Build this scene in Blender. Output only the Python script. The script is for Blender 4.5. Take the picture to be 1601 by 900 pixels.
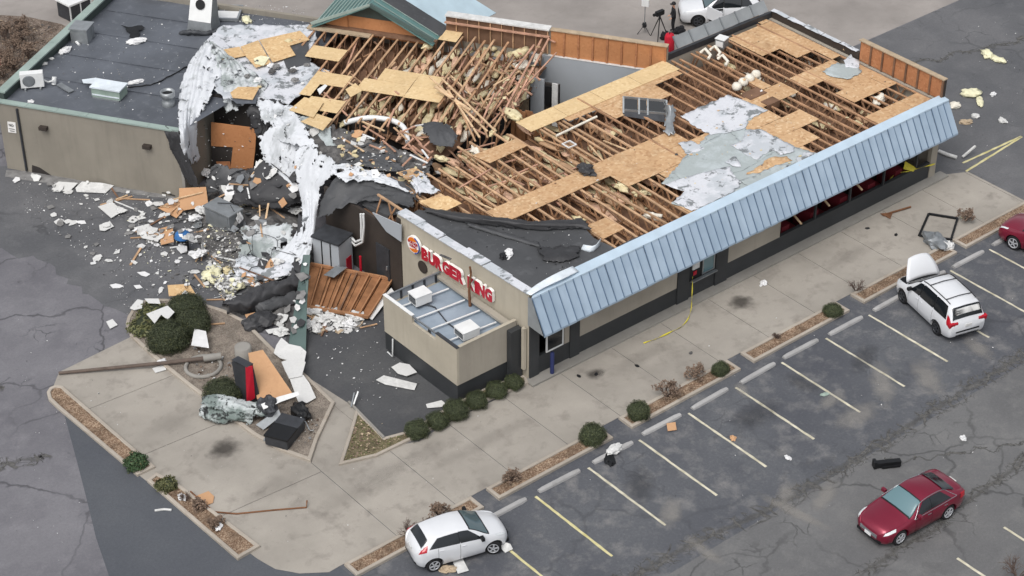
import bpy, bmesh, math, random
from mathutils import Vector, Matrix, noise as mnoise
random.seed(7)
R = math.radians
SC = bpy.context.scene
for _o in list(bpy.data.objects): bpy.data.objects.remove(_o)
COL = SC.collection
# ---------------------------------------------------------------- camera
CAM = Vector((-38.577, -45.183, 50.711)); YAW = 0.879473; PITCH = 0.602452; FPX = 3120.0; PW, PH = 1601.0, 900.0
cd = bpy.data.cameras.new('camera'); cam = bpy.data.objects.new('camera', cd); COL.objects.link(cam)
cam.location = CAM; cam.rotation_euler = (math.pi/2-PITCH, 0, YAW-math.pi/2)
cd.sensor_width = 36; cd.lens = 36*FPX/PW; cd.clip_start = 1; cd.clip_end = 2000
SC.camera = cam
# ---------------------------------------------------------------- overcast daylight
SUN_EL, SUN_AZ = R(58), R(205)        # azimuth: direction towards the sun, counter-clockwise from +X
w = bpy.data.worlds.new('World'); SC.world = w; w.use_nodes = True
nt = w.node_tree; bg = nt.nodes['Background']
sky = nt.nodes.new('ShaderNodeTexSky'); sky.sky_type = 'NISHITA'; sky.sun_disc = False
sky.sun_elevation = SUN_EL; sky.sun_rotation = math.pi/2-SUN_AZ; sky.dust_density = 4.0; sky.ozone_density = 1.0; sky.air_density = 1.0
hs = nt.nodes.new('ShaderNodeHueSaturation'); hs.inputs['Saturation'].default_value = 0.26
nt.links.new(sky.outputs[0], hs.inputs['Color']); nt.links.new(hs.outputs[0], bg.inputs['Color'])
bg.inputs['Strength'].default_value = 0.15
sd = bpy.data.lights.new('sun', 'SUN'); sd.energy = 1.0; sd.angle = R(35); sd.color = (1.0, 0.97, 0.93)
sun = bpy.data.objects.new('sun', sd); COL.objects.link(sun)
sdir = Vector((math.cos(SUN_EL)*math.cos(SUN_AZ), math.cos(SUN_EL)*math.sin(SUN_AZ), math.sin(SUN_EL)))
sun.rotation_euler = sdir.to_track_quat('Z', 'Y').to_euler(); sun.location = (0, 0, 60)
SC.view_settings.view_transform = 'Standard'; SC.view_settings.look = 'None'
SC.view_settings.exposure = 0.22; SC.view_settings.gamma = 1.0; SC.view_settings.use_curve_mapping = False
SC.render.filter_size = 1.9
# ---------------------------------------------------------------- measuring: a photo point on a known plane -> place in the world
_d = Vector((math.cos(PITCH)*math.cos(YAW), math.cos(PITCH)*math.sin(YAW), -math.sin(PITCH)))
_r = Vector((math.sin(YAW), -math.cos(YAW), 0)); _u = _r.cross(_d)
def _ray(px, py): return _d*FPX + _r*(px-PW/2) - _u*(py-PH/2)
def at(px, py, z=0.0):
    v = _ray(px, py); return CAM + v*((z-CAM.z)/v.z)
def atX(px, py, x):
    v = _ray(px, py); return CAM + v*((x-CAM.x)/v.x)
def atY(px, py, y):
    v = _ray(px, py); return CAM + v*((y-CAM.y)/v.y)
TH = R(33); UU = Vector((math.cos(TH), math.sin(TH), 0)); VV = Vector((-math.sin(TH), math.cos(TH), 0))
def uv(u, v, z=0.0): return UU*u + VV*v + Vector((0, 0, z))
def to_uv(p): return p.dot(UU), p.dot(VV)
def atU(px, py, u):                                    # plane of constant u (the wing's long fronts)
    v = _ray(px, py); return CAM + v*((u-CAM.dot(UU))/v.dot(UU))
def atV(px, py, vv):
    v = _ray(px, py); return CAM + v*((vv-CAM.dot(VV))/v.dot(VV))
# ---------------------------------------------------------------- mesh helpers
class MB:
    def __init__(s): s.v = []; s.f = []; s.m = []; s.sm = []
    def add(s, vs, fs, m=0, smooth=False):
        o = len(s.v); s.v += [Vector(p) for p in vs]
        for f in fs: s.f.append([o+i for i in f]); s.m.append(m); s.sm.append(smooth)
        return s
    def box(s, a, b, m=0):                              # axis aligned
        x0, y0, z0 = a; x1, y1, z1 = b
        return s.add([(x0,y0,z0),(x1,y0,z0),(x1,y1,z0),(x0,y1,z0),(x0,y0,z1),(x1,y0,z1),(x1,y1,z1),(x0,y1,z1)],
            [(3,2,1,0),(4,5,6,7),(0,1,5,4),(1,2,6,5),(2,3,7,6),(3,0,4,7)], m)
    def obox(s, c, ax, ay, az, m=0):                    # centre and three half-axes
        c = Vector(c); ax, ay, az = Vector(ax), Vector(ay), Vector(az)
        vs = [c+sx*ax+sy*ay+sz*az for sz in (-1,1) for sx, sy in ((-1,-1),(1,-1),(1,1),(-1,1))]
        return s.add(vs, [(3,2,1,0),(4,5,6,7),(0,1,5,4),(1,2,6,5),(2,3,7,6),(3,0,4,7)], m)
    def bar(s, a, b, w, h, m=0, up=(0,0,1)):            # squared timber from a to b
        a, b = Vector(a), Vector(b); t = (b-a); L = t.length
        if L < 1e-6: return s
        t /= L; side = t.cross(Vector(up))
        if side.length < 1e-3: side = t.cross(Vector((1,0,0)))
        side.normalize(); n = side.cross(t)
        return s.obox((a+b)/2, t*L/2, side*w/2, n*h/2, m)
    def prism(s, poly, z0, z1, m=0, mtop=None):         # flat polygon (xy) between two heights
        n = len(poly); A = sum(poly[i][0]*poly[(i+1)%n][1]-poly[(i+1)%n][0]*poly[i][1] for i in range(n))
        P = list(poly) if A > 0 else list(poly)[::-1]
        vs = [(p[0],p[1],z0) for p in P]+[(p[0],p[1],z1) for p in P]
        s.add(vs, [tuple(range(n))[::-1]]+[(i,(i+1)%n,n+(i+1)%n,n+i) for i in range(n)], m)
        s.add([(p[0],p[1],z1) for p in P], [tuple(range(n))], m if mtop is None else mtop)
        return s
    def slab(s, pts, t, m=0, nrm=None):                 # 3-D polygon with thickness t along its normal
        pts = [Vector(p) for p in pts]; n = len(pts)
        if nrm is None:
            nrm = Vector((0,0,0)); c = sum(pts, Vector())/n
            for i in range(n): nrm += (pts[i]-c).cross(pts[(i+1)%n]-c)
            nrm.normalize()
        q = [p+nrm*t for p in pts]
        return s.add(pts+q, [tuple(range(n))[::-1], tuple(range(n,2*n))]+[(i,(i+1)%n,n+(i+1)%n,n+i) for i in range(n)], m)
    def tube(s, pts, r, seg=8, m=0, caps=True):
        pts = [Vector(p) for p in pts]; n = len(pts); rr = r if isinstance(r,(list,tuple)) else [r]*n
        vs = []; prev = None
        for i, p in enumerate(pts):
            t = (pts[min(i+1,n-1)]-pts[max(i-1,0)]).normalized()
            a = Vector((0,0,1)) if abs(t.z) < .9 else Vector((1,0,0))
            x = t.cross(a).normalized() if prev is None else (prev-t*prev.dot(t)).normalized()
            prev = x; y = t.cross(x)
            vs += [p+(x*math.cos(k*2*math.pi/seg)+y*math.sin(k*2*math.pi/seg))*rr[i] for k in range(seg)]
        fs = [(i*seg+k, i*seg+(k+1)%seg, (i+1)*seg+(k+1)%seg, (i+1)*seg+k) for i in range(n-1) for k in range(seg)]
        s.add(vs, fs, m, True)
        if caps: s.add([vs[k] for k in range(seg)], [tuple(range(seg))[::-1]], m); s.add(vs[-seg:], [tuple(range(seg))], m)
        return s
    def lathe(s, c, prof, seg=16, m=0, axis='z', caps=True):       # profile of (radius, height)
        c = Vector(c); vs = []
        for r_, h in prof:
            for k in range(seg):
                a = k*2*math.pi/seg; x, y = r_*math.cos(a), r_*math.sin(a)
                vs.append(c+Vector({'z':(x,y,h),'y':(x,h,-y),'x':(h,x,y)}[axis]))
        n = len(prof)
        s.add(vs, [(i*seg+k, i*seg+(k+1)%seg, (i+1)*seg+(k+1)%seg, (i+1)*seg+k) for i in range(n-1) for k in range(seg)], m, True)
        if caps: s.add(vs[:seg], [tuple(range(seg))[::-1]], m); s.add(vs[-seg:], [tuple(range(seg))], m)
        return s
    def grid(s, G, m=0, smooth=True, flip=False):       # rows of points
        nr, nc = len(G), len(G[0]); vs = [p for row in G for p in row]
        fs = [(i*nc+j, i*nc+j+1, (i+1)*nc+j+1, (i+1)*nc+j) for i in range(nr-1) for j in range(nc-1)]
        if flip: fs = [f[::-1] for f in fs]
        return s.add(vs, fs, m, smooth)
    def mesh(s, name, mats, org=Vector()):
        me = bpy.data.meshes.new(name); me.from_pydata([tuple(p-org) for p in s.v], [], s.f)
        for m_ in (mats if isinstance(mats,(list,tuple)) else [mats]): me.materials.append(MAT[m_] if isinstance(m_, str) else m_)
        me.polygons.foreach_set('material_index', s.m); me.polygons.foreach_set('use_smooth', s.sm)
        me.update(); return me
def tag(o, label=None, cat=None, group=None, kind=None):
    if label: o['label'] = label
    if cat: o['category'] = cat
    if group: o['group'] = group
    if kind: o['kind'] = kind
    return o
def thing(name, label, cat, loc=(0,0,0), rz=0, group=None):
    o = bpy.data.objects.new(name, None); COL.objects.link(o); o.empty_display_size = .3
    o.location = loc; o.rotation_euler = (0, 0, rz); return tag(o, label, cat, group)
def worg(o):
    p = Vector(o.location)
    while o.parent: o = o.parent; p += Vector(o.location)
    return p
def part(parent, name, mb, mats, label=None, local=False):
    org = Vector() if local else worg(parent)
    o = bpy.data.objects.new(name, mb.mesh(name, mats, org)); COL.objects.link(o); o.parent = parent
    if label: o['label'] = label
    return o
def single(name, mb, mats, label=None, cat=None, group=None, kind=None):
    n = max(1, len(mb.v)); c = sum(mb.v, Vector())/n; c.z = min(p.z for p in mb.v)
    o = bpy.data.objects.new(name, mb.mesh(name, mats, c)); COL.objects.link(o); o.location = c
    return tag(o, label, cat, group, kind)
def copy_tree(o, parent=None):
    c = o.copy(); COL.objects.link(c); c.parent = parent
    for ch in o.children: copy_tree(ch, c)
    return c
def solidify(o, t=.012):
    m = o.modifiers.new('thickness', 'SOLIDIFY'); m.thickness = t; m.offset = -1; return o
def inset(poly, dd):
    n = len(poly); A = sum(poly[i][0]*poly[(i+1)%n][1]-poly[(i+1)%n][0]*poly[i][1] for i in range(n)); sg = 1 if A > 0 else -1
    out = []
    for i in range(n):
        p0, p1, p2 = Vector(poly[i-1][:2]), Vector(poly[i][:2]), Vector(poly[(i+1)%n][:2])
        e1 = (p1-p0).normalized(); e2 = (p2-p1).normalized()
        n1 = Vector((-e1.y, e1.x))*sg; n2 = Vector((-e2.y, e2.x))*sg
        b = n1+n2; k = b.dot(n1)
        out.append(p1 + b*(dd/max(k, .25)))
    return out
def inpoly(x, y, poly):
    c = False; n = len(poly)
    for i in range(n):
        x0, y0 = poly[i][0], poly[i][1]; x1, y1 = poly[i-1][0], poly[i-1][1]
        if (y0 > y) != (y1 > y) and x < (x1-x0)*(y-y0)/(y1-y0)+x0: c = not c
    return c
def rough_edge(poly, step, amp, seed=0):                # ragged torn outline
    rnd = random.Random(seed); out = []; n = len(poly)
    for i in range(n):
        a, b = Vector(poly[i]), Vector(poly[(i+1)%n]); k = max(1, int((b-a).length/step))
        for j in range(k):
            p = a.lerp(b, j/k); q = Vector([rnd.uniform(-amp, amp) for _ in range(len(p))])
            if len(p) == 3: q.z *= 0.2
            out.append(p+q if j else p+q*.5)
    return out
def crom(P, t):                                         # Catmull-Rom through points
    n = len(P)-1; x = min(max(t,0),1)*n; i = min(int(x), n-1); f = x-i
    p0, p1, p2, p3 = P[max(i-1,0)], P[i], P[i+1], P[min(i+2,n)]
    return .5*((2*p1)+(-p0+p2)*f+(2*p0-5*p1+4*p2-p3)*f*f+(-p0+3*p1-3*p2+p3)*f**3)
def surf(rows, nu, nv):                                 # smooth surface through a net of points
    cols = [[crom(r_, j/(nv-1)) for j in range(nv)] for r_ in rows]
    return [[crom([c[j] for c in cols], i/(nu-1)) for j in range(nv)] for i in range(nu)]
# ---------------------------------------------------------------- materials
MAT = {}
def lin(c): 
    f = lambda x: x/12.92 if x <= .04045 else ((x+.055)/1.055)**2.4
    return tuple(f(x/255) for x in c)+(1,)
class N:
    def __init__(s, name):
        s.mat = bpy.data.materials.new(name); s.mat.use_nodes = True; s.t = s.mat.node_tree; s.n = s.t.nodes; s.b = s.n['Principled BSDF']
        MAT[name] = s.mat; s._p = None
    def node(s, ty, **kw):
        x = s.n.new('ShaderNode'+ty)
        for k, v_ in kw.items(): setattr(x, k, v_)
        return x
    def link(s, a, b): s.t.links.new(a, b)
    def pos(s):
        if s._p is None: s._p = s.node('NewGeometry').outputs['Position']
        return s._p
    def obj(s): return s.node('TexCoord').outputs['Object']
    def mapping(s, src, scale=(1,1,1), rot=(0,0,0)):
        m = s.node('Mapping'); m.inputs['Scale'].default_value = scale; m.inputs['Rotation'].default_value = rot; s.link(src, m.inputs[0]); return m.outputs[0]
    def noise(s, sc, det=4, rough=.55, vec=None, dist=0):
        x = s.node('TexNoise'); x.inputs['Scale'].default_value = sc; x.inputs['Detail'].default_value = det; x.inputs['Roughness'].default_value = rough; x.inputs['Distortion'].default_value = dist
        s.link(vec or s.pos(), x.inputs['Vector']); return x.outputs['Fac']
    def vor(s, sc, feat='DISTANCE_TO_EDGE', vec=None, out=0):
        x = s.node('TexVoronoi', feature=feat); x.inputs['Scale'].default_value = sc; s.link(vec or s.pos(), x.inputs['Vector']); return x.outputs[out]
    def ramp(s, fac, stops, interp='LINEAR'):
        x = s.node('ValToRGB'); e = x.color_ramp; e.interpolation = interp
        while len(e.elements) < len(stops): e.elements.new(.5)
        for el, (p, c) in zip(e.elements, stops):
            el.position = p; el.color = c if isinstance(c, tuple) else (c,c,c,1)
        s.link(fac, x.inputs[0]); return x.outputs[0]
    def mix(s, fac, a, b, mode='MIX'):
        x = s.node('Mix', data_type='RGBA', blend_type=mode)
        for src, i in ((fac, 0), (a, 6), (b, 7)):
            if isinstance(src, (int,float)): x.inputs[i].default_value = src
            elif isinstance(src, tuple): x.inputs[i].default_value = src
            else: s.link(src, x.inputs[i])
        return x.outputs[2]
    def math(s, op, a, b=None):
        x = s.node('Math', operation=op)
        for i, q in enumerate((a, b)):
            if q is None: continue
            if isinstance(q, (int,float)): x.inputs[i].default_value = q
            else: s.link(q, x.inputs[i])
        return x.outputs[0]
    def warp(s, amt, sc, vec=None):
        x = s.node('TexNoise'); x.inputs['Scale'].default_value = sc; x.inputs['Detail'].default_value = 4; s.link(vec or s.pos(), x.inputs['Vector'])
        m = s.node('VectorMath', operation='MULTIPLY_ADD'); m.inputs[1].default_value = (amt,)*3
        s.link(x.outputs['Color'], m.inputs[0]); s.link(vec or s.pos(), m.inputs[2]); return m.outputs[0]
    def done(s, col, rough=.8, bump=None, bs=.3, bd=.02, metal=0, spec=.35):
        b = s.b
        if isinstance(col, tuple): b.inputs['Base Color'].default_value = col
        else: s.link(col, b.inputs['Base Color'])
        if isinstance(rough, (int,float)): b.inputs['Roughness'].default_value = rough
        else: s.link(rough, b.inputs['Roughness'])
        b.inputs['Metallic'].default_value = metal; b.inputs['Specular IOR Level'].default_value = spec
        if bump is not None:
            x = s.node('Bump'); x.inputs['Strength'].default_value = bs; x.inputs['Distance'].default_value = bd
            s.link(bump, x.inputs['Height']); s.link(x.outputs[0], b.inputs['Normal'])
        return s.mat
def plain(name, c, rough=.7, var=.15, sc=3.0, metal=0, bs=.15, spec=.35, sc2=22., c2=None, perobj=0.0):
    m = N(name); a = lin(c); n1 = m.noise(sc, 5); n2 = m.noise(sc2, 3)
    f = m.ramp(n1, [(.3, 0.0), (.7, 1.0)])
    lo = tuple(x*(1-var) for x in a[:3])+(1,); hi = lin(c2) if c2 else tuple(min(1, x*(1+var*.7)) for x in a[:3])+(1,)
    col = m.mix(f, lo, hi); col = m.mix(m.math('MULTIPLY', m.ramp(n2, [(.35, 1.0), (.65, 0.0)]), var*.8), col, tuple(x*.6 for x in a[:3])+(1,))
    if perobj:
        oi = m.node('ObjectInfo').outputs['Random']
        col = m.mix(m.math('MULTIPLY', oi, perobj), col, tuple(x*.45 for x in a[:3])+(1,))
    return m.done(col, rough, n2, bs, .01, metal, spec)
def asphalt(name, c, cl, cd_, crack, crack_sc=.22, mask=(.45,.6), blot=.35, wet=.0):
    m = N(name); n1 = m.noise(.16, 6, .6); n2 = m.noise(.9, 5, .65); n3 = m.noise(38, 2, .8); n5 = m.noise(9, 4, .75)
    col = m.mix(m.ramp(n1, [(.38, 0.0), (.62, 1.0)]), lin(cd_), lin(c))
    col = m.mix(m.math('MULTIPLY', m.ramp(n2, [(.5, 0.0), (.72, 1.0)]), blot), col, lin(cl))
    n4 = m.noise(.42, 4, .6, m.warp(2.2, .35))
    col = m.mix(m.math('MULTIPLY', m.ramp(n4, [(.36, 1.0), (.46, 0.0)]), blot*.9), col, lin(cd_))
    col = m.mix(m.math('MULTIPLY', m.ramp(n3, [(.3, 1.0), (.55, 0.0)]), .42), col, tuple(x*.55 for x in lin(cd_)[:3])+(1,))
    col = m.mix(m.math('MULTIPLY', m.ramp(n5, [(.36, 1.0), (.56, 0.0)]), .22), col, tuple(x*.6 for x in lin(cd_)[:3])+(1,)); col = m.mix(m.math('MULTIPLY', m.ramp(n5, [(.58, 0.0), (.72, 1.0)]), .25), col, lin(cl))
    if crack:
        wv = m.warp(1.6, .6); e1 = m.vor(crack_sc, vec=wv); wv2 = m.warp(.35, 2.5, wv); e2 = m.vor(crack_sc*4.2, vec=wv2)
        l1 = m.ramp(e1, [(.004, 1.0), (.016, 0.0)]); l2 = m.ramp(e2, [(.01, 1.0), (.045, 0.0)])
        mk = m.ramp(m.noise(.12, 3), [(mask[0], 0.0), (mask[1], 1.0)]); mk2 = m.ramp(m.noise(.33, 4), [(.56, 0.0), (.64, 1.0)])
        l2 = m.math('MULTIPLY', l2, mk2); l1 = m.math('MULTIPLY', l1, mk)
        ln = m.math('MULTIPLY', m.math('MAXIMUM', l1, l2), crack)
        col = m.mix(ln, col, tuple(x*.38 for x in lin(cd_)[:3])+(1,))
    rg = m.ramp(n1, [(.3, .62), (.7, .92)])
    return m.done(col, rg, n3, .5, .008, 0, .3)
asphalt('asphalt_old', (122,121,125), (138,136,140), (102,101,106), .7, .2, (.42,.55), .5)
asphalt('asphalt_rear', (107,107,109), (126,126,127), (88,89,92), .5, .16, (.5,.62))
asphalt('asphalt_lot', (95,97,101), (138,136,134), (79,81,87), .3, .16, (.5,.62), .7)
asphalt('asphalt_aisle', (113,113,113), (131,130,128), (98,98,99), .6, .2, (.42,.55), .45)
asphalt('asphalt_new', (88,91,96), (98,100,104), (80,83,89), 0, blot=.25)
asphalt('asphalt_seal', (86,87,88), (104,103,103), (72,73,76), 0, blot=.35)
def alpha_mat(name, c, kind):
    m = N(name); out = m.n['Material Output']; tr = m.node('BsdfTransparent'); mx = m.node('MixShader')
    if kind == 'crack':
        wv = m.warp(.5, 1.4); e1 = m.vor(.9, vec=wv); e2 = m.vor(3.2, vec=m.warp(.25, 4, wv)); sg = m.noise(.7, 3)
        l_ = m.math('MAXIMUM', m.ramp(e1, [(.01, 1.0), (.05, 0.0)]), m.math('MULTIPLY', m.ramp(e2, [(.015, 1.0), (.06, 0.0)]), m.ramp(sg, [(.42, 0.0), (.52, 1.0)])))
        oc = m.node('TexCoord').outputs['UV']; sx_ = m.node('SeparateXYZ'); m.link(oc, sx_.inputs[0]); y = sx_.outputs[1]
        fe = m.math('MULTIPLY', m.ramp(y, [(0.0, 0.0), (.5, 1.0), (1.0, 0.0)]), 1.0); core = m.ramp(m.math('ADD', fe, m.math('MULTIPLY', m.math('SUBTRACT', m.noise(2.2, 5), .5), .5)), [(.74, 0.0), (.95, 1.0)])
        al = m.math('MINIMUM', m.math('ADD', m.math('MULTIPLY', l_, m.ramp(m.math('ADD', fe, m.math('MULTIPLY', m.math('SUBTRACT', m.noise(1.1, 4), .5), .9)), [(.3, 0.0), (.65, 1.0)])), m.math('MULTIPLY', core, .45)), .75)
        m.done(m.ramp(m.noise(5, 4), [(.35, lin(c)), (.7, lin(tuple(x*1.5 for x in c)))]), .95)
    else:
        oc = m.node('TexCoord').outputs['UV']; v = m.node('VectorMath', operation='LENGTH'); m.link(oc, v.inputs[0]); r_ = m.math('ADD', v.outputs['Value'], m.math('MULTIPLY', m.math('SUBTRACT', m.noise(2.4, 5), .5), .9))
        al = m.math('MULTIPLY', m.ramp(r_, [(.25, 1.0), (.85, 0.0)]), {'stain': .62, 'dust': .4, 'faint': .12, 'damp': .36}[kind]); m.done(lin(c), .8)
    m.link(al, mx.inputs[0]); m.link(tr.outputs[0], mx.inputs[1]); m.link(m.b.outputs[0], mx.inputs[2]); m.link(mx.outputs[0], out.inputs['Surface'])
alpha_mat('crack_web', (76,75,73), 'crack'); alpha_mat('oil', (66,62,58), 'stain'); alpha_mat('dust', (158,154,148), 'dust'); alpha_mat('damp', (70,71,74), 'damp'); alpha_mat('grime', (84,79,74), 'faint')
def concrete(name, c, stain, amt=.5):
    m = N(name); n1 = m.noise(.22, 5, .6); n2 = m.noise(1.3, 6, .65, m.warp(.8, .5)); n3 = m.noise(30, 3, .7)
    a = lin(c); col = m.mix(m.ramp(n1, [(.35, 0.0), (.65, 1.0)]), tuple(x*.76 for x in a[:3])+(1,), tuple(x*1.07 for x in a[:3])+(1,))
    col = m.mix(m.math('MULTIPLY', m.ramp(n2, [(.52, 0.0), (.75, 1.0)]), amt), col, lin(stain))
    oi = m.node('ObjectInfo').outputs['Random']
    col = m.mix(m.math('MULTIPLY', oi, .16), col, tuple(x*.7 for x in a[:3])+(1,))
    col = m.mix(m.math('MULTIPLY', m.ramp(n3, [(.3, 1.0), (.6, 0.0)]), .22), col, tuple(x*.6 for x in a[:3])+(1,))
    return m.done(col, .85, n3, .25, .006, 0, .3)
concrete('concrete', (162,156,147), (122,116,109), .8); concrete('concrete_rear', (152,146,141), (124,118,113), .4)
concrete('kerb', (176,167,155), (140,124,108), .6); concrete('stop_block', (173,172,171), (132,130,128), .7)
concrete('cement', (150,147,141), (112,107,100), .5)
def mulch(name, a, b, c_):
    m = N(name); v = m.vor(26, 'F1', out=1); n = m.noise(2.2, 5)
    s_ = m.node('SeparateColor'); m.link(v, s_.inputs[0])
    col = m.ramp(s_.outputs[0], [(0.1, lin(a)), (.5, lin(b)), (.9, lin(c_))])
    col = m.mix(m.math('MULTIPLY', m.ramp(n, [(.4, 0.0), (.68, 1.0)]), .6), col, lin(tuple(x*.62 for x in a)))
    return m.done(col, .95, m.vor(26, 'F1', out=0), .8, .03, 0, .1)
mulch('mulch', (112,90,74), (140,117,98), (172,152,130)); mulch('mulch_dark', (84,68,60), (110,92,82), (140,124,110))
mulch('dirt', (138,128,118), (152,143,132), (120,110,101)); mulch('dry_grass', (120,112,88), (98,96,72), (142,128,104)); mulch('dead_leaves', (96,84,76), (122,108,98), (150,138,126))
def stucco(name, c, amt):                                # render with rain streaks, scuffs and faint sheet joints
    m = N(name); a = lin(c); n1 = m.noise(.5, 5); st_ = m.noise(2.6, 5, .65, m.mapping(m.pos(), (1,1,.10))); n2 = m.noise(16, 3); sc_ = m.noise(1.4, 7, .7)
    col = m.mix(m.ramp(n1, [(.35, 0.0), (.65, 1.0)]), tuple(x*.88 for x in a[:3])+(1,), tuple(x*1.05 for x in a[:3])+(1,))
    col = m.mix(m.math('MULTIPLY', m.ramp(st_, [(.5, 0.0), (.72, 1.0)]), amt), col, tuple(x*.55 for x in a[:3])+(1,))
    col = m.mix(m.math('MULTIPLY', m.ramp(sc_, [(.64, 0.0), (.72, 1.0)]), amt), col, tuple(x*.6 for x in a[:3])+(1,))
    return m.done(col, .92, n2, .15, .01, 0, .3)
stucco('stucco', (162,155,143), .25); stucco('stucco_wing', (142,136,125), .25); stucco('stucco_lit', (176,168,152), .25)  # the palest tan has sunlight on the left-facing walls put into its colour
plain('dark_paint', (56,58,60), .6, .2, .8); plain('dark_brown', (62,55,50), .7, .25, .9)
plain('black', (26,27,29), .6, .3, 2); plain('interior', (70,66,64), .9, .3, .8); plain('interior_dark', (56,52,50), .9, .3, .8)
plain('maroon', (110,38,46), .45, .15, 2); plain('blue_post', (42,50,92), .5, .1); plain('grey_wall', (165,170,175), .85, .08, .4)
def roofing(name, c, cl, amt=.5, rough=.75):            # rubber or felt roof sheet with seams worn lighter
    m = N(name); n1 = m.noise(.35, 6, .6); n2 = m.noise(2.2, 5, .65); n3 = m.noise(26, 3, .7); a = lin(c)
    col = m.mix(m.ramp(n1, [(.35, 0.0), (.66, 1.0)]), tuple(x*.72 for x in a[:3])+(1,), tuple(x*1.15 for x in a[:3])+(1,))
    col = m.mix(m.math('MULTIPLY', m.ramp(n2, [(.55, 0.0), (.75, 1.0)]), amt), col, lin(cl))
    sp = m.vor(7, 'F1', out=0); col = m.mix(m.math('MULTIPLY', m.ramp(sp, [(.03, 1.0), (.06, 0.0)]), .6), col, lin((168,172,176)))
    return m.done(col, m.ramp(n1, [(.3, rough-.2), (.7, rough+.1)]), n2, .35, .03, 0, .35)
roofing('roof_dark', (90,94,101), (124,128,134), .55, .5); roofing('membrane_black', (76,77,79), (104,105,107), .45, .6)
roofing('membrane_deep', (58,58,60), (82,83,84), .4, .6)
def torn(name, c, spot, lo=.60, hi=.63, sc=2.2, grey=(160,166,170), gl=.52, st=1.0):   # white roofing with scuffs and torn-through patches
    m = N(name); wv = m.warp(.5, 1.7, m.mapping(m.pos(), (1,1,st))); n1 = m.noise(sc, 7, .72, wv); n2 = m.noise(.8, 5, .6, wv); n3 = m.noise(9, 4, .7, m.mapping(m.pos(), (1,1,st)))
    a = lin(c); col = m.mix(m.ramp(n2, [(gl, 0.0), (gl+.1, 1.0)]), a, lin(grey))
    col = m.mix(m.math('MULTIPLY', m.ramp(n3, [(.35, 1.0), (.6, 0.0)]), .25), col, tuple(x*.72 for x in a[:3])+(1,))
    col = m.mix(m.ramp(n1, [(lo, 0.0), (hi, 1.0)]), col, lin(spot))
    return m.done(col, .7, n1, .4, .02, 0, .3)
torn('membrane_white', (206,208,213), (122,126,128), .545, .60, 1.5, (184,189,194), .48); torn('membrane_drape', (206,209,213), (112,115,117), .59, .65, 1.5, (170,174,176), .54, .3)
torn('crumpled_metal', (186,192,192), (44,46,46), .53, .58, 2.6, (110,122,118), .46); torn('membrane_grey', (164,172,172), (128,134,134), .62, .7, .9, (178,186,188), .5); torn('foil_drape', (196,200,202), (66,68,70), .55, .62, 1.7, (146,154,152), .45, .35)
torn('board_white', (208,208,206), (150,148,142), .64, .7, 2.5, (208,208,204), .55)
def osb(name, c, dark, light, flake=1.0, stain=.3):
    m = N(name); mv = m.mapping(m.pos(), (1,1,1)); v = m.vor(9, 'F1', out=1, vec=m.warp(.1, 6)); s_ = m.node('SeparateColor'); m.link(v, s_.inputs[0])
    col = m.ramp(s_.outputs[0], [(0.0, lin(dark)), (.3, lin(c)), (.75, lin(c)), (1.0, lin(light))])
    col = m.mix(1-flake, col, lin(c)); n = m.noise(.7, 6, .62); n2 = m.noise(3, 6, .7)
    col = m.mix(m.math('MULTIPLY', m.ramp(n, [(.5, 0.0), (.72, 1.0)]), stain), col, lin(tuple(x*.72 for x in dark)))
    col = m.mix(m.ramp(n2, [(.66, 0.0), (.72, 1.0)]), col, lin(tuple(x*.5 for x in dark)))
    oi = m.node('ObjectInfo').outputs['Random']; col = m.mix(m.math('MULTIPLY', oi, .3), col, lin(dark))
    return m.done(col, .85, n2, .2, .01, 0, .2)
osb('osb', (208,176,132), (184,148,106), (224,200,158), .75, .3); osb('osb_main', (198,164,126), (172,134,98), (218,192,156), .85, .45)
osb('osb_orange', (190,134,92), (168,112,74), (206,152,108), .3, .25); osb('osb_red', (176,122,86), (146,96,66), (198,146,108), .5, .45)
osb('osb_pale', (216,190,146), (194,164,122), (230,208,168), .6, .25); osb('cardboard', (192,152,116), (172,130,96), (206,168,130), .2, .2)
def wood(name, c, v=.3):
    m = N(name); a = lin(c); oi = m.node('ObjectInfo').outputs['Random']; n1 = m.noise(1.7, 5, .6); n2 = m.noise(14, 4, .6)
    col = m.mix(m.ramp(n1, [(.35, 0.0), (.65, 1.0)]), tuple(x*.62 for x in a[:3])+(1,), tuple(min(1, x*1.12) for x in a[:3])+(1,))
    col = m.mix(m.math('MULTIPLY', n2, .35), col, tuple(x*.55 for x in a[:3])+(1,))
    col = m.mix(m.math('MULTIPLY', oi, v), col, tuple(x*.42 for x in a[:3])+(1,))
    return m.done(col, .8, n2, .2, .006, 0, .2)
wood('lumber', (214,176,140), .5); wood('lumber_brown', (196,154,120), .5); wood('web_brown_shaded', (160,124,98), .4); wood('lumber_light', (228,196,158), .15); wood('lumber_dark', (134,104,84)); wood('lumber_web_shaded', (184,142,108), .35); wood('lumber_pink', (204,160,136), .3); wood('fence_wood', (162,116,82), .35); wood('frame_wood', (182,134,98), .3)  # web tones are the chord timber darkened for shade below the top chords
plain('insul_yellow', (218,202,156), .95, .25, 4, bs=.6, c2=(228,216,180)); plain('insul_pink', (222,184,156), .95, .25, 4, bs=.6); plain('insul_white', (226,220,206), .95, .18, 4, bs=.6)
plain('foam_cream', (228,224,190), .9, .2, 3, bs=.4); plain('paper_white', (218,218,218), .8, .1, 3); plain('plaster', (206,206,204), .9, .18, 4, bs=.4); plain('plaster_tan', (176,158,134), .9, .2, 3, bs=.4)
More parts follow.
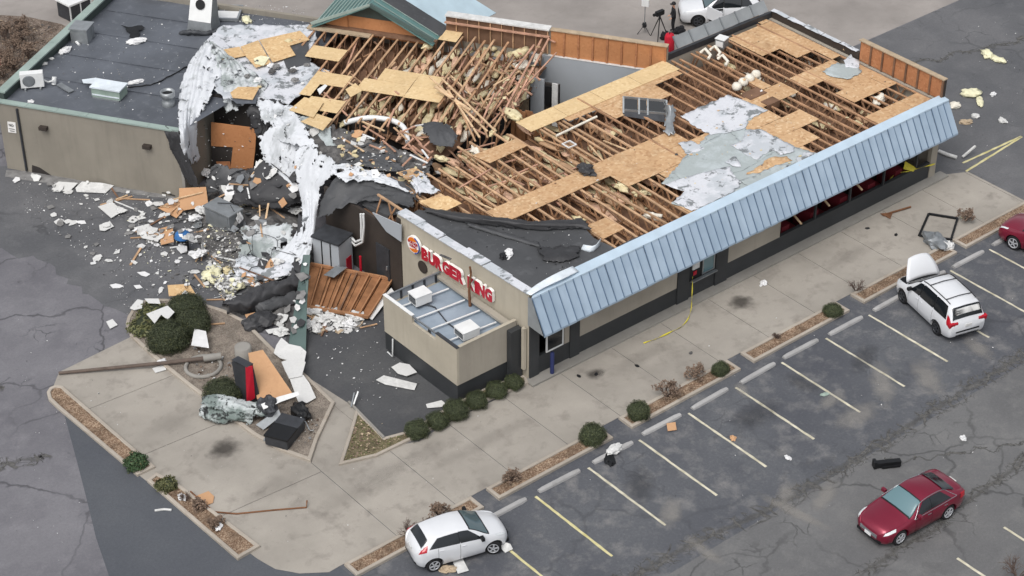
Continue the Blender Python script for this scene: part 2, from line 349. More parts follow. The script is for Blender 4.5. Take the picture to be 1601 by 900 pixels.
plain('rubble_dark', (76,75,76), .95, .45, 2.2, bs=.8, sc2=9, c2=(124,122,120)); plain('rubble_grey', (128,127,126), .95, .3, 3, bs=.6)
m = N('awning'); n1 = m.noise(.5, 5); n2 = m.noise(3.0, 4, vec=m.mapping(m.pos(), (1,.3,.3)))
col = m.mix(m.ramp(n1, [(.35, 0.0), (.65, 1.0)]), lin((152,170,187)), lin((170,187,203))); col = m.mix(m.math('MULTIPLY', m.ramp(n2, [(.5, 0.0), (.72, 1.0)]), .3), col, lin((132,150,168)))
col = m.mix(m.math('MULTIPLY', m.node('ObjectInfo').outputs['Random'], .3), col, lin((120,140,160)))
m.done(col, .5, n1, .15, .02, 0, .4)
plain('awning_seam', (96,116,138), .5, .12); plain('awning_cap_lit', (182,200,214), .5, .1, 1.2); plain('awning_white', (214,222,228), .5, .15, 2)  # paler cap blue: light on its flatter pitch put into the colour
plain('green_trim', (148,164,157), .5, .15, .8); plain('green_dark', (66,76,73), .55, .15, 1); plain('green_unit', (146,162,152), .5, .15, 2)
plain('teal_metal', (96,130,127), .45, .15, 1.2); plain('teal_panel', (84,102,99), .5, .18, .9); plain('pale_blue', (180,200,210), .6, .12, .9)
plain('galv', (168,172,174), .38, .18, 2.5, .65); plain('galv_dull', (140,144,147), .5, .2, 2.5, .5); plain('steel_dark', (70,72,76), .5, .25, 3, .4); plain('white_metal', (222,223,222), .45, .07, 2)
plain('stainless', (176,180,182), .3, .2, 3, .8); plain('roof_blue', (138,152,166), .7, .14, .9, c2=(156,168,180)); plain('parapet_grey', (150,154,156), .6, .15, 1.2, .3)
plain('sign_red', (176,30,48), .35, .08, 2); plain('sign_white', (238,236,232), .4, .05, 2); plain('sign_orange', (222,122,40), .5, .1, 3); plain('sign_blue', (40,70,150), .5, .1)
plain('yellow_paint', (206,196,130), .85, .25, 2.5, c2=(216,208,168)); plain('white_paint', (194,188,162), .85, .25, 2.2, c2=(222,216,196)); plain('tape', (214,200,70), .6, .2, 8)
plain('bark', (92,76,64), .95, .3, 6, bs=.5); plain('twig', (104,88,80), .95, .3, 6); plain('pole_brown', (98,86,78), .8, .25, 3); plain('rust', (120,84,60), .9, .35, 4); plain('ink', (40,40,44), .7, .1)
plain('blue_plastic', (52,104,160), .4, .15, 3); plain('red_cloth', (190,30,52), .8, .2, 5); plain('black_cloth', (34,34,38), .9, .3, 5); plain('skin', (196,150,124), .6, .1, 5)
plain('litter_mix', (196,194,190), .9, .4, .9, sc2=1.7, c2=(236,236,232), perobj=.2)
def leaf(name, c, c2, dk):
    m = N(name); n = m.noise(7, 3); n2 = m.noise(1.6, 4)
    col = m.mix(m.ramp(n, [(.35, 0.0), (.65, 1.0)]), lin(c), lin(c2)); col = m.mix(m.math('MULTIPLY', m.ramp(n2, [(.5, 0.0), (.7, 1.0)]), .5), col, lin(dk))
    col = m.mix(m.math('MULTIPLY', m.node('ObjectInfo').outputs['Random'], .35), col, lin(dk))
    return m.done(col, .55, None, 0, 0, 0, .3)
leaf('box_leaf', (66,74,50), (82,90,62), (56,62,44)); leaf('yew_leaf', (62,68,47), (76,82,58), (52,58,42)); leaf('juniper_leaf', (58,82,54), (74,98,64), (52,66,46)); leaf('brown_leaf', (110,92,78), (134,114,98), (84,70,60)); leaf('olive_leaf', (92,98,62), (112,112,74), (74,72,50))
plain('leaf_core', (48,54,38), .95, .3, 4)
def paint(name, c, flake=.0, coat=.6, rough=.32):
    m = N(name); n = m.noise(1.2, 4); a = lin(c); col = m.mix(m.math('MULTIPLY', m.ramp(n, [(.4, 0.0), (.7, 1.0)]), .16), a, tuple(x*.75 for x in a[:3])+(1,))
    m.b.inputs['Coat Weight'].default_value = coat; m.b.inputs['Coat Roughness'].default_value = .12
    return m.done(col, rough, None, 0, 0, flake, .5)
paint('paint_white', (214,216,219)); paint('paint_red', (132,28,54), .5); paint('paint_red_dark', (120,20,46), .2)
def glass(name, c, rough=.08):
    m = N(name); m.b.inputs['Coat Weight'].default_value = .25; m.b.inputs['Coat Roughness'].default_value = .03
    return m.done(lin(c), rough, None, 0, 0, 0, .5)
glass('glass_dark', (26,30,34)); glass('glass_screen', (84,100,104)); glass('glass_pale', (96,124,130)); glass('lamp_red', (170,18,36)); glass('lamp_clear', (206,210,212))  # pale teal glass has the windscreen's cyan reflection put into its colour
glass('wheel_rim', (168,170,174)); plain('tyre', (30,30,32), .9, .25, 6); plain('chrome', (200,204,208), .2, .05, 3, .9); plain('trim_black', (24,25,27), .5, .2, 4)
# ================================================================ GROUND
def sheet(name, poly, z, mat, kind='structure', label=None, cat=None):
    mb = MB(); P = [(p[0], p[1]) for p in poly]; n = len(P)
    A = sum(P[i][0]*P[(i+1)%n][1]-P[(i+1)%n][0]*P[i][1] for i in range(n))
    if A < 0: P = P[::-1]
    mb.add([(x,y,z) for x,y in P], [tuple(range(n))])
    return single(name, mb, mat, label, cat, None, kind)
def px(L, z=0.0): return [at(a, b, z) for a, b in L]
sheet('ground', [(-700,-700),(900,-700),(900,900),(-700,900)], 0, 'asphalt_old')
lot = sheet('parking_lot', [(-8.6,-6.5),(120,-6.9),(120,1.62),(-8.2,1.62)], .004, 'asphalt_lot')
sheet('drive_aisle', [(-60,-12.9),(120,-12.9),(120,-6.9),(-8.6,-6.5),(-60,-6.3)], .004, 'asphalt_aisle')
sheet('parking_lot_edge', [(-60,-30),(120,-30),(120,-12.9),(-60,-12.9)], .004, 'asphalt_aisle')
sheet('asphalt_patch', px([(80,618),(100,646),(120,720),(138,790),(150,840),(172,905)])+[Vector((-16.5,0,0)),Vector((-13.5,-6.6,0)),Vector((-8.0,-6.5,0)),Vector((-8.2,1.6,0))]+px([(412,872),(232,752),(100,640)]), .008, 'asphalt_new')
sheet('side_road', [(32.0,1.64),(140,1.64),(140,17.6),(28,17.6),(28,10),(31.2,5)], .004, 'asphalt_rear')
sheet('rear_lot', [(-14,60),(2.5,47.2),(7,44),(22,17.65),(140,17.65),(300,300),(-20,300)], .008, 'concrete_rear')
sheet('rear_yard', rough_edge([Vector((p.x,p.y)) for p in px([(-60,262),(20,258),(300,290),(480,330),(520,420),(470,500),(340,480),(230,500),(150,470),(60,405),(-60,380)])], .5, .3, 3), .004, 'asphalt_rear')
sheet('service_drive', px([(470,430),(640,430),(640,560),(720,600),(835,590),(832,606),(600,690),(556,640),(480,592),(440,560)]), .008, 'asphalt_seal')
sheet('leaf_bed', px([(-80,20),(40,26),(96,38),(125,52),(60,110),(5,160),(-60,210),(-160,180)]), .03, 'dead_leaves')
# broken seam between bays and aisle: a jagged strip of crumbled tarmac, with side veins
rnd = random.Random(5); top = []; bot = []; x = -9
while x < 60:
    c = -5.75-.012*max(0, x)-.35*math.sin(x*.22)*.5-.42*max(0, min(1,(x-2)/6)); wv = .16+.13*rnd.random()
    top.append((x, c+wv+rnd.uniform(-.07,.07))); bot.append((x, c-wv+rnd.uniform(-.07,.07))); x += .22
def strip(name, pts, wd, mat, z=.012):                   # ribbon with across-coordinate, carries a web of cracks
    mb = MB(); L = []; Rr = []; n = len(pts)
    for i in range(n):
        a, b = Vector(pts[max(i-1,0)]), Vector(pts[min(i+1,n-1)]); t = (b-a).normalized(); s_ = Vector((-t.y,t.x))*wd/2; p = Vector(pts[i]); L.append((p.x-s_.x,p.y-s_.y,z)); Rr.append((p.x+s_.x,p.y+s_.y,z))
    mb.grid([L, Rr], 0, False); o = single(name, mb, mat, None, None, None, 'structure'); u = o.data.uv_layers.new(name='u')
    for lp_ in o.data.loops: u.data[lp_.index].uv = (0, 0 if lp_.vertex_index < n else 1)
    return o
def wig(a, b, n, amp, seed):
    rr = random.Random(seed); a, b = Vector(a), Vector(b); s_ = Vector((-(b-a).y,(b-a).x)).normalized(); return [a.lerp(b, i/n)+s_*amp*(mnoise.noise(Vector((i*.35,seed,0)))*1.4+rr.uniform(-.15,.15)) for i in range(n+1)]
strip('broken_seam', [(x,(t_[1]+b_[1])/2) for (x, _), t_, b_ in zip(top, top, bot)], 1.5, 'crack_web')
for i, (a, b, wd_) in enumerate((((-9,-11.6),(34,-10.2),1.0),((22,-12.5),(12,-7.3),.4),((-14.5,3.5),(-25,9.5),1.6),((-17,4),(-30,3.0),1.4),((-13.4,14.5),(-28,18),1.2),((-12.6,19.5),(-30,26),.9),((33,2),(60,12),.9),((36,15),(60,8),.8),((-12,22),(-10,33),.8))):
    strip('crack_line', wig([*a], [*b], 60, .35, i+1), wd_, 'crack_web', .0135+.0004*i)
def blot(c, rx, ry, mat, par, rot=0, z=.0165, name='stain'):
    K = 24; mb = MB(); P = [(c[0]+rx*math.cos(6.2832*k/K)*math.cos(rot)-ry*math.sin(6.2832*k/K)*math.sin(rot), c[1]+rx*math.cos(6.2832*k/K)*math.sin(rot)+ry*math.sin(6.2832*k/K)*math.cos(rot), z) for k in range(K)]
    mb.add([(c[0],c[1],z)]+P, [(0,1+k,1+(k+1)%K) for k in range(K)]); o = part(par, name, mb, mat); u = o.data.uv_layers.new(name='u')
    for lp_ in o.data.loops: k = lp_.vertex_index; u.data[lp_.index].uv = (0,0) if k == 0 else (math.cos(6.2832*(k-1)/K), math.sin(6.2832*(k-1)/K))
    return o
for i, (a, b, rx, ry) in enumerate(((1340,650,1.6,.8),(1300,625,1.2,.5),(1290,775,1.5,.5),(1230,770,1.0,.5),(1050,800,1.2,.6),(1380,600,2.0,.7),(1450,590,1.8,.8),(1160,610,.8,.35),(1530,545,1.2,.6),(1100,860,1.4,.4),(1240,800,2.2,.4))): p = at(a, b); blot(p, rx, ry, 'dust', lot, R(10*i), .0180+.0003*i, 'dust_patch')
for i, (a, b, rx, ry) in enumerate(((1180,650,1.8,.9),(1350,560,1.6,.7),(1000,760,1.6,.8),(1470,480,1.4,.8),(1255,600,1.3,.6))): p = at(a, b); blot(p, rx, ry, 'damp', lot, R(25*i), .0215+.0003*i, 'damp_patch')
# concrete drive: one slab for each bay between the joints
bm = bmesh.new()
outl = px([(92,582),(80,612),(150,690),(228,752),(320,812),(402,874),(430,890),(468,897),(515,895)])+[Vector((-8.2,1.6,0)),Vector((32.05,1.6,0)),Vector((32.05,5.1,0)),Vector((30.6,5.86,0)),Vector((4.5,5.86,0))]+px([(826,597),(790,618),(700,660),(655,690),(602,700),(560,640),(482,590),(400,560),(300,560),(206,526)])
bm.faces.new([bm.verts.new((p.x,p.y,0)) for p in outl]); 
def cut(co, no, cond):
    g = [f for f in bm.faces if cond(f.calc_center_median())]
    bmesh.ops.bisect_plane(bm, geom=g+list({e for f in g for e in f.edges})+list({v for f in g for v in f.verts}), plane_co=co, plane_no=no)
cut((-5.55,0,0), (1,0,0), lambda c: True)
for k in range(0, 13): cut((-2.7+2.88*k,0,0), (1,0,0), lambda c: c.x > -5.5)
for y in (15.3, 11.3, 6.2): cut((0,y,0), (.06,1,0), lambda c: c.x < -5.5)
drive = thing('concrete_drive', None, None, (0,0,0)); drive['kind'] = 'structure'
sb = MB()
for f in list(bm.faces):
    P = [(v.co.x, v.co.y) for v in f.verts]
    if f.calc_area() < .15: continue
    mb = MB(); q = inset(P, .014); mb.prism([(p.x,p.y) for p in q], .002, .022); part(drive, 'slab', mb, 'concrete')
bm.free()
# oil and scorch stains on the slabs
for a, b, rx, ry, s in ((1158,473,.55,.45,1),(352,702,.62,.5,2),(1385,300,.2,.16,3),(930,585,.4,.3,4),(560,770,2.2,.5,5),(640,720,1.8,.4,6),(430,760,1.5,.6,7),(1000,560,1.6,.4,8),(1330,400,2.0,.4,9),(270,660,1.2,.5,10),(760,690,2.4,.35,11)):
    c = at(a, b); rr = random.Random(s)
    blot(c, rx*1.5, ry*1.5, 'oil' if s < 5 else 'grime', drive, 0, .026, 'oil_stain')
# bay lines
line_mesh = {}
def line(x0, y0, x1, y1, wd, matn, parent, z=.010):
    rr = random.Random(int(x0*31+y0*7)); t = Vector((x1-x0, y1-y0)); L = t.length; t /= L; s = Vector((-t.y, t.x)); n = max(2, int(L/.25)); l, r_ = [], []
    for i in range(n+1):
        p = Vector((x0,y0))+t*L*i/n; l.append(p+s*(wd/2+rr.uniform(-.012,.012))); r_.append(p-s*(wd/2+rr.uniform(-.012,.012)))
    mb = MB(); P = l+r_[::-1]; A = [(p.x,p.y,z) for p in P][::-1]; mb.add(A, [tuple(range(len(A)))]); return part(parent, 'bay_line', mb, matn)
for i in range(-1, 20): line(i*2.74, 0, i*2.74, -4.46, .11, 'yellow_paint' if i < 1 else 'white_paint', lot)
for i in range(-3, 12): line(1.66+i*2.74, -12.78, 1.7+i*2.74, -17, .11, 'white_paint', lot, .014)
sr = bpy.data.objects['side_road']
line(32.5, 5.82, 36.82, 5.64, .12, 'yellow_paint', sr); line(32.0, 5.2, 36.8, 5.6, .12, 'yellow_paint', sr)
# ---------------------------------------------------------------- kerbed planters
def planter(label, poly, bed='mulch', h=.14, wd=.15, name='kerbed_planter', bed_label=None):
    P = [(p[0], p[1]) for p in poly]; n = len(P); A = sum(P[i][0]*P[(i+1)%n][1]-P[(i+1)%n][0]*P[i][1] for i in range(n))
    if A < 0: P = P[::-1]
    c = (sum(p[0] for p in P)/n, sum(p[1] for p in P)/n, 0); t = thing(name, label, 'planter', c, 0, 'kerbed planters')
    q = inset(P, wd); q1 = inset(P, .02); q2 = inset(P, wd-.02); mb = MB()
    rings = [[(p[0],p[1],.0) for p in P], [(p[0],p[1],h-.02) for p in P], [(p[0],p[1],h) for p in q1], [(p[0],p[1],h) for p in q2], [(p[0],p[1],h-.02) for p in q], [(p[0],p[1],.02) for p in q]]
    vs = [v for r_ in rings for v in r_]
    mb.add(vs, [(k*n+i, k*n+(i+1)%n, (k+1)*n+(i+1)%n, (k+1)*n+i) for k in range(5) for i in range(n)])
    part(t, 'kerb', mb, 'kerb')
    # mulch bed: fine uneven grid clipped to the kerb
    xs = [p[0] for p in q]; ys = [p[1] for p in q]; bmm = bmesh.new()
    f = bmm.faces.new([bmm.verts.new((p[0],p[1],0)) for p in q])
    st = .16; 
    x = min(xs)
    while x < max(xs): bmesh.ops.bisect_plane(bmm, geom=bmm.verts[:]+bmm.edges[:]+bmm.faces[:], plane_co=(x,0,0), plane_no=(1,0,0)); x += st
    y = min(ys)
    while y < max(ys): bmesh.ops.bisect_plane(bmm, geom=bmm.verts[:]+bmm.edges[:]+bmm.faces[:], plane_co=(0,y,0), plane_no=(0,1,0)); y += st
    bmm.verts.index_update(); mb = MB()
    mb.add([(v.co.x, v.co.y, h-.05+.05*mnoise.noise(v.co*4)+.03*mnoise.noise(v.co*11)) for v in bmm.verts], [[v.index for v in f_.verts] for f_ in bmm.faces], 0, True)
    bmm.free(); part(t, 'mulch_bed', mb, bed); return t
def rect(x0, x1, y0=.70, y1=1.52): return [(x0,y0),(x1,y0),(x1,y1),(x0,y1)]
PL = [('kerbed planter strip alongside the white hatchback', -8.05, -2.0), ('kerbed planter strip right of the hatchback with a clipped bush at its far end', -1.25, 4.7),
      ('kerbed planter strip with two clipped bushes and a bare shrub between them', 5.73, 11.95), ('kerbed planter strip between the bare-shrub planter and the white minivan', 12.75, 18.7),
      ('kerbed planter strip in front of the white minivan nose', 19.65, 25.95), ('kerbed planter strip at the right edge near the half-seen red car', 26.6, 33.0)]
for l, a, b in PL: planter(l, rect(a, b))
cap = [(-10.73,17.9),(-10.95,18.15),(-11.2,18.15),(-11.45,17.95),(-11.62,17.5),(-11.62,16.7),(-11.32,10.9),(-10.5,10.9)]
planter('round-ended kerbed planter strip left of the concrete drive', cap)
planter('long kerbed planter strip at the lower left beside the smooth dark asphalt', [(-11.2,10.38),(-10.66,10.55),(-10.35,9.4),(-9.9,4.35),(-10.95,4.28)])
tri = px([(200,498),(197,510),(204,528),(250,570),(295,606),(340,640),(395,682),(440,707),(486,724),(497,690),(524,632),(478,588),(428,548),(385,505),(352,488),(300,472),(232,470),(210,482)])
planter('large triangular kerbed island holding the wrecked menu board and big bushes', tri, 'dirt', .15, .16)
bed = px([(530,729),(545,683),(557,642),(602,686),(640,676),(690,645),(760,607),(822,588),(826,601),(760,629),(690,664),(650,686),(590,715)])
planter('curved kerbed bed of dry grass and shrubs below the tan annex', bed, 'dry_grass', .13, .14)
# pale kerb strip along the front wall
mb = MB(); mb.box((4.4,5.38,.0),(30.9,5.93,.12)); single('front_kerb_walk', mb, 'cement', None, None, None, 'structure')
# ---------------------------------------------------------------- wheel stops
def wheel_stop_mb():
    mb = MB(); prof = [(-.12,0),(-.10,.09),(-.06,.125),(.06,.125),(.10,.09),(.12,0)]; G = []
    for i in range(9):
        x = -1.03+2.06*i/8; e = 1 if 0 < i < 8 else .8
        G.append([Vector((x, y*e, z*(e if z else 1))) for y, z in prof])
    mb.grid(G, 0, False, True); mb.add(G[0], [tuple(range(6))]); mb.add(G[-1], [tuple(range(6))[::-1]]); return mb
wsm = wheel_stop_mb().mesh('wheel_stop', 'stop_block')
ords = ['first','second','third','fourth','fifth','sixth','seventh','eighth','ninth','tenth','eleventh','twelfth']
for i in range(-2, 11):
    o = bpy.data.objects.new('wheel_stop', wsm); COL.objects.link(o); o.location = (1.37+2.74*i+random.uniform(-.08,.08), .10+random.uniform(-.05,.05), .006); o.rotation_euler.z = random.uniform(-.025,.025)
    lab = {-2:'concrete wheel stop behind the rear wheel of the white hatchback', -1:'concrete wheel stop ahead of the white hatchback, partly behind its bonnet', 7:'concrete wheel stop under the nose of the white minivan', 9:'cracked concrete wheel stop two bays right of the minivan'}.get(i, 'concrete wheel stop, %s bay to the right of the white hatchback' % ords[i] if i >= 0 else '')
    tag(o, lab, 'wheel stop', 'concrete wheel stops')
# ================================================================ RESTAURANT (front building)
ZT = 4.20; X0, X1, Y0, Y1 = 4.6, 30.4, 5.9, 17.3
def sx(y): return 4.6-.05*(y-5.9)                       # the end wall runs slightly askew
def cpx(L, x0, y0, s, z): return [at(x0+a/s, y0+b/s, z) for a, b in L]
def bumpy(poly, z, amp, step, sc=1.2, seed=0, lift=None):
    bmm = bmesh.new(); P = [(p[0], p[1]) for p in poly]
    n = len(P); A = sum(P[i][0]*P[(i+1)%n][1]-P[(i+1)%n][0]*P[i][1] for i in range(n))
    if A < 0: P = P[::-1]
    bmm.faces.new([bmm.verts.new((a,b,0)) for a, b in P]); xs = [p[0] for p in P]; ys = [p[1] for p in P]
    x = min(xs)+step/2
    while x < max(xs): bmesh.ops.bisect_plane(bmm, geom=bmm.verts[:]+bmm.edges[:]+bmm.faces[:], plane_co=(x,0,0), plane_no=(1,0,0)); x += step
    y = min(ys)+step/2
    while y < max(ys): bmesh.ops.bisect_plane(bmm, geom=bmm.verts[:]+bmm.edges[:]+bmm.faces[:], plane_co=(0,y,0), plane_no=(0,1,0)); y += step
    bmm.verts.index_update(); mb = MB(); off = Vector((seed*3.1, seed*1.7, 0))
    zf = z if callable(z) else (lambda x, y: z)
    mb.add([(v.co.x, v.co.y, zf(v.co.x, v.co.y)+amp*(.5+.5*mnoise.noise(v.co*sc+off))**2*2+amp*.4*mnoise.noise(v.co*sc*3.7+off)+(lift(v.co.x,v.co.y) if lift else 0)) for v in bmm.verts], [[v.index for v in f.verts] for f in bmm.faces], 0, True)
    bmm.free(); return mb
RB = thing('restaurant_building', 'long tan fast-food restaurant with blue metal awning and roof torn open to the trusses', 'building', (17.5, 11.6, 0))
def wall(name, a, b, mat, label=None):
    mb = MB(); mb.box(a, b); return part(RB, name, mb, mat, label)
wall('wall', (X0+.02,Y0,.12),(X1-.02,Y0+.18,.98), 'dark_paint', 'dark painted base band of the front wall')
for a, b in ((7.38,13.08),(16.18,19.55)): wall('wall_panel', (a,Y0-.015,.985),(b,Y0+.17,2.86), 'stucco')
wall('wall_panel', (6.56,Y0-.015,.985),(6.83,Y0+.17,2.86), 'stucco')
for a, b in ((4.62,5.12),(6.84,7.37),(13.09,13.78),(15.42,16.17)): wall('pillar', (a,Y0-.07,.10),(b,Y0+.17,2.87), 'dark_paint')
wall('pillar', (29.95,Y0-.05,.10),(30.39,Y0+.17,2.87), 'stucco')
mb = MB(); mb.tube([(5.6,5.55,.1),(5.6,5.55,1.15),(5.6,5.55,1.2)], [.09,.09,.06], 12); single('bollard', mb, 'blue_post', 'blue steel bollard at the left front corner of the restaurant', 'bollard')
wall('upper_wall', (X0+.02,Y0,2.88),(X1-.02,Y0+.18,4.22), 'stucco')
# small window by the corner and the drive-through window
for (a, b, z0, z1) in ((5.55,6.5,1.0,2.3),(14.62,15.38,1.05,2.2)):
    f = MB(); t = .06
    f.box((a,Y0-.03,z0),(b,Y0+.03,z0+t)); f.box((a,Y0-.03,z1-t),(b,Y0+.03,z1)); f.box((a,Y0-.028,z0+t),(a+t,Y0+.03,z1-t)); f.box((b-t,Y0-.028,z0+t),(b,Y0+.03,z1-t))
    fo = part(RB, 'window', f, 'white_metal' if a < 10 else 'galv'); g = MB(); g.box((a+t,Y0,z0+t),(b-t,Y0+.02,z1-t)); part(fo, 'pane', g, 'glass_pale' if a > 10 else 'glass_dark')
f = MB(); f.box((13.82,Y0-.02,1.05),(14.6,Y0+.06,2.25)); do = part(RB, 'serving_window', f, 'black'); 
f = MB(); f.box((13.95,Y0-.10,1.6),(14.35,Y0-.025,2.0)); part(do, 'notice', f, 'plaster')
f = MB(); f.box((13.85,Y0-.22,1.0),(15.4,Y0-.075,1.06)); part(do, 'shelf', f, 'galv_dull')
f = MB(); f.box((14.05,Y0-.05,1.25),(14.25,Y0-.022,1.45)); part(do, 'notice', f, 'sign_red')
# end wall with the sign (slightly askew), dark stretch beyond it
def askew(y0, y1, z0, z1, d0, d1):
    mb = MB(); P = [(sx(y0)+d0,y0),(sx(y0)+d1,y0),(sx(y1)+d1,y1),(sx(y1)+d0,y1)]; mb.prism(P, z0, z1); return mb
part(RB, 'end_wall', askew(Y0+.01, 14.3, 0, 4.38, 0, .2), 'stucco_lit')
part(RB, 'end_wall', askew(14.3, 19.6, 0, 3.3, .06, .2), 'dark_brown', 'dark stretch of end wall beside the collapsed corner')
part(RB, 'corner_trim', askew(14.06, 14.32, 0, 4.2, -.05, .05), 'dark_brown')
for k in range(6):                                       # torn flashing along the end parapet, in lengths
    y = 5.95+k*1.4; part(RB, 'flashing', askew(y, y+1.38-.05*(k % 2), 4.385+.012*(k % 3), 4.43+.012*(k % 3), -.06, .36+.05*((k*7) % 3)), 'membrane_white')
d = askew(15.0, 15.9, .05, 2.1, .0, .07); dr = part(RB, 'door', d, 'steel_dark'); part(dr, 'handle', askew(15.1,15.16,1.0,1.2,-.06,.0), 'galv')
wall('end_wall', (X1-.2,Y0+.19,0),(X1,Y1,4.18), 'stucco', 'far right end wall'); wall('back_wall', (22.9,Y1,0),(X1,Y1+.18,4.18), 'stucco')
# interior
wall('floor', (X0+.25,Y0+.2,0.01),(X1-.25,Y1-.05,.05), 'interior_dark'); 
c_ = MB(); c_.prism([(sx(6.2)+.3,6.2),(X1-.25,6.2),(X1-.25,Y1-.1),(23,Y1-.1),(22.6,17.2),(sx(17.2)+.3,17.2)], 3.05, 3.09); part(RB, 'ceiling', c_, 'lumber_dark')  # dark brown puts the shade under the trusses into the ceiling colour
for k in range(5):                                       # red booth seating behind the broken front windows
    x = 20.0+k*1.95; b_ = MB(); b_.box((x,6.2,.1),(x+.5,7.3,1.15)); b_.box((x+.52,6.2,.1),(x+1.25,7.3,.62))
    o = single('booth_seat', b_, 'maroon', 'maroon booth bench inside the broken front windows, %s from the left' % ords[k], 'bench', 'booth benches behind the front windows')
for k in range(4):
    x = 21.9+k*2.35; f = MB(); f.box((x,Y0+.02,.985),(x+.09,Y0+.12,2.86)); part(RB, 'window_post', f, 'dark_paint')
for i, (a, b) in enumerate(((1243,350),(1287,322),(1338,297))):
    p = atY(a+10, b, 5.3); mb = MB(); q = p+Vector((.15,1.5,.55)); mb.bar(p, q, .09, .045); single('broken_board', mb, 'lumber_light', 'broken board poking out under the awning eave, %s from the left' % ords[i], 'board', 'boards poking out under the awning')
# ---------------------------------------------------------------- awning: 59 standing seam panels
NP = 59; pw = (X1+.12-(X0-.02))/NP
AW = thing('metal_awning', 'long pale blue standing-seam metal awning along the restaurant front', 'awning', (17.5, 5.3, 2.85))
pm = MB(); A_, B_ = Vector((0,5.72,4.30)), Vector((0,4.90,2.85)); nrm = Vector((0,-(A_.z-B_.z),(A_.y-B_.y)))
nrm = Vector((0, -1.45, .82)).normalized(); o_ = Vector((0,5.3,2.85))
def prow(x): return [Vector((x, A_.y+(B_.y-A_.y)*i/6, A_.z+(B_.z-A_.z)*i/6)) for i in range(7)]
G = [[p-o_-nrm*(.006 if 0 < j < 3 else 0) for p in prow(pw*j/3)] for j in range(4)]
pm.grid(G, 0, True, True)
pm.bar(A_-o_+nrm*.018+Vector((.014,0,0)), B_-o_+nrm*.018+Vector((.014,0,0)), .028, .04, 1, nrm)
pm.add([B_-o_, B_-o_+Vector((pw,0,0)), B_-o_+Vector((pw,.0,-.09)), B_-o_+Vector((0,.0,-.09))], [(3,2,1,0)], 0)
pmesh = pm.mesh('awning_panel', ['awning','awning_seam'])
for k in range(NP):
    o = bpy.data.objects.new('awning_panel', pmesh); COL.objects.link(o); o.parent = AW; o.location = (X0-.02+k*pw-17.5, random.uniform(-.012,.012), random.uniform(-.012,.012)); o.rotation_euler = (random.uniform(-.009,.009), random.uniform(-.004,.004), random.uniform(-.004,.004))
mb = MB(); mb.add([(X0+.6,6.2,4.40),(X1+.1,6.2,4.40),(X1+.1,5.70,4.33),(X0-.03,5.70,4.33)], [(3,2,1,0)]); mb.add([(X0-.03,5.70,4.33),(X1+.1,5.70,4.33),(X1+.1,5.69,4.26),(X0-.03,5.69,4.26)], [(3,2,1,0)]); solidify(part(AW, 'ridge_cap', mb, 'awning_cap_lit'), .01)
mb = MB(); mb.add([(X0-.045,5.92,4.28),(X0-.045,5.92,2.86),(X0-.045,4.93,2.84)], [(0,1,2)]); mb.add([(X0-.045,5.92,4.28),(X0-.045,5.72,4.29),(X0-.045,4.93,2.84)], [(0,2,1)]); solidify(part(AW, 'end_panel', mb, 'parapet_grey'), .01)
mb = MB(); mb.add([(X1+.11,5.92,4.28),(X1+.11,5.92,2.86),(X1+.11,4.93,2.84),(X1+.11,5.72,4.29)], [(0,1,2,3)]); solidify(part(AW, 'end_panel', mb, 'parapet_grey'), .01)
mb = MB(); mb.box((X0,4.94,2.80),(X1+.05,5.88,2.825)); part(AW, 'soffit', mb, 'dark_paint')
# crumpled white cap at the awning's left corner
rows = [[at(822,458,4.42),at(840,444,4.55),at(868,428,4.62),at(895,416,4.5)],[at(830,462,4.40),at(850,450,4.48),at(880,436,4.52),at(905,424,4.42)]]
mb = MB(); mb.grid(surf(rows,5,12)); solidify(single('bent_flashing', mb, 'awning_white', 'bent white metal flashing at the left corner of the awning', 'flashing'), .015)
# ---------------------------------------------------------------- roof trusses, front building
def truss_meshes(L, name, seed):
    rr = random.Random(seed); t = MB(); t.bar((0,0,0),(0,L,0),.10,.045); t.bar((0,0,-.05),(0,L,-.05),.05,.05)
    wbm = MB(); H = .95; wbm.bar((0,0,-H),(0,L,-H),.10,.045); n = int(L/.55)
    for i in range(n):
        y = L*(i+.5)/n; yy = L*(i+(1.4 if i % 2 else -.4))/n
        wbm.bar((0,y,-.06),(0,min(max(yy,0),L),-H),.085,.04, 0, (1,0,0))
    return t.mesh('roof_truss', name[0]), wbm.mesh('truss_web', name[1])
TM = [truss_meshes(11.1, ('lumber','lumber_web_shaded'), 1), truss_meshes(11.1, ('lumber_brown','web_brown_shaded'), 2)]
tx = [5.0+.61*k for k in range(42)]
for k, x in enumerate(tx):
    y0 = 6.05; vk = int(x > 15.5 and (x > 17 or k % 2)); o = bpy.data.objects.new('roof_truss', TM[vk][0]); COL.objects.link(o); o.parent = RB
    o.location = (x-17.5+random.uniform(-.05,.05), y0-11.6, ZT-.03+random.uniform(-.05,.02)); o.rotation_euler = (random.uniform(-.008,.008), random.uniform(-.16,.16), random.uniform(-.022,.022)*(1.8 if x < 15 else .8))
    if x < 13: o.scale.y = random.uniform(.9,1.04)
    wb_ = bpy.data.objects.new('truss_web', TM[vk][1]); COL.objects.link(wb_); wb_.parent = o
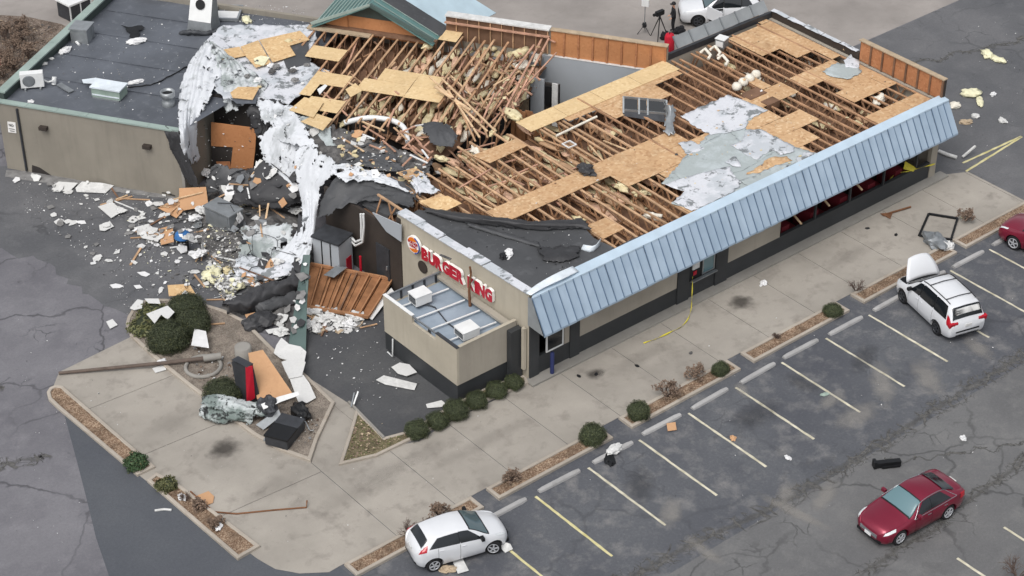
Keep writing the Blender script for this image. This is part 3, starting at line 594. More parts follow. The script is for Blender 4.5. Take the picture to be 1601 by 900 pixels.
# ---------------------------------------------------------------- roof decking: each sheet over the trusses
DK = [px(L, ZT) for L in (
    [(812,192),(1034,94),(1058,108),(1037,116),(1058,129),(1034,142),(1056,156),(975,178),(948,178),(918,166),(835,198)],
    [(772,338),(830,305),(940,262),(1000,230),(1062,212),(1108,214),(1078,235),(1060,262),(1046,285),(1040,268),(1000,275),(950,290),(868,325),(835,345)],
    [(1050,275),(1062,262),(1110,212),(1068,186),(1140,150),(1200,172),(1180,195),(1252,232),(1296,246),(1100,338),(1046,322),(1078,300)],
    [(1167,192),(1202,173),(1250,174),(1273,189),(1252,199),(1276,214),(1252,232),(1188,201)],
    [(1118,64),(1190,26),(1262,62),(1300,85),(1262,82),(1240,92),(1222,80),(1206,86),(1170,76)],
    [(1242,130),(1310,95),(1345,104),(1398,130),(1360,142),(1332,162),(1303,148),(1320,138),(1300,128),(1265,143)],
    [(1360,180),(1432,143),(1460,157),(1378,190)],
    [(1160,150),(1190,120),(1230,140),(1240,165),(1215,165),(1185,158)],
    [(660,322),(700,308),(745,320),(705,338)],
    [(915,355),(945,340),(985,352),(1000,362),(960,372)])]
RW, BAY = 1.22, .61
def deck(parent, polys, lo, hi, r0, r1, toXY, z, mat, rot, seed, sheetmax=4, jit=.02):
    rr = random.Random(seed); n = 0
    for r_ in range(int((r1-r0)/RW)+1):
        b0 = r0+r_*RW; run = None; c = 0; lim = rr.randint(2, 4)
        cells = []
        for k in range(int((hi-lo)/BAY)+1):
            a = lo+k*BAY; p = toXY(a+BAY/2, b0+RW/2); cells.append(any(inpoly(p.x, p.y, q) for q in polys))
        cells.append(False); k = 0
        while k < len(cells):
            if cells[k]:
                j = k
                while cells[j] and j-k < lim: j += 1
                lim = sheetmax
                P = [toXY(lo+k*BAY+.006, b0+.006), toXY(lo+j*BAY-.006, b0+.006), toXY(lo+j*BAY-.006, b0+RW-.006), toXY(lo+k*BAY+.006, b0+RW-.006)]
                P = [Vector((p.x+rr.uniform(-jit,jit), p.y+rr.uniform(-jit,jit))) for p in P]; dz = rr.uniform(0,.012); mb = MB(); mb.prism([(p.x,p.y) for p in P], z+dz, z+dz+.016)
                part(parent, 'decking_sheet', mb, mat); n += 1; k = j
            else: k += 1
    return n
deck(RB, DK, 5.0, 30.2, 6.05, 17.3, lambda a, b: Vector((a, b, 0)), ZT, 'osb_main', 0, 11)
# long pale strip of decking along the back keeps its straight edge
for k in range(4):
    a, b = at(806+58*k, 192-24.2*k, ZT), at(806+58*(k+1)-.6, 192-24.2*(k+1)+.3, ZT)
    mb = MB(); mb.prism([(a.x,a.y-1.15),(b.x,b.y-1.15),(b.x,b.y),(a.x,a.y)], ZT+.03, ZT+.048); part(RB, 'decking_sheet', mb, 'osb_pale')
mb = MB(); mb.slab(px([(738,243),(807,217),(824,228),(766,255)], ZT+.04), .018, 0, Vector((0,0,1))); part(RB, 'decking_sheet', mb, 'osb_main')
# what is left of the roof covering
def patch(parent, L, z, mat, seed, x0=1060, y0=130, s=5.625, amp=.02, name='roof_membrane', step=.22, rag=.06):
    P = rough_edge([Vector((p.x,p.y)) for p in cpx(L, x0, y0, s, z)], .16, rag, seed); o = part(parent, name, bumpy(P, z, amp, step, 1.6, seed), mat); return solidify(o, .012)
patch(RB, [(-40,790),(20,690),(130,600),(240,520),(390,440),(470,430),(590,560),(700,560),(850,600),(690,700),(560,770),(380,830),(250,850),(60,860)], ZT+.045, 'membrane_grey', 1, name='roof_board')
patch(RB, [(40,300),(440,110),(780,240),(620,330),(600,410),(720,400),(1030,560),(1300,640),(900,830),(560,1000),(260,1130),(-60,1060),(80,950),(-140,880),(20,700),(240,470),(290,440)], ZT+.035, 'membrane_grey', 21, name='roof_board', amp=.01)
patch(RB, [(20,290),(200,205),(440,105),(600,160),(790,235),(610,320),(585,400),(460,430),(290,450),(210,415)], ZT+.06, 'membrane_white', 2)
patch(RB, [(590,420),(720,405),(850,470),(1030,560),(1020,600),(900,630),(850,590),(770,620),(690,672),(570,610),(460,545),(580,490)], ZT+.075, 'membrane_white', 3)
patch(RB, [(410,690),(500,640),(545,690),(550,735),(480,730)], ZT+.09, 'membrane_white', 4); patch(RB, [(0,530),(110,505),(240,570),(80,630),(50,580)], ZT+.06, 'membrane_white', 5)
patch(RB, [(-120,890),(60,830),(280,770),(460,730),(480,800),(560,870),(480,960),(300,1050),(120,1120),(-40,1040),(60,950)], ZT+.085, 'membrane_white', 6)
patch(RB, [(540,850),(660,820),(860,720),(1010,705),(1040,690),(900,780),(760,850),(640,910)], ZT+.075, 'membrane_grey', 7); patch(RB, [(1040,660),(1100,605),(1200,610),(1130,670),(1060,700)], ZT+.08, 'membrane_white', 8)
patch(RB, [(600,800),(820,650),(960,640),(1000,680),(860,720),(700,790)], ZT+.05, 'osb_main', 9, name='roof_board')
patch(RB, [(480,395),(560,345),(680,370),(700,400),(620,440),(520,420)], ZT+.06, 'membrane_grey', 10, 1150, 0, 3.543); patch(RB, [(600,335),(640,300),(685,345),(680,375),(610,372)], ZT+.08, 'membrane_white', 11, 1150, 0, 3.543)
# pits and ducts in the middle of the roof
mb = MB()
for a, b, wd, hh in ((1178,150,1.1,.7),(1204,162,.8,.5)): p = at(a, b, ZT-.1); mb.box((p.x-wd/2,p.y-hh/2,ZT-.3),(p.x+wd/2,p.y+hh/2,ZT+.06))
part(RB, 'roof_well', mb, 'lumber_dark')
for i, (a, b) in enumerate(((1152,135),(1162,128),(1172,122),(1182,116))):
    p = at(a, b, 4.3); mb = MB(); mb.lathe(p, [(.06,-.2),(.22,-.12),(.25,.02),(.18,.16),(.04,.2)], 12); single('duct_dome', mb, 'insul_white', 'pinkish white rounded duct cap in the row on the open trusses, %s from the left' % ords[i], 'vent', 'duct caps in a row on the roof')
# rubber roof left at the sign end, its edge rolled back
BK = px([(634,338),(655,328),(700,338),(760,345),(850,353),(882,352),(905,346),(928,372),(962,388),(985,374),(1008,366),(1000,380),(940,405),(890,424),(850,441),(826,455)], 4.25)
part(RB, 'rubber_roof', bumpy([(p.x,p.y) for p in BK], 4.24, .05, .25, .8, 3), 'membrane_black')
def roll(name, pts, r_, mat, label, seed=0, cat='roofing', flat=.55):
    rr = random.Random(seed); P = [crom(pts, i/17) for i in range(18)]; mb = MB()
    mb.tube([p+Vector((rr.uniform(-.03,.03),rr.uniform(-.03,.03),rr.uniform(-.02,.03))) for p in P], [r_*(.7+.5*rr.random()) for _ in P], 8)
    zc = sum(p.z for p in P)/18
    return single(name, mb, mat, label, cat)
def crumple(name, c, r_, mat, label=None, cat=None, group=None, seed=0, flat=.35, n=2, parent=None, sub=3, rag=.5):
    rr = random.Random(seed); bmm = bmesh.new(); bmesh.ops.create_icosphere(bmm, subdivisions=sub, radius=1); off = Vector((seed*1.37, seed*.77, seed*2.1)); mb = MB(); c = Vector(c)
    rx, ry = (r_ if isinstance(r_, tuple) else (r_, r_)); ang = rr.uniform(0, math.pi); ca, sa = math.cos(ang), math.sin(ang)
    vs = []
    for v in bmm.verts:
        k = 1+rag*mnoise.noise(v.co*1.7+off)+rag*.6*mnoise.noise(v.co*4+off); q = v.co*k; x, y = q.x*rx, q.y*ry
        vs.append(c+Vector((x*ca-y*sa, x*sa+y*ca, max(0, (q.z+.55)*flat*min(rx,ry)))))
    mb.add(vs, [[v.index for v in f.verts] for f in bmm.faces], 0, mat.startswith('insul') or mat.startswith('foam')); bmm.free()
    if parent: return part(parent, name, mb, mat)
    return single(name, mb, mat, label, cat, group)
crumple('roof_scrap', at(795,398,4.27), (.3,.2), 'paper_white', 'white scrap on the black rubber roof above the sign', 'scrap', None, 3, .5)
crumple('roof_scrap', at(787,402,4.27), (.22,.16), 'black', 'black scrap beside the white one on the rubber roof', 'scrap', None, 4, .6)
# white board standing on the rubber roof near the awning
rows = [[at(908,390,4.28),at(925,394,4.28),at(938,384,4.28)],[at(912,382,4.5),at(930,384,4.55),at(940,372,4.5)]]
mb = MB(); mb.grid(surf(rows,4,6)); solidify(single('torn_flashing', mb, 'awning_white', 'torn white flashing sticking up from the rubber roof near the awning', 'flashing'), .02)
# ---------------------------------------------------------------- parapets of the front building
for k in range(7):
    ya, yb = 11.25-k*.75, 11.25-(k+1)*.75+.10; mb = MB(); mb.box((X1-.06,yb,ZT+.02),(X1-.03,ya,5.28)); part(RB, 'parapet_panel', mb, 'osb_red')
    mb = MB(); mb.box((X1-.12,yb-.10,ZT+.02),(X1-.03,yb-.005,5.27)); part(RB, 'parapet_stud', mb, 'lumber_dark')
wall('parapet', (X1-.025,5.98,4.19),(X1+.12,11.3,5.29), 'dark_brown'); wall('parapet_cap', (X1-.14,5.96,5.295),(X1+.14,11.32,5.35), 'plaster_tan')
wall('parapet', (X1-.02,11.35,4.19),(X1+.15,17.4,4.56), 'dark_brown', 'low broken parapet at the far right corner')
for k in range(5):
    y = 11.5+k*1.18; part(RB, 'coping', bumpy([(X1-.08,y),(X1+.2,y+.02),(X1+.22,y+1.14),(X1-.10,y+1.12)], 4.575, .05, .2, 2, k), 'membrane_white')
wall('parapet', (23.0,Y1-.02,4.19),(X1-.05,Y1+.15,4.5), 'steel_dark')
for k in range(6):
    xa = 23.9+k*1.07; mb = MB(); mb.add([(xa,Y1+.16,4.52),(xa+1.04,Y1+.16,4.52),(xa+1.04,Y1+.55,5.0),(xa,Y1+.55,5.0)], [(0,1,2,3)]); solidify(part(RB, 'bent_coping', mb, 'parapet_grey'), .03)
    mb = MB(); mb.bar((xa,Y1+.15,4.56),(xa,Y1+.54,5.04),.06,.06); part(RB, 'coping_rib', mb, 'galv_dull')
# ---------------------------------------------------------------- annex below the sign
AX = thing('annex', 'low tan annex with dark base and recessed grey roof below the sign wall', 'annex', (2.9,9.0,0))
def abox(name, a, b, mat, label=None, par=None): mb = MB(); mb.box(a, b); return part(par or AX, name, mb, mat, label)
ax0, ax1, ay0, ay1 = 1.28, 4.42, 6.5, 11.5
abox('wall_base', (ax0+.03,ay0+.03,0),(ax1,ay1,.965), 'dark_paint'); 
abox('wall', (ax0,ay0,.97),(ax0+.12,ay1,2.5), 'stucco_lit'); abox('wall', (ax0+.121,ay0,.97),(ax1,ay0+.12,2.85), 'stucco'); abox('wall', (ax0+.121,ay1-.1,.97),(ax1-.1,ay1,2.3), 'stucco_lit')
abox('parapet', (ax0,ay0,2.501),(ax0+.12,7.9,2.85), 'stucco_lit'); abox('parapet', (ax0,9.5,2.501),(ax0+.12,ay1,2.85), 'stucco_lit')
abox('parapet_cap', (ax0-.02,9.5,2.852),(ax0+.14,ay1,2.88), 'white_metal'); abox('parapet_cap', (ax0-.02,ay0-.02,2.852),(ax0+.14,7.9,2.88), 'steel_dark')
abox('parapet_rail', (ax0+.02,7.9,2.78),(ax0+.08,9.5,2.84), 'galv_dull')
abox('roof_deck', (ax0+.121,ay0+.121,2.2),(ax1-.1,ay1-.1,2.28), 'roof_blue')
abox('parapet_cap', (ax0+.14,ay0-.02,2.852),(ax1,ay0+.14,2.875), 'stucco_lit'); abox('ledge', (ax1-.32,ay0+.14,2.5),(ax1-.02,ay1+.3,2.62), 'stucco')
for k in range(5): abox('stud', (ax0+.25+k*.62,ay1-.08,2.301),(ax0+.33+k*.62,ay1-.02,2.74), 'steel_dark')
abox('rail', (ax0+.12,ay1-.09,2.745),(ax1-.1,ay1-.01,2.79), 'galv_dull'); abox('liner', (ax0+.2,ay1-.018,2.301),(ax1-.15,ay1-.006,2.74), 'grey_wall')
for i, y in enumerate((7.5,8.6,9.6,10.7)):
    mb = MB(); mb.tube([(ax0+.2,y+.15,2.42),(ax1-.35,y-.1,2.42)], .04, 8); part(AX, 'conduit', mb, 'white_metal')
for k in range(3): abox('bracket', (ax0+.13,7.0+k*.75,2.29),(ax0+.22,7.1+k*.75,2.6), 'steel_dark')
def ac_unit(c, s, label, grp=None, rz=0, mat='white_metal'):
    t = thing('condenser_unit', label, 'air conditioner', c, rz, grp); a, b, h = s
    mb = MB(); mb.box((-a/2,-b/2,.06),(a/2,b/2,h)); part(t, 'casing', mb, mat, local=True)
    mb = MB(); mb.box((-a/2-.006,-b/2+.06,.12),(-a/2-.001,b/2-.06,h-.06)); g = part(t, 'grille', mb, 'steel_dark', local=True)
    mb = MB(); mb.box((-a/2-.02,-b/2-.02,h+.001),(a/2+.02,b/2+.02,h+.03)); part(t, 'lid', mb, mat, local=True)
    for y in (-b/2+.08, b/2-.08): mb = MB(); mb.box((-a/2+.03,y-.04,0),(a/2-.03,y+.04,.059)); part(t, 'foot', mb, 'steel_dark', local=True)
    for i in range(4): mb = MB(); mb.box((-a/2-.02,-b/2+.08,.16+i*(h-.25)/4),(-a/2-.007,b/2-.08,.18+i*(h-.25)/4)); part(g, 'louvre', mb, 'galv_dull', local=True)
    return t
ac_unit(tuple(at(657,472,2.4)), (.78,.62,.5), 'white box air conditioner near the left end of the annex roof', 'white units on the annex roof', R(-4))
ac_unit(tuple(at(730,524,2.4)), (.8,.7,.42), 'white box air conditioner at the front right corner of the annex roof', 'white units on the annex roof', R(-4))
mb = MB(); p = at(735,478,2.3); mb.tube([p,p+Vector((-.02,.03,.8)),p+Vector((.03,-.05,1.7)),p+Vector((.0,-.02,2.0))],[.07,.055,.05,.045],8); single('leaning_pipe', mb, 'rust', 'rusty vertical pipe standing on the annex roof in front of the letters', 'pipe')
rows = [[at(690,490,2.36),at(720,474,2.36),at(745,462,2.36)],[at(696,494,2.36),at(724,480,2.42),at(750,466,2.36)]]
mb = MB(); mb.tube([at(650,470,2.5),at(680,480,2.34),at(700,505,2.34),at(722,520,2.4)], .03, 6); single('loose_cable', mb, 'steel_dark', 'dark loose cable between the two annex air conditioners', 'cable')
mb = MB(); mb.tube([at(617,528,.9)+Vector((-.1,0,0)),at(617,556,0.1)+Vector((-.1,0,0)),at(606,550,.05)], .035, 6); single('bent_downpipe', mb, 'white_metal', 'bent white pipe against the left base of the annex', 'pipe')
for i, (a, b) in enumerate(((805,510),)):
    mb = MB(); mb.box((3.9,6.2,0),(4.5,6.48,2.6)); part(AX, 'corner_return', mb, 'dark_paint')
mb = MB(); mb.box((4.38,5.96,.6),(4.52,6.12,2.7)); part(RB, 'downpipe', mb, 'stucco_lit')
# ---------------------------------------------------------------- wall sign
wd_ = Vector((.05,-1,0)).normalized(); wn = Vector((-1,-.05,0)).normalized()
SG = thing('wall_sign', 'red channel letters reading BURGER KING on the tan end wall', 'sign', (sx(10)-.05,10,2.9))
def letter(ch, h, ext, off=.03):
    cu = bpy.data.curves.new('t', 'FONT'); cu.body = ch; cu.extrude = ext; cu.offset = off; cu.resolution_u = 3; o = bpy.data.objects.new('t', cu); COL.objects.link(o)
    me = bpy.data.meshes.new_from_object(o.evaluated_get(bpy.context.evaluated_depsgraph_get())); bpy.data.objects.remove(o); bpy.data.curves.remove(cu)
    vs = [v.co.copy() for v in me.vertices]; fs = [list(p.vertices) for p in me.polygons]; nz = [p.normal.z for p in me.polygons]; bpy.data.meshes.remove(me); return vs, fs, nz
txt = 'BURGER KING'; ys = 12.5; ye = 7.95; adv = [1.0 if c != ' ' else .55 for c in txt]; adv[8] = .42; un = (ys-ye)/sum(adv); yc = ys
for ch, a in zip(txt, adv):
    if ch != ' ':
        vs, fs, nz = letter(ch, 1, .04, .075); w_ = max(v.x for v in vs)-min(v.x for v in vs); x_ = min(v.x for v in vs); y_ = min(v.y for v in vs); hh = max(v.y for v in vs)-y_
        tw = un*a*1.0; mb = MB(); base = Vector((sx(yc)-.02, yc, 2.97)); mb.v = [base+wd_*((v.x-x_)/w_*tw)+Vector((0,0,(v.y-y_)/hh*.64))+wn*(.09+v.z*1.8) for v in vs]
        mb.f = fs; mb.m = [0 if n > .5 else 1 for n in nz]; mb.sm = [False]*len(fs); part(SG, 'letter', mb, ['sign_red','sign_white'])
    yc -= un*a
LG = thing('round_logo_sign', 'round burger-bun logo sign with red lettering left of the BURGER KING letters', 'sign', (sx(13.05)-.05,13.05,2.95)); lc = Vector((sx(13.05)-.03,13.05,3.42))
def disc(c, rx, ry, d0, d1, mat, nm, par, z0=-9, z1=9, rot=0):
    P = []; K = 28
    for k in range(K):
        a = 2*math.pi*k/K; x, y = rx*math.cos(a), min(max(ry*math.sin(a), z0), z1); P.append((x*math.cos(rot)-y*math.sin(rot), x*math.sin(rot)+y*math.cos(rot)))
    mb = MB(); n = K; f0 = [c+wd_*x+Vector((0,0,y))+wn*d0 for x, y in P]; f1 = [c+wd_*x+Vector((0,0,y))+wn*d1 for x, y in P]
    mb.add(f0+f1, [tuple(range(n)), tuple(range(n,2*n))[::-1]]+[(i,n+i,n+(i+1)%n,(i+1)%n) for i in range(n)]); return part(par, nm, mb, mat)
disc(lc, .42, .42, 0, .14, 'sign_white', 'backing', LG); disc(lc, .36, .36, .142, .155, 'sign_orange', 'upper_bun', LG, .17, 9, .25); disc(lc, .36, .36, .142, .155, 'sign_orange', 'lower_bun', LG, -9, -.19, .25)
for row, z in (('BURGER', .03), ('KING', -.14)):
    vs, fs, nz = letter(row, 1, .02, .02); x_ = min(v.x for v in vs); w_ = max(v.x for v in vs)-x_; tw = .66 if row == 'BURGER' else .46; mb = MB(); y_ = min(v.y for v in vs); hh = max(v.y for v in vs)-y_
    mb.v = [lc+wd_*((v.x-x_)/w_*tw-tw/2)+Vector((0,0,z+(v.y-y_)/hh*.14))+wn*(.158+v.z*.2) for v in vs]; mb.f = fs; mb.m = [0]*len(fs); mb.sm = [False]*len(fs); part(LG, 'logo_lettering', mb, 'sign_red')
pts = [lc+wd_*(.41*math.cos(a))+Vector((0,0,.41*math.sin(a)))+wn*.15 for a in [R(-75)+R(150)*i/10 for i in range(11)]]; mb = MB(); mb.tube(pts, .028, 6); part(LG, 'swoosh', mb, 'sign_blue')
disc(Vector((sx(12.65)-.02,12.62,2.42)), .3, .3, 0, .03, 'dark_brown', 'round_vent', RB)  # dark disc for the round vent below the logo
# ================================================================ REAR WING (turned 33 degrees)
WB = thing('rear_wing', 'tan rear wing with dark flat roof, its right half stripped to bare trusses', 'building', tuple(uv(22, 17, 0)))
def ubox(name, u0, u1, v0, v1, z0, z1, mat, par=None, label=None):
    mb = MB(); P = [uv(u0,v0), uv(u1,v0), uv(u1,v1), uv(u0,v1)]; mb.prism([(p.x,p.y) for p in P], z0, z1); return part(par or WB, name, mb, mat, label)
u0, u1, v0, v1 = 15.9, 28.5, 22.3, 31.9; ZR = 3.62
ubox('front_wall', u0, u0+.2, v0, v1, 0, 3.7, 'stucco_wing'); ubox('end_wall', u0+.2, 19.6, v0, v0+.2, 0, 3.66, 'stucco_wing'); ubox('side_wall', u0+.2, u1, v1-.2, v1, 0, 3.7, 'stucco_wing')
ubox('back_wall', u1-.2, u1, v0-9, v1-.2, 0, 3.9, 'stucco_wing'); ubox('corner_trim', u0-.03, u0+.12, v0-.04, v0+.1, 0, 3.6, 'cement')
P = [uv(u0+.1,v0+.05),uv(u1,v0-4),uv(u1,v1-.1),uv(u0+.1,v1-.1)]; part(WB, 'flat_roof', bumpy([(p.x,p.y) for p in P], ZR, .025, .7, .5, 1), 'roof_dark')
for k in range(6): a = v0+k*1.6; ubox('coping', u0-.07, u0+.26, a+.008, a+1.592, 3.705, 3.78, 'green_trim')
for k in range(7): a = u0+.28+k*1.76; ubox('coping', a+.008, a+1.752, v1-.34, v1+.12, 4.08, 4.16, 'green_trim'); ubox('parapet', a+.004, a+1.756, v1-.26, v1-.02, 3.64, 4.075, 'green_dark')
for k in range(5): ubox('roof_seam', u0+.5+k*2.5, u0+.54+k*2.5, v0+.6, v1-.5, ZR+.02, ZR+.055, 'roof_dark')
ubox('gravel_stop', u0+.26, u0+.6, v0+.1, v1-.3, 3.64, 3.70, 'roof_dark')
mb = MB(); a = atU(26,170,u0-.06); b = atU(37,268,u0-.06); mb.tube([a,Vector((a.x,a.y,.1))], .06, 8); part(WB, 'downpipe', mb, 'steel_dark')
for (a_, b_) in ((68,200),(230,229)):
    p = atU(a_, b_, u0-.1); t = MB(); t.obox(p, UU*.14, VV*.2, Vector((0,0,.09))); l_ = part(WB, 'wall_light', t, 'dark_brown'); t = MB(); t.obox(p+Vector((0,0,-.1)), UU*.1, VV*.15, Vector((0,0,.02))); part(l_, 'lens', t, 'plaster')
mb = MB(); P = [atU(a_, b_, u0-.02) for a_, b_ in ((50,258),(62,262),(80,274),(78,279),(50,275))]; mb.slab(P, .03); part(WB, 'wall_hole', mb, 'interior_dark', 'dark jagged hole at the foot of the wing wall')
NS = thing('notice_board', 'small white notice starting with NO on the wing wall by its corner', 'sign', tuple(atU(18,205,u0-.03)))
P = [atU(a_, b_, u0-.03) for a_, b_ in ((11.5,190),(24,191.5),(25.5,208),(13,206.5))]; mb = MB(); mb.slab(P, .02); part(NS, 'plate', mb, 'sign_white')
vs, fs, nz = letter('NO', 1, .02, .02); x_ = min(v.x for v in vs); w_ = max(v.x for v in vs)-x_; y_ = min(v.y for v in vs); c = (P[0]+P[1]+P[2]+P[3])/4
mb = MB(); mb.v = [c-UU*.03-VV*((v.x-x_)/w_*.26-.13)+Vector((0,0,.06+(v.y-y_)*.2)) for v in vs]; mb.f = fs; mb.m = [0]*len(fs); mb.sm = [False]*len(fs); part(NS, 'lettering', mb, 'ink')
for k in range(2): mb = MB(); mb.obox(c-UU*.028+Vector((0,0,-.07-.12*k)), VV*(.16-.03*k), UU*.004, Vector((0,0,.02))); part(NS, 'print_line', mb, 'rubble_grey')
# ---------------------------------------------------------------- wing roof: trusses and torn covering on the right half
def wtruss(L): return truss_meshes(L, ('lumber','web_brown_shaded') if L > 8 else ('lumber_brown','web_brown_shaded'), 3)
WM = {}
for k in range(20):
    v_ = 8.2+.61*k; us = 17.7 if v_ > 11.5 else 19.8
    if v_ > 16.8: us = 21.5
    if v_ > 18.0: us = 24.2
    us += random.choice((0,0,.4,.8,1.3)) if v_ > 10 else 0
    L = round(28.3-us, 1)
    if L not in WM: WM[L] = wtruss(L)
    o = bpy.data.objects.new('roof_truss', WM[L][0]); COL.objects.link(o); o.parent = WB; p = uv(us, v_, 0)-Vector(WB.location); sag = -.25 if v_ < 10 else 0
    o.location = (p.x, p.y, ZT-.03+random.uniform(-.05,.03)+sag); o.rotation_euler = (random.uniform(-.01,.01), random.uniform(-.12,.12), TH-math.pi/2+random.uniform(-.015,.015))
    wb_ = bpy.data.objects.new('truss_web', WM[L][1]); COL.objects.link(wb_); wb_.parent = o
mb = MB(); P = [uv(18,10),uv(28.3,8),uv(28.3,22.2),uv(19.7,22.2),uv(19.7,14)]; mb.prism([(p.x,p.y) for p in P], 3.05, 3.1); part(WB, 'ceiling', mb, 'lumber_dark')  # ceiling colour carries the shaded gaps below the wing trusses
mb = MB(); mb.tube([crom([at(538,192,4.0),at(575,184,4.1),at(612,188,4.05),(at(632,200,4.0)),at(638,222,3.8)], i/16) for i in range(17)], .13, 9); part(WB, 'flexible_duct', mb, 'white_metal')
for k, L in enumerate(([(452,172),(476,152),(506,160),(490,184)],[(470,190),(496,178),(520,186),(505,204)],[(540,140),(556,130),(566,142),(548,152)])): mb = MB(); mb.slab([at(a, b, 4.24+.03*i) for i, (a, b) in enumerate(L)], .018, 0, Vector((0,0,1))); part(WB, 'decking_sheet', mb, 'osb_pale')
WD = [px(L, ZT) for L in ([(556,135),(604,104),(676,118),(694,147),(680,162)], [(480,66),(517,72),(536,90),(530,99),(480,98)], [(506,118),(524,114),(554,120),(547,135),(506,129)], [(464,166),(480,150),(512,147),(528,160),(536,185),(500,182)], [(672,45),(700,41),(727,49),(722,65),(675,61)], [(452,150),(500,118),(512,128),(480,152)])]
deck(WB, WD, 8.2, 21, 17.7, 28.3, lambda a, b: uv(b, a), ZT, 'osb_pale', 0, 5)
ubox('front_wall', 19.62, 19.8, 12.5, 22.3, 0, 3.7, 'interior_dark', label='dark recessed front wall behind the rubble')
WH = [(322,72),(332,52),(350,41),(420,40),(498,41),(494,60),(485,98),(515,110),(500,125),(470,150),(452,165),(420,158),(395,152),(375,160),(350,158),(328,130)]
P = rough_edge([Vector((p.x,p.y)) for p in px(WH, 3.95)], .25, .1, 4); solidify(part(WB, 'white_roofing', bumpy(P, 3.93, .14, .22, 1.0, 6), 'membrane_white'), .02)
def flat(L, z, mat, x0, y0, s, name='decking_sheet', par=None, t=.02, tilt=0):
    mb = MB(); Q = cpx(L, x0, y0, s, z); mb.slab([p+Vector((0,0,tilt*i)) for i, p in enumerate(Q)], t, 0, Vector((0,0,1))); return part(par or WB, name, mb, mat)
flat([(480,515),(735,470),(795,560),(540,615)], 4.12, 'osb', 260, 0, 6.43); flat([(745,470),(925,405),(1055,635),(900,680),(800,568)], 4.13, 'osb', 260, 0, 6.43); flat([(935,402),(1345,310),(1440,400),(1240,460),(1300,555),(1068,628)], 4.14, 'osb', 260, 0, 6.43)
flat([(880,590),(950,560),(1040,575),(980,660),(890,640)], 4.17, 'foam_cream', 260, 0, 6.43, 'insulation_board'); flat([(1250,460),(1425,420),(1440,560),(1440,640),(1210,690),(1180,600),(1290,560)], 4.08, 'membrane_black', 260, 0, 6.43, 'roof_board')
flat([(600,225),(660,180),(830,180),(775,280),(620,265)], 4.2, 'osb', 240, 100, 5); flat([(600,265),(620,268),(775,285),(830,190),(800,310),(650,310)], 4.14, 'roof_dark', 240, 100, 5, 'roof_board')
flat([(1280,200),(1340,160),(1360,170),(1300,240)], 4.3, 'white_metal', 240, 100, 5, 'roof_board')
for k in range(16):
    pa, pb = random.choice([((420,120),0),((460,120),0),((400,100),0),((440,140),0),((470,75),0)])[0]; a = pa+random.uniform(-35,35); b = pb+random.uniform(-18,18)
    crumple('roof_scrap', at(a, b, 4.08), random.uniform(.08,.2), random.choice(['rubble_dark','paper_white','insul_yellow','rubble_grey']), 'small crumpled scrap lying on the torn white roofing', 'scrap', 'scraps on the white roofing', 40+k, .5)
# ---------------------------------------------------------------- back parapets of the wing
for k in range(8):
    a = 1.95+k*.74; ubox('parapet_panel', 28.55, 28.58, a+.10, a+.735, 3.70, 5.04, 'osb_orange'); ubox('parapet_stud', 28.49, 28.58, a, a+.095, 3.70, 5.03, 'osb_red')
ubox('parapet', 28.585, 28.75, 1.9, 13.4, 3.3, 5.05, 'stucco_wing'); ubox('parapet_cap', 28.47, 28.8, 1.9, 7.9, 5.055, 5.1, 'plaster_tan'); ubox('parapet_cap', 28.4, 28.9, 7.92, 13.4, 5.055, 5.13, 'plaster')
for k in range(9): a = 8.0+k*.6; ubox('parapet_panel', 28.55, 28.583, a+.05, a+.59, 3.75, 5.03, 'lumber_dark'); ubox('parapet_stud', 28.47, 28.582, a, a+.045, 3.75, 5.03, 'lumber')
ubox('plate_beam', 28.3, 28.46, 7.9, 13.4, 4.72, 4.78, 'lumber_pink'); ubox('interior_wall', 28.42, 28.56, 1.9, 9, 0, 3.66, 'grey_wall', label='pale blue-grey inner wall of the roofless room'); ubox('wall_plate', 28.40, 28.58, 1.9, 8, 3.665, 3.695, 'plaster')
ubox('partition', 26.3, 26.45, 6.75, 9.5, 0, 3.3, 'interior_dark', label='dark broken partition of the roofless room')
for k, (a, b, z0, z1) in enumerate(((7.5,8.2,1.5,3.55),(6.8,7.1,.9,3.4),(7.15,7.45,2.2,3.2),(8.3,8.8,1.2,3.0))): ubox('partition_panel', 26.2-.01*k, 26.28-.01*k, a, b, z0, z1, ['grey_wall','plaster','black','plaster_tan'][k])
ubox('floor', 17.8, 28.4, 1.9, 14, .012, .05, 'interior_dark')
# partition of upright boards at the near edge of the roofless room
for k in range(9):
    p = at(802+k*5.6, 168+k*1.6+random.uniform(-2,2), 3.6); mb = MB(); mb.obox(p-Vector((0,0,.9)), UU*.02, VV*.10, Vector((0,0,.9))); part(WB, 'partition_board', mb, 'fence_wood')
# clutter in the roofless room
def clutter(name, c, s, mat, label, cat, rz=0, lid=None):
    t = thing(name, label, cat, c, rz); a, b, h = s; mb = MB(); mb.box((-a/2,-b/2,0),(a/2,b/2,h)); part(t, 'case', mb, mat, local=True)
    mb = MB(); mb.box((-a/2-.02,-b/2-.02,h+.001),(a/2+.02,b/2+.02,h+.04)); part(t, 'top', mb, lid or mat, local=True); mb = MB(); mb.box((-a/2-.012,-b/2+.05,.08),(-a/2-.001,b/2-.05,h-.08)); part(t, 'front', mb, lid or mat, local=True); return t
clutter('storage_cabinet', tuple(at(838,130,1.7)-Vector((0,0,1.7))), (.6,1.0,1.75), 'white_metal', 'grey-white cabinet standing in the roofless room', 'cabinet', TH, 'grey_wall')
clutter('kitchen_unit', tuple(at(832,165,1.0)-Vector((0,0,1.0))), (1.0,1.4,1.0), 'black', 'black kitchen unit in the roofless room', 'appliance', TH, 'steel_dark')
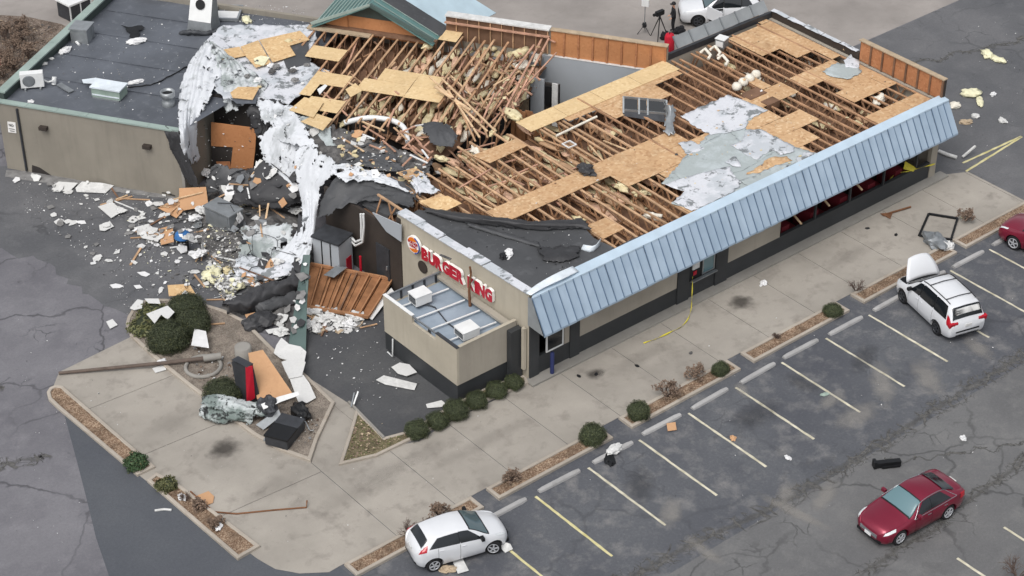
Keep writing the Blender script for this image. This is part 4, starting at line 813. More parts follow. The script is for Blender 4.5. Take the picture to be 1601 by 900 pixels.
clutter('blue_crate', tuple(at(868,165,.6)-Vector((0,0,.6))), (.8,.9,.62), 'blue_plastic', 'blue bin on the floor of the roofless room', 'bin', TH+.3); clutter('dark_box', tuple(at(923,136,1.3)-Vector((0,0,1.3))), (.7,.9,1.3), 'trim_black', 'dark box against the pale wall of the roofless room', 'box', TH)
for k in range(6): crumple('floor_scrap', at(845+k*8, 175-k*2, .2), .3, ['paper_white','blue_plastic','steel_dark'][k % 3], 'crumpled scrap on the floor of the roofless room', 'scrap', 'scraps in the roofless room', 70+k, .6)
crumple('insulation_batt', at(803,183,4.15), (.55,.28), 'insul_yellow', 'large cream insulation batt at the left tip of the long pale decking strip', 'insulation', None, 9, .7)
# ---------------------------------------------------------------- gable at the back of the wing
GB = thing('green_gable', 'green metal gable with open brown front at the back of the wing', 'gable', tuple(uv(27.1,16.7,3.9))); zr = 5.95; ze = 4.35
def gpt(u_, v_):  return uv(u_, v_, zr-(abs(v_-16.75))*(zr-ze)/3.1)
mb = MB(); mb.slab([gpt(26.7,16.75),gpt(26.7,20.0),gpt(31.5,20.0),gpt(31.5,16.75)], .06); part(GB, 'left_slope', mb, 'teal_metal')
for k in range(11):
    v_ = 17.0+k*.28; mb = MB(); mb.bar(gpt(26.72,v_)+Vector((0,0,.085)), gpt(31.4,v_)+Vector((0,0,.085)), .04, .04); part(GB, 'roof_rib', mb, 'green_trim')
mb = MB(); mb.slab([gpt(26.7,16.74),gpt(27.75,16.74),gpt(27.75,13.45),gpt(26.7,13.45)], .06); part(GB, 'right_slope', mb, 'teal_metal')
for k in range(3): v_ = 16.5-k*.0; mb = MB(); mb.bar(gpt(26.78+k*.42,16.7)+Vector((0,0,.085)), gpt(26.78+k*.42,13.5)+Vector((0,0,.085)), .035, .035); part(GB, 'roof_rib', mb, 'green_trim')
mb = MB(); mb.slab([gpt(27.76,16.74),gpt(28.9,16.74),gpt(28.9,13.2),gpt(27.76,13.45)], .04); part(GB, 'felt_strip', mb, 'membrane_black')
mb = MB(); mb.slab([gpt(28.91,16.74),gpt(32.5,16.74),gpt(32.5,12.0),gpt(28.91,12.9)], .04); part(GB, 'underlay', mb, 'pale_blue')
def tri_face(u_, z0, z1, mat, nm, va=13.8, vb=19.7):
    P = []; f = lambda z: (zr-.1-z)*3.1/(zr-ze)
    w0, w1 = min(f(z0), 2.95), min(f(z1), 2.95); mb = MB(); mb.slab([uv(u_,16.75-w0,z0),uv(u_,16.75+w0,z0),uv(u_,16.75+w1,z1),uv(u_,16.75-w1,z1)], .06, 0, UU); part(GB, nm, mb, mat)
tri_face(27.3, 3.9, 4.95, 'osb_orange', 'gable_board'); tri_face(27.25, 4.96, zr-.15, 'green_dark', 'gable_shade');  # upper dark sheet stands in for the shaded interior of the open gable
mb = MB(); P = [uv(27.24,19.4,4.3),uv(27.24,18.2,4.3),uv(27.24,18.2,5.15),uv(27.24,19.1,4.7)]; mb.slab(P, .02, 0, -UU); part(GB, 'gable_board', mb, 'osb_orange')
mb = MB(); mb.bar(uv(26.75,16.75,zr+.02), uv(26.75,13.45,ze+.16), .1, .22); part(GB, 'rake_trim', mb, 'teal_panel'); mb = MB(); mb.bar(uv(26.75,16.75,zr+.02), uv(26.75,20.0,ze+.11), .1, .14); part(GB, 'rake_trim', mb, 'green_trim')
ubox('back_plate', 27.0, 27.28, 13.4, 20.2, 4.15, 4.3, 'lumber_dark'); ubox('back_plate', 26.6, 26.95, 16.8, 20.2, 4.18, 4.26, 'plaster_tan')
for k in range(7): ubox('parapet_stud', 27.3, 27.42, 13.5+k*1.02, 13.58+k*1.02, 3.2, 4.14, 'lumber_dark')
# ---------------------------------------------------------------- things on the dark roof
t = thing('mini_split_unit', 'white split-system condenser with round fan at the left roof corner', 'air conditioner', tuple(at(52,137,ZR+.03)), TH+R(-62))
for nm, a, b, mt in (('casing',(-.55,-.2,.12),(.55,.2,.85),'white_metal'),('skid',(-.4,-.35,0),(-.32,.45,.115),'galv'),('skid',(.32,-.35,0),(.4,.45,.115),'galv')): mb = MB(); mb.box(a, b); part(t, nm, mb, mt, local=True)
mb = MB(); mb.lathe((-.15,-.201,.49), [(.3,0),(.3,-.02),(.26,-.025),(.05,-.02)], 20, 0, 'y'); part(t, 'fan_grille', mb, 'galv_dull', local=True)
mb = MB(); mb.tube([at(62,122,ZR+.3),at(75,128,ZR+.2),at(84,126,ZR+.35)], .05, 6); mb.tube([at(84,132,ZR+.05),at(85,120,ZR+.4)], .12, 8); single('loose_pipework', mb, 'white_metal', 'white loose pipework beside the split condenser', 'pipe')
mb = MB(); mb.bar(at(92,131,ZR+.08), at(112,143,ZR+.08), .3, .05); single('roof_plank', mb, 'galv_dull', 'grey metal strip lying right of the split condenser', 'strip')
t = thing('green_vent_unit', 'pale green long rooftop ventilation unit near the wing front', 'vent', tuple(at(172,150,ZR)), TH-math.pi/2)
for nm, a, b, mt in (('casing',(-.75,-.4,.08),(.75,.4,.55),'green_unit'),('lid',(-.8,-.45,.551),(.8,.45,.62),'awning_white'),('skirt',(-.7,-.46,.0),(.7,.42,.078),'galv'),('lip',(-.72,-.43,.18),(.72,-.401,.24),'awning_white')): mb = MB(); mb.box(a, b); part(t, nm, mb, mt, local=True)
mb = MB(); P = [at(a_, b_, ZR+.45) for a_, b_ in ((128,124),(150,121),(168,125),(160,131),(130,129))]; mb.slab(P, .03); single('vent_cover', mb, 'awning_white', 'pale loose cover at the left end of the green vent unit', 'cover')
t = thing('roof_exhaust_stack', 'grey round exhaust stack near the draped white roofing', 'vent', tuple(at(264,165,ZR)), 0)
mb = MB(); mb.lathe((0,0,0), [(.3,0),(.32,.25),(.22,.3),(.2,.4)], 16); part(t, 'base', mb, 'galv_dull', local=True); mb = MB(); mb.lathe((0,0,0), [(.2,.401),(.34,.5),(.36,.78),(.3,.8),(.28,.6)], 16); part(t, 'hood', mb, 'galv', local=True)
mb = MB(); mb.lathe((0,0,0), [(.27,.62),(.26,.66)], 16); part(t, 'fan', mb, 'black', local=True)
t = thing('box_vent', 'grey metal box vent against the green parapet', 'vent', tuple(at(130,62,ZR)), TH+.1)
for nm, a, b, mt in (('casing',(-.45,-.45,0),(.45,.45,.75),'galv'),('hood',(-.5,-.5,.751),(.5,.5,.83),'galv'),('side_panel',(.12,-.47,.04),(.46,-.451,.72),'stainless')): mb = MB(); mb.box(a, b); part(t, nm, mb, mt, local=True)
mb = MB(); mb.tube([at(113,44,ZR+.6),at(112,56,ZR+.1),at(120,66,ZR+.08),at(124,70,ZR+.05)], .07, 7); single('bent_duct', mb, 'white_metal', 'bent white duct pieces beside the box vent', 'duct')
t = thing('tall_exhaust_box', 'tall white exhaust box with round opening at the top edge', 'vent', tuple(at(318,44,ZR)), TH-R(90))
mb = MB(); mb.add([(-.7,-.5,0),(.7,-.5,0),(.7,.6,0),(-.7,.6,0),(-.62,-.35,.55),(.62,-.35,.55),(.62,.6,.55),(-.62,.6,.55),(-.6,.15,1.75),(.6,.15,1.75),(.6,.62,1.75),(-.6,.62,1.75)], [(0,1,5,4),(1,2,6,5),(3,0,4,7),(2,3,7,6),(5,6,10,9),(6,7,11,10),(7,4,8,11),(8,9,10,11),(3,2,1,0)], 1); mb.add([(-.62,-.35,.55),(.62,-.35,.55),(.6,.15,1.75),(-.6,.15,1.75)], [(0,1,2,3)], 0); part(t, 'casing', mb, ['white_metal','galv_dull'], local=True)
mb = MB(); P = []; nn = Vector((0,-.923,.385)); cc = Vector((-.02,-.02,1.35)); xx = Vector((1,0,0)); yy = nn.cross(xx)
P = [cc+nn*.03+(xx*math.cos(a)+yy*math.sin(a))*.26 for a in [2*math.pi*i/20 for i in range(20)]]; mb.slab(P, .02); part(t, 'opening', mb, 'black', local=True)
t = thing('metal_frame_tray', 'empty galvanised frame tray lying beside the tall exhaust box', 'frame', tuple(at(356,22,ZR+.05)), TH+.25)
for a, b in (((-.8,-.7,0),(.8,-.6,.16)),((-.8,.6,0),(.8,.7,.16)),((-.8,-.598,0),(-.7,.598,.16)),((.7,-.598,0),(.8,.598,.16))): mb = MB(); mb.box(a, b); part(t, 'rail', mb, 'galv', local=True)
mb = MB(); mb.box((-.68,-.58,0),(.3,.58,.04)); part(t, 'pan', mb, 'white_metal', local=True)
roll('cable', [at(200,136,ZR+.05),at(240,131,ZR+.05),at(262,120,ZR+.06),at(300,100,ZR+.1)], .035, 'black', 'black cable running across the dark roof to the draped roofing', 9, 'cable')
roll('torn_felt', [at(282,52,ZR+.05),at(300,50,ZR+.2),at(320,52,ZR+.1),at(345,48,ZR+.1)], .14, 'steel_dark', 'crumpled dark felt at the foot of the tall exhaust box', 12)
P = rough_edge([Vector((p.x,p.y)) for p in px([(190,42),(222,40),(228,44),(218,48),(222,62),(204,60),(200,50)], ZR+.06)], .2, .12, 8); single('roof_tear', bumpy(P, ZR+.065, .06, .15, 2, 2), 'black', 'black torn patch in the middle of the dark roof', 'tear')
for i, (a, b, r_, m_, l_) in enumerate(((213,66,(.45,.25),'paper_white','white scrap just below the black tear on the dark roof'),(102,80,(.4,.22),'paper_white','white scrap on the dark roof below the box vent'),(48,160,(.16,.16),'paper_white','small white lump at the front edge of the dark roof'),(212,129,(.4,.16),'paper_white','white scrap at the right end of the green vent unit'),(68,100,(.2,.15),'plaster','small pale scrap along the green parapet'),(386,32,(.4,.22),'foam_cream','pale yellow foam lump on the dark roof right of the metal tray'),(80,92,(.15,.1),'plaster','tiny pale scrap beside the parapet above the split condenser'))):
    crumple('roof_scrap', at(a, b, ZR+.03), r_, m_, l_, 'scrap', None, 20+i, .5)
# behind: condenser on the ground, dead shrubbery strip
t = thing('ground_condenser', 'white-lidded louvred unit on the pavement at the top left', 'air conditioner', tuple(at(118,24,0)), R(8))
for nm, a, b, mt in (('casing',(-.7,-.6,.05),(.7,.6,1.0),'steel_dark'),('lid',(-.78,-.66,1.001),(.78,.66,1.1),'white_metal'),('frame',(-.76,-.64,0),(-.68,-.601,1.0),'white_metal'),('frame',(-.03,-.64,0),(.03,-.605,1.0),'white_metal'),('frame',(.68,-.64,0),(.76,-.601,1.0),'white_metal')): mb = MB(); mb.box(a, b); part(t, nm, mb, mt, local=True)
mb = MB(); p = at(0,100,0); mb.tube([p,p+Vector((0,0,1.1))], .12, 10); mb.tube([p+Vector((0,0,1.1)),p+Vector((0,0,1.3))], .16, 10); single('red_hydrant_post', mb, 'sign_red', 'red post at the left edge of the picture beside the leaf bed', 'post')
# ================================================================ RUBBLE, DRAPED ROOFING AND LOOSE DEBRIS
def hit(a, b):                                           # what already stands there: the spot a loose piece comes to rest on
    v = _ray(a, b).normalized(); ok, loc, nrm_, *_x = SC.ray_cast(bpy.context.view_layer.depsgraph, CAM, v)
    if not ok: return at(a, b, .02), Vector((0,0,1))
    if nrm_.dot(v) > 0: nrm_ = -nrm_
    return Vector(loc), Vector(nrm_)
def at3(a, b, z): return atU(a, b, z[1]) if isinstance(z, tuple) and z[0] == 'u' else atV(a, b, z[1]) if isinstance(z, tuple) else at(a, b, z)
def D(L): return [[at3(*p) for p in row] for row in L]
def ridge(p): return 1-2.4*abs(mnoise.noise(p))
def drape(name, L, mat, label, cat='roofing', nu=36, nv=22, amp=.07, fold=7, seed=0, ragged=.05, t=.014, parent=None):
    nu = int(nu*1.5); nv = int(nv*1.5); G = surf(D(L), nu, nv); off = Vector((seed*2.3, seed*5.1, seed)); rr = random.Random(seed); out = []
    for i in range(nu):
        row = []
        for j in range(nv):
            p = G[i][j]; s = j/(nv-1); r_ = i/(nu-1)
            w_ = amp*((abs(math.sin(s*fold*math.pi+3*mnoise.noise(Vector((s*2,r_*2.2,seed)))*2))*1.6-.8)*.7+.45*ridge(p*1.3+off)+.3*ridge(p*3.4+off)+.2*ridge(p*8+off))
            e = ragged*(1 if i in (0,nu-1) or j in (0,nv-1) else .15)
            row.append(p+Vector((rr.uniform(-e,e)+w_*.45, rr.uniform(-e,e)+w_*.45, w_*.8+rr.uniform(-e,e)*.3)))
        out.append(row)
    mb = MB(); mb.grid(out); keep = []; nc = nv
    for fi, f in enumerate(mb.f):                       # frayed, torn outline
        i, j = divmod(f[0], nc); e = min(i, j, nu-2-i, nv-2-j); q = mb.v[f[0]]
        if e <= 3 and mnoise.noise(q*2.6+off)+.6*mnoise.noise(q*7+off) > (-.28,-.02,.26,.5)[e]: continue
        if 'drape' in mat and mnoise.noise(q*1.5+off)+.45*mnoise.noise(q*5+off) > .58: continue
        keep.append(fi)
    if amp > .045: mb.f = [mb.f[i] for i in keep]; mb.m = [0]*len(keep); mb.sm = [True]*len(keep)
    if parent: return solidify(part(parent, name, mb, mat), t)
    return solidify(single(name, mb, mat, label, cat), t)
def board(L, z, mat, label=None, cat='board', group=None, t=.02, name='loose_board', bend=0, lo=0):
    zs = z if isinstance(z, (list,tuple)) else [z]*len(L); P = [at(a, b, zz) for (a, b), zz in zip(L, zs)]; mb = MB()
    n = Vector(); c = sum(P, Vector())/len(P)
    for i in range(len(P)): n += (P[i]-c).cross(P[(i+1)%len(P)]-c)
    n.normalize(); n = -n if n.z < 0 else n; mb.slab(P, t, 0, n)
    return single(name, mb, mat, label, cat, group)
def heap(name, L, h, mat, seed, step=.16, kind='stuff', label=None):
    P = [Vector((p.x,p.y)) for p in px(L)]; c = sum(P, Vector((0,0)))/len(P); 
    def edge(x, y):
        q = Vector((x,y)); dm = 9
        for i in range(len(P)):
            a, b = P[i-1], P[i]; e = b-a; t_ = max(0, min(1, (q-a).dot(e)/e.length_squared)); dm = min(dm, (q-a-e*t_).length)
        return min(1, dm/1.1)
    zf = lambda x, y: .01+edge(x,y)*h*(.45+.55*abs(mnoise.noise(Vector((x*.9,y*.9,seed))))+.35*mnoise.noise(Vector((x*2.5,y*2.5,seed))))
    mb = bumpy([(p.x,p.y) for p in P], zf, .06*h, step, 6, seed); mb.sm = [False]*len(mb.f)
    return single(name, mb, mat, label, None, None, kind)
def litter(name, regions, n, s0, s1, mats, seed, label, lift=.02, z=0.0, flat=.5, cast=False):
    if cast: bpy.context.view_layer.update()
    rr = random.Random(seed); mb = MB(); polys = [[(p.x,p.y) for p in px(L, z)] for L in regions]
    for k in range(n):
        q = rr.choice(polys); xs = [a for a, b in q]; ys = [b for a, b in q]
        for _ in range(20):
            x, y = rr.uniform(min(xs),max(xs)), rr.uniform(min(ys),max(ys))
            if inpoly(x, y, q): break
        zz = z
        if cast:
            q_ = rr.choice(regions)
            for _ in range(20):
                pa, pb = rr.uniform(min(p[0] for p in q_), max(p[0] for p in q_)), rr.uniform(min(p[1] for p in q_), max(p[1] for p in q_))
                if inpoly(pa, pb, q_): break
            h_, _n = hit(pa, pb); x, y, zz = h_.x, h_.y, max(0, h_.z-.015)
        s = s0*(s1/s0)**(rr.random()**2.2); a = rr.uniform(0,6.28); nn = rr.choice((4,4,5)); c = Vector((x,y,zz+lift+s*.12)); tl = rr.uniform(-flat,flat); t2 = rr.uniform(-flat,flat)
        pts = [c+Vector((s*rr.uniform(.5,1)*math.cos(a+i*6.283/nn), s*rr.uniform(.35,1)*math.sin(a+i*6.283/nn), 0)) for i in range(nn)]
        for p in pts: p.z = max(zz+.012, c.z+(p.x-c.x)*tl+(p.y-c.y)*t2)
        top = [p+Vector((0,0,max(.012,s*.14))) for p in pts]
        mb.add(pts+top, [tuple(range(nn,2*nn))]+[(i,(i+1)%nn,nn+(i+1)%nn,nn+i) for i in range(nn)], rr.randrange(len(mats)))
    return single(name, mb, mats, label, None, None, 'stuff')
# rubble mass along the collapsed front
heap('rubble_heap', [(286,300),(330,285),(400,300),(470,318),(492,400),(478,452),(430,470),(385,450),(345,420),(318,400),(300,350)], .55, 'rubble_dark', 3)
heap('rubble_heap', [(340,482),(380,462),(430,440),(476,438),(478,480),(470,520),(420,505),(392,498),(352,492)], .35, 'rubble_dark', 5)
heap('rubble_heap', [(10,266),(60,268),(150,284),(260,300),(300,306),(296,314),(240,308),(120,292),(40,282),(8,276)], .22, 'rubble_grey', 7, .12)
# --- draped white and black roofing
drape('roofing_drape', [[(316,74,4.1),(322,66,4.3),(330,68,4.3),(336,76,4.1)],[(292,106,3.95),(308,100,4.15),(326,102,4.1),(350,108,4.05)],[(280,142,3.85),(300,134,3.95),(318,136,3.95),(332,150,3.9)],[(278,178,3.7),(290,172,3.75),(302,172,3.7),(322,168,3.72)],[(279,206,('u',15.7)),(287,204,('u',15.72)),(296,202,('v',22.1)),(310,194,('v',22.05))],[(284,236,('u',15.7)),(292,234,('u',15.72)),(300,232,('v',22.1)),(309,226,('v',22.05))],[(292,258,('u',15.68)),(299,257,('v',22.0)),(306,254,('v',22.1)),(316,250,('v',22.05))]], 'membrane_drape', 'white torn roofing draped like a veil over the wing roof corner', seed=2, amp=.10, fold=5, nu=50)
drape('foil_sheet', [[(324,68,4.25),(328,67,4.3),(333,69,4.3),(338,74,4.2)],[(334,92,4.15),(346,90,4.2),(360,92,4.15),(372,98,4.05)],[(342,120,4.0),(360,116,4.1),(382,116,4.05),(405,120,4.0)],[(346,150,3.8),(362,148,3.9),(385,142,3.95),(420,136,4.02)],[(352,182,3.1),(366,178,3.2),(380,170,3.5),(396,160,3.8)]], 'foil_drape', 'pleated grey-green foil sheet fanning out over the white roofing', seed=5, amp=.09, fold=7)
drape('black_flap', [[(256,196,3.74),(266,202,3.78),(280,206,3.76)],[(258,210,('u',15.78)),(272,214,('u',15.74)),(288,222,('u',15.7))],[(268,236,('u',15.8)),(282,242,('u',15.75)),(296,250,('u',15.7))],[(280,260,('u',15.8)),(292,268,('u',15.75)),(306,276,('u',15.65))],[(290,284,('u',15.8)),(300,292,('u',15.7)),(316,300,('u',15.5))]], 'membrane_deep', 'black rubber flap hanging down the wing corner', seed=6, amp=.05, fold=2)
drape('black_membrane', [[(388,168,3.9),(405,156,4.05),(425,155,4.1),(446,162,4.05)],[(385,180,3.6),(402,176,3.7),(420,180,3.7),(440,178,3.8)],[(392,196,3.0),(405,200,3.0),(416,192,3.2),(428,186,3.5)],[(402,216,2.5),(410,214,2.6),(418,206,2.8),(424,198,3.1)]], 'membrane_deep', 'bunched black membrane hanging at the edge of the white roofing', seed=7, amp=.12, fold=2)
drape('dark_sheet', [[(335,282,1.4),(360,272,1.5),(400,258,2.0),(430,240,2.5),(455,232,2.6)],[(340,300,1.0),(365,296,1.1),(400,288,1.5),(440,270,2.0),(465,262,2.2)],[(352,312,.8),(376,314,.8),(408,312,1.1),(448,306,1.4),(470,300,1.6)],[(380,324,.7),(400,326,.6),(430,328,.7),(455,324,.9),(472,318,1.0)]], 'membrane_deep', 'large dark membrane slumped behind the grey metal box in the rubble', seed=8, amp=.12, fold=2)
drape('foil_drape', [[(402,214,3.2),(415,206,3.5),(430,196,3.8),(446,190,4.0),(458,188,4.0)],[(404,232,2.8),(420,226,3.0),(438,218,3.4),(455,214,3.6),(470,214,3.6)],[(412,252,2.3),(426,248,2.5),(442,244,2.8),(458,240,3.0),(474,240,3.1)],[(426,270,1.9),(438,268,2.1),(450,264,2.3),(462,264,2.5),(478,262,2.7)],[(440,290,1.6),(448,288,1.7),(456,288,1.8),(466,288,2.0),(478,286,2.2)]], 'membrane_drape', 'silvery streaked sheet hanging left of the big white drape', seed=9, amp=.10, fold=4)
drape('white_drape', [[(462,232,3.5),(478,226,3.8),(496,236,3.9),(516,244,4.0),(530,268,4.0)],[(460,252,3.1),(474,250,3.3),(490,256,3.5),(508,266,3.6),(520,276,3.7)],[(462,276,2.7),(474,276,2.9),(486,278,3.1),(500,284,3.2),(508,288,3.3)],[(468,304,2.2),(476,304,2.4),(484,304,2.5),(494,304,2.6),(500,308,2.6)],[(472,332,1.8),(478,332,1.9),(484,332,2.0),(490,334,2.1),(495,336,2.0)],[(464,362,1.4),(472,360,1.5),(480,360,1.6),(488,362,1.7),(492,364,1.6)],[(442,392,.9),(456,390,1.1),(470,388,1.3),(480,392,1.4),(486,394,1.4)],[(410,414,.55),(430,416,.6),(452,416,.7),(470,418,1.0),(478,420,1.1)]], 'membrane_drape', 'long white roofing sheet pouring from the roof down to the ground', seed=11, amp=.10, fold=3, nu=60, nv=26)
drape('white_bridge', [[(398,150,4.05),(420,158,4.1),(444,164,4.15),(470,172,4.2)],[(404,176,3.8),(424,180,3.95),(446,184,4.05),(474,190,4.1)],[(416,200,3.5),(434,202,3.7),(456,208,3.9),(486,212,4.0)],[(430,222,3.2),(448,226,3.4),(470,232,3.6),(500,238,3.8)]], 'membrane_drape', 'white torn sheet bridging the roof edge above the long white drape', seed=51, amp=.10, fold=3, nu=30, nv=26)
drape('black_wrinkle', [[(330,262,2.0),(346,258,2.1),(366,262,2.0),(392,270,1.9)],[(322,282,1.3),(342,284,1.4),(366,288,1.4),(394,294,1.3)],[(318,304,.6),(340,308,.6),(366,312,.6),(390,316,.6)]], 'membrane_black', 'wrinkled dark sheet at the foot of the upright orange board', seed=52, amp=.10, fold=3, nu=20, nv=24)
drape('white_spread', [[(378,352,.75),(400,352,.8),(430,352,.9),(458,350,1.1)],[(374,384,.65),(398,384,.65),(430,384,.7),(462,382,.9)],[(366,410,.5),(392,414,.5),(428,418,.5),(464,414,.7)],[(352,432,.35),(384,438,.35),(420,440,.35),(462,434,.5)]], 'foil_drape', 'pale green and white sheeting spread on the rubble below the white drape', seed=12, amp=.10, fold=3)
drape('white_spread', [[(372,396,.72),(400,404,.72),(432,408,.72),(466,402,.9)],[(364,414,.6),(392,420,.6),(428,424,.6),(466,420,.75)],[(360,428,.45),(388,436,.45),(424,438,.45),(460,430,.6)]], 'membrane_white', 'white sheeting at the foot of the long white drape', seed=13, amp=.10, fold=2)
drape('black_canopy', [[(508,300,3.3),(528,276,3.9),(556,268,4.15),(592,272,4.25),(628,286,4.25),(660,304,4.25)],[(500,318,2.9),(522,294,3.6),(556,286,3.9),(594,292,4.05),(630,304,4.1),(654,316,4.2)],[(496,334,2.5),(516,318,3.1),(548,306,3.5),(588,306,3.8),(622,314,3.95),(646,322,4.1)],[(492,348,2.2),(506,342,2.5),(530,330,3.0),(560,318,3.4),(600,318,3.7),(640,328,4.0)]], 'membrane_black', 'big black rubber sheet sagging over the dark doorway', seed=14, amp=.10, fold=1.5, nu=30, nv=30)
board([(562,306),(600,304),(640,322),(638,334),(608,338),(606,348),(562,318)], [3.5,3.6,3.7,3.5,3.3,3.0,3.2], 'membrane_black', 'black fascia piece hanging over the dark doorway', 'fascia', t=.06)
drape('white_scraps', [[(512,262,4.2),(540,258,4.25),(580,268,4.3),(620,280,4.3)],[(520,274,4.15),(550,270,4.2),(590,278,4.3),(630,292,4.3)],[(540,286,4.1),(570,284,4.15),(610,292,4.25),(645,304,4.3)]], 'membrane_drape', 'grey and white torn roofing above the black sheet', seed=15, amp=.09, fold=3)
drape('white_scraps', [[(535,232,4.2),(560,236,4.2),(590,240,4.2),(620,246,4.2)],[(540,246,4.2),(568,248,4.25),(596,254,4.25),(632,262,4.25)],[(520,258,4.2),(560,262,4.25),(600,268,4.25),(640,276,4.25)]], 'membrane_black', 'torn dark roofing strewn below the broken truss ends', seed=16, amp=.10, fold=3)
drape('white_scraps', [[(630,268,4.3),(645,264,4.3),(662,270,4.32)],[(640,285,4.32),(655,283,4.34),(675,288,4.32)],[(650,302,4.3),(672,304,4.32),(690,300,4.3)]], 'membrane_white', 'white roofing scrap left of the front building trusses', seed=17, amp=.06, fold=2)
board([(620,270),(650,262),(662,270),(640,284)], 4.36, 'osb_main', 'brown decking scrap at the left tip of the front trusses', 'board'); board([(655,314),(700,306),(722,318),(688,334)], [4.5,4.55,4.45,4.36], 'osb', 'clean tan decking sheet propped at the corner above the sign wall', 'board')
drape('dark_roof_piece', [[(656,196,4.35),(676,190,4.4),(700,196,4.4),(716,212,4.35)],[(664,210,4.3),(682,208,4.35),(700,212,4.35),(712,222,4.3)],[(676,226,4.25),(690,230,4.25),(702,230,4.25),(708,232,4.25)]], 'membrane_black', 'dark membrane flap lying in the junction of the two truss roofs', seed=18, amp=.06, fold=1)
drape('grey_flap', [[(462,182,4.1),(480,182,4.15),(500,186,4.15),(515,190,4.15)],[(464,196,3.8),(480,198,3.9),(500,202,4.0),(518,204,4.05)],[(472,210,3.5),(486,214,3.6),(502,216,3.8),(520,216,3.9)],[(482,228,3.4),(500,230,3.5),(516,230,3.7),(534,230,3.8)]], 'membrane_grey', 'grey wall covering hanging at the broken roof edge above the white drape', seed=19, amp=.05, fold=1)
drape('peeled_membrane', [[(655,322,4.34),(700,330,4.36),(760,338,4.42),(830,346,4.45),(885,344,4.42),(912,342,4.4)],[(660,328,4.40),(705,337,4.5),(765,344,4.58),(830,351,4.58),(888,350,4.5),(918,350,4.45)],[(672,336,4.30),(712,346,4.30),(770,353,4.31),(835,360,4.31),(892,358,4.31),(926,362,4.31)]], 'membrane_deep', 'black rubber roofing peeled back in a long fold above the sign wall', seed=31, amp=.05, fold=3, nu=14, nv=50)
drape('peeled_membrane', [[(728,346,4.30),(775,360,4.31),(842,380,4.30)],[(730,350,4.38),(778,364,4.38),(844,384,4.36)],[(732,354,4.29),(780,369,4.29),(846,388,4.29)]], 'membrane_black', 'thin dark fold crossing the black rubber roof', seed=32, amp=.02, fold=1, nu=8, nv=24)
drape('peeled_membrane', [[(838,388,4.30),(870,384,4.31),(905,386,4.30)],[(842,398,4.36),(874,398,4.42),(910,396,4.34)],[(850,410,4.29),(880,410,4.30),(912,402,4.29)]], 'membrane_deep', 'wrinkled lifted patch of rubber roof near the awning', seed=33, amp=.05, fold=2, nu=14, nv=18)
drape('broken_ceiling', [[(470,188,3.9),(510,196,3.95),(560,212,3.95),(620,232,3.95),(680,250,3.95)],[(475,210,3.7),(515,220,3.75),(565,236,3.8),(625,256,3.85),(675,270,3.9)],[(490,236,3.5),(525,246,3.6),(575,262,3.7),(630,280,3.8),(665,292,3.9)],[(500,262,3.3),(530,268,3.4),(580,282,3.6),(630,298,3.8),(655,308,3.95)]], 'rubble_dark', 'dark mat of broken ceiling and roofing under the torn sheets', seed=34, amp=.14, fold=4, nu=30, nv=40)
# --- upright orange board with a square cut-out
OB = thing('orange_board', 'upright orange wall board with a square dark cut-out in the rubble', 'board', tuple(atU(365,270,18.6)))
Q = lambda a, b: atU(a, b, 18.6-(b-192)/83*.0)
for L in ([(330,191),(401,200),(399,232),(330,228)], [(364,230),(399,232.4),(394,276),(360,266)], ):
    mb = MB(); mb.slab([Q(a, b) for a, b in L], .03, 0, UU); part(OB, 'board_panel', mb, 'osb_orange')
mb = MB(); mb.slab([Q(a, b)+UU*.05 for a, b in ((330,226),(364,228),(362,268),(330,262))], .03, 0, UU); part(OB, 'dark_backing', mb, 'interior_dark')
mb = MB(); mb.slab([Q(a, b)-UU*.04 for a, b in ((338,252),(360,252),(362,268),(344,266))], .03, 0, UU); part(OB, 'board_scrap', mb, 'osb_red')
# --- teal metal panel, cabinet, pipes, fallen wall frame
mb = MB(); P = [at(474,398,2.3),at(485,398,2.3),at(480,470,1.1),at(478,552,.15),at(450,544,.12),at(464,470,1.05)]; mb.slab(P, .05); o = single('teal_wall_strip', mb, 'teal_panel', 'long teal metal strip leaning from the white drape down to the drive', 'panel')
t = thing('grey_cabinet', 'tall grey metal cabinet with dark top beside the dark doorway', 'cabinet', tuple(at(522,424,0)), R(20))
for nm, a, b, mt in (('body',(-.5,-.7,0),(.55,.7,1.9),'grey_wall'),('top',(-.56,-.76,1.901),(.6,.76,1.99),'steel_dark')): mb = MB(); mb.box(a, b); part(t, nm, mb, mt, local=True)
for y in (-.25,.22): mb = MB(); mb.box((-.515,y-.03,.05),(-.501,y+.03,1.85)); part(t, 'door_gap', mb, 'black', local=True)
mb = MB(); mb.box((-.52,-.68,.6),(-.503,-.66,.9)); part(t, 'handle', mb, 'chrome', local=True)
for i, dz in enumerate((0,.16)):
    mb = MB(); mb.tube([atX(545,372-6*i,3.8),atX(556,384-6*i,3.8),atX(567-2*i,378-4*i,3.8),atX(569-4*i,352,3.8),atX(568-4*i,334,3.8)], .055, 8); single('white_pipe', mb, 'white_metal', ('lower' if i == 0 else 'upper')+' bent white pipe above the grey cabinet', 'pipe', 'bent white pipes')
RK = thing('red_rack', 'red drink rack with white dots beside the grey cabinet', 'rack', tuple(at(537,424,0)), R(20)); mb = MB(); mb.box((-.2,-.35,0),(.2,.35,.9)); part(RK, 'frame', mb, 'sign_red', local=True)
for i in range(3):
    for j in range(2): mb = MB(); mb.lathe((-.205,-.2+.4*j,.2+.25*i), [(.05,0),(.05,-.03)], 10, 0, 'x'); part(RK, 'cup', mb, 'sign_white', local=True)
mb = MB(); p = at(565,435,0); mb.tube([p,p+Vector((0,0,1.2))], .06, 8); single('striped_post', mb, 'sign_red', 'thin red post by the dark doorway', 'post')
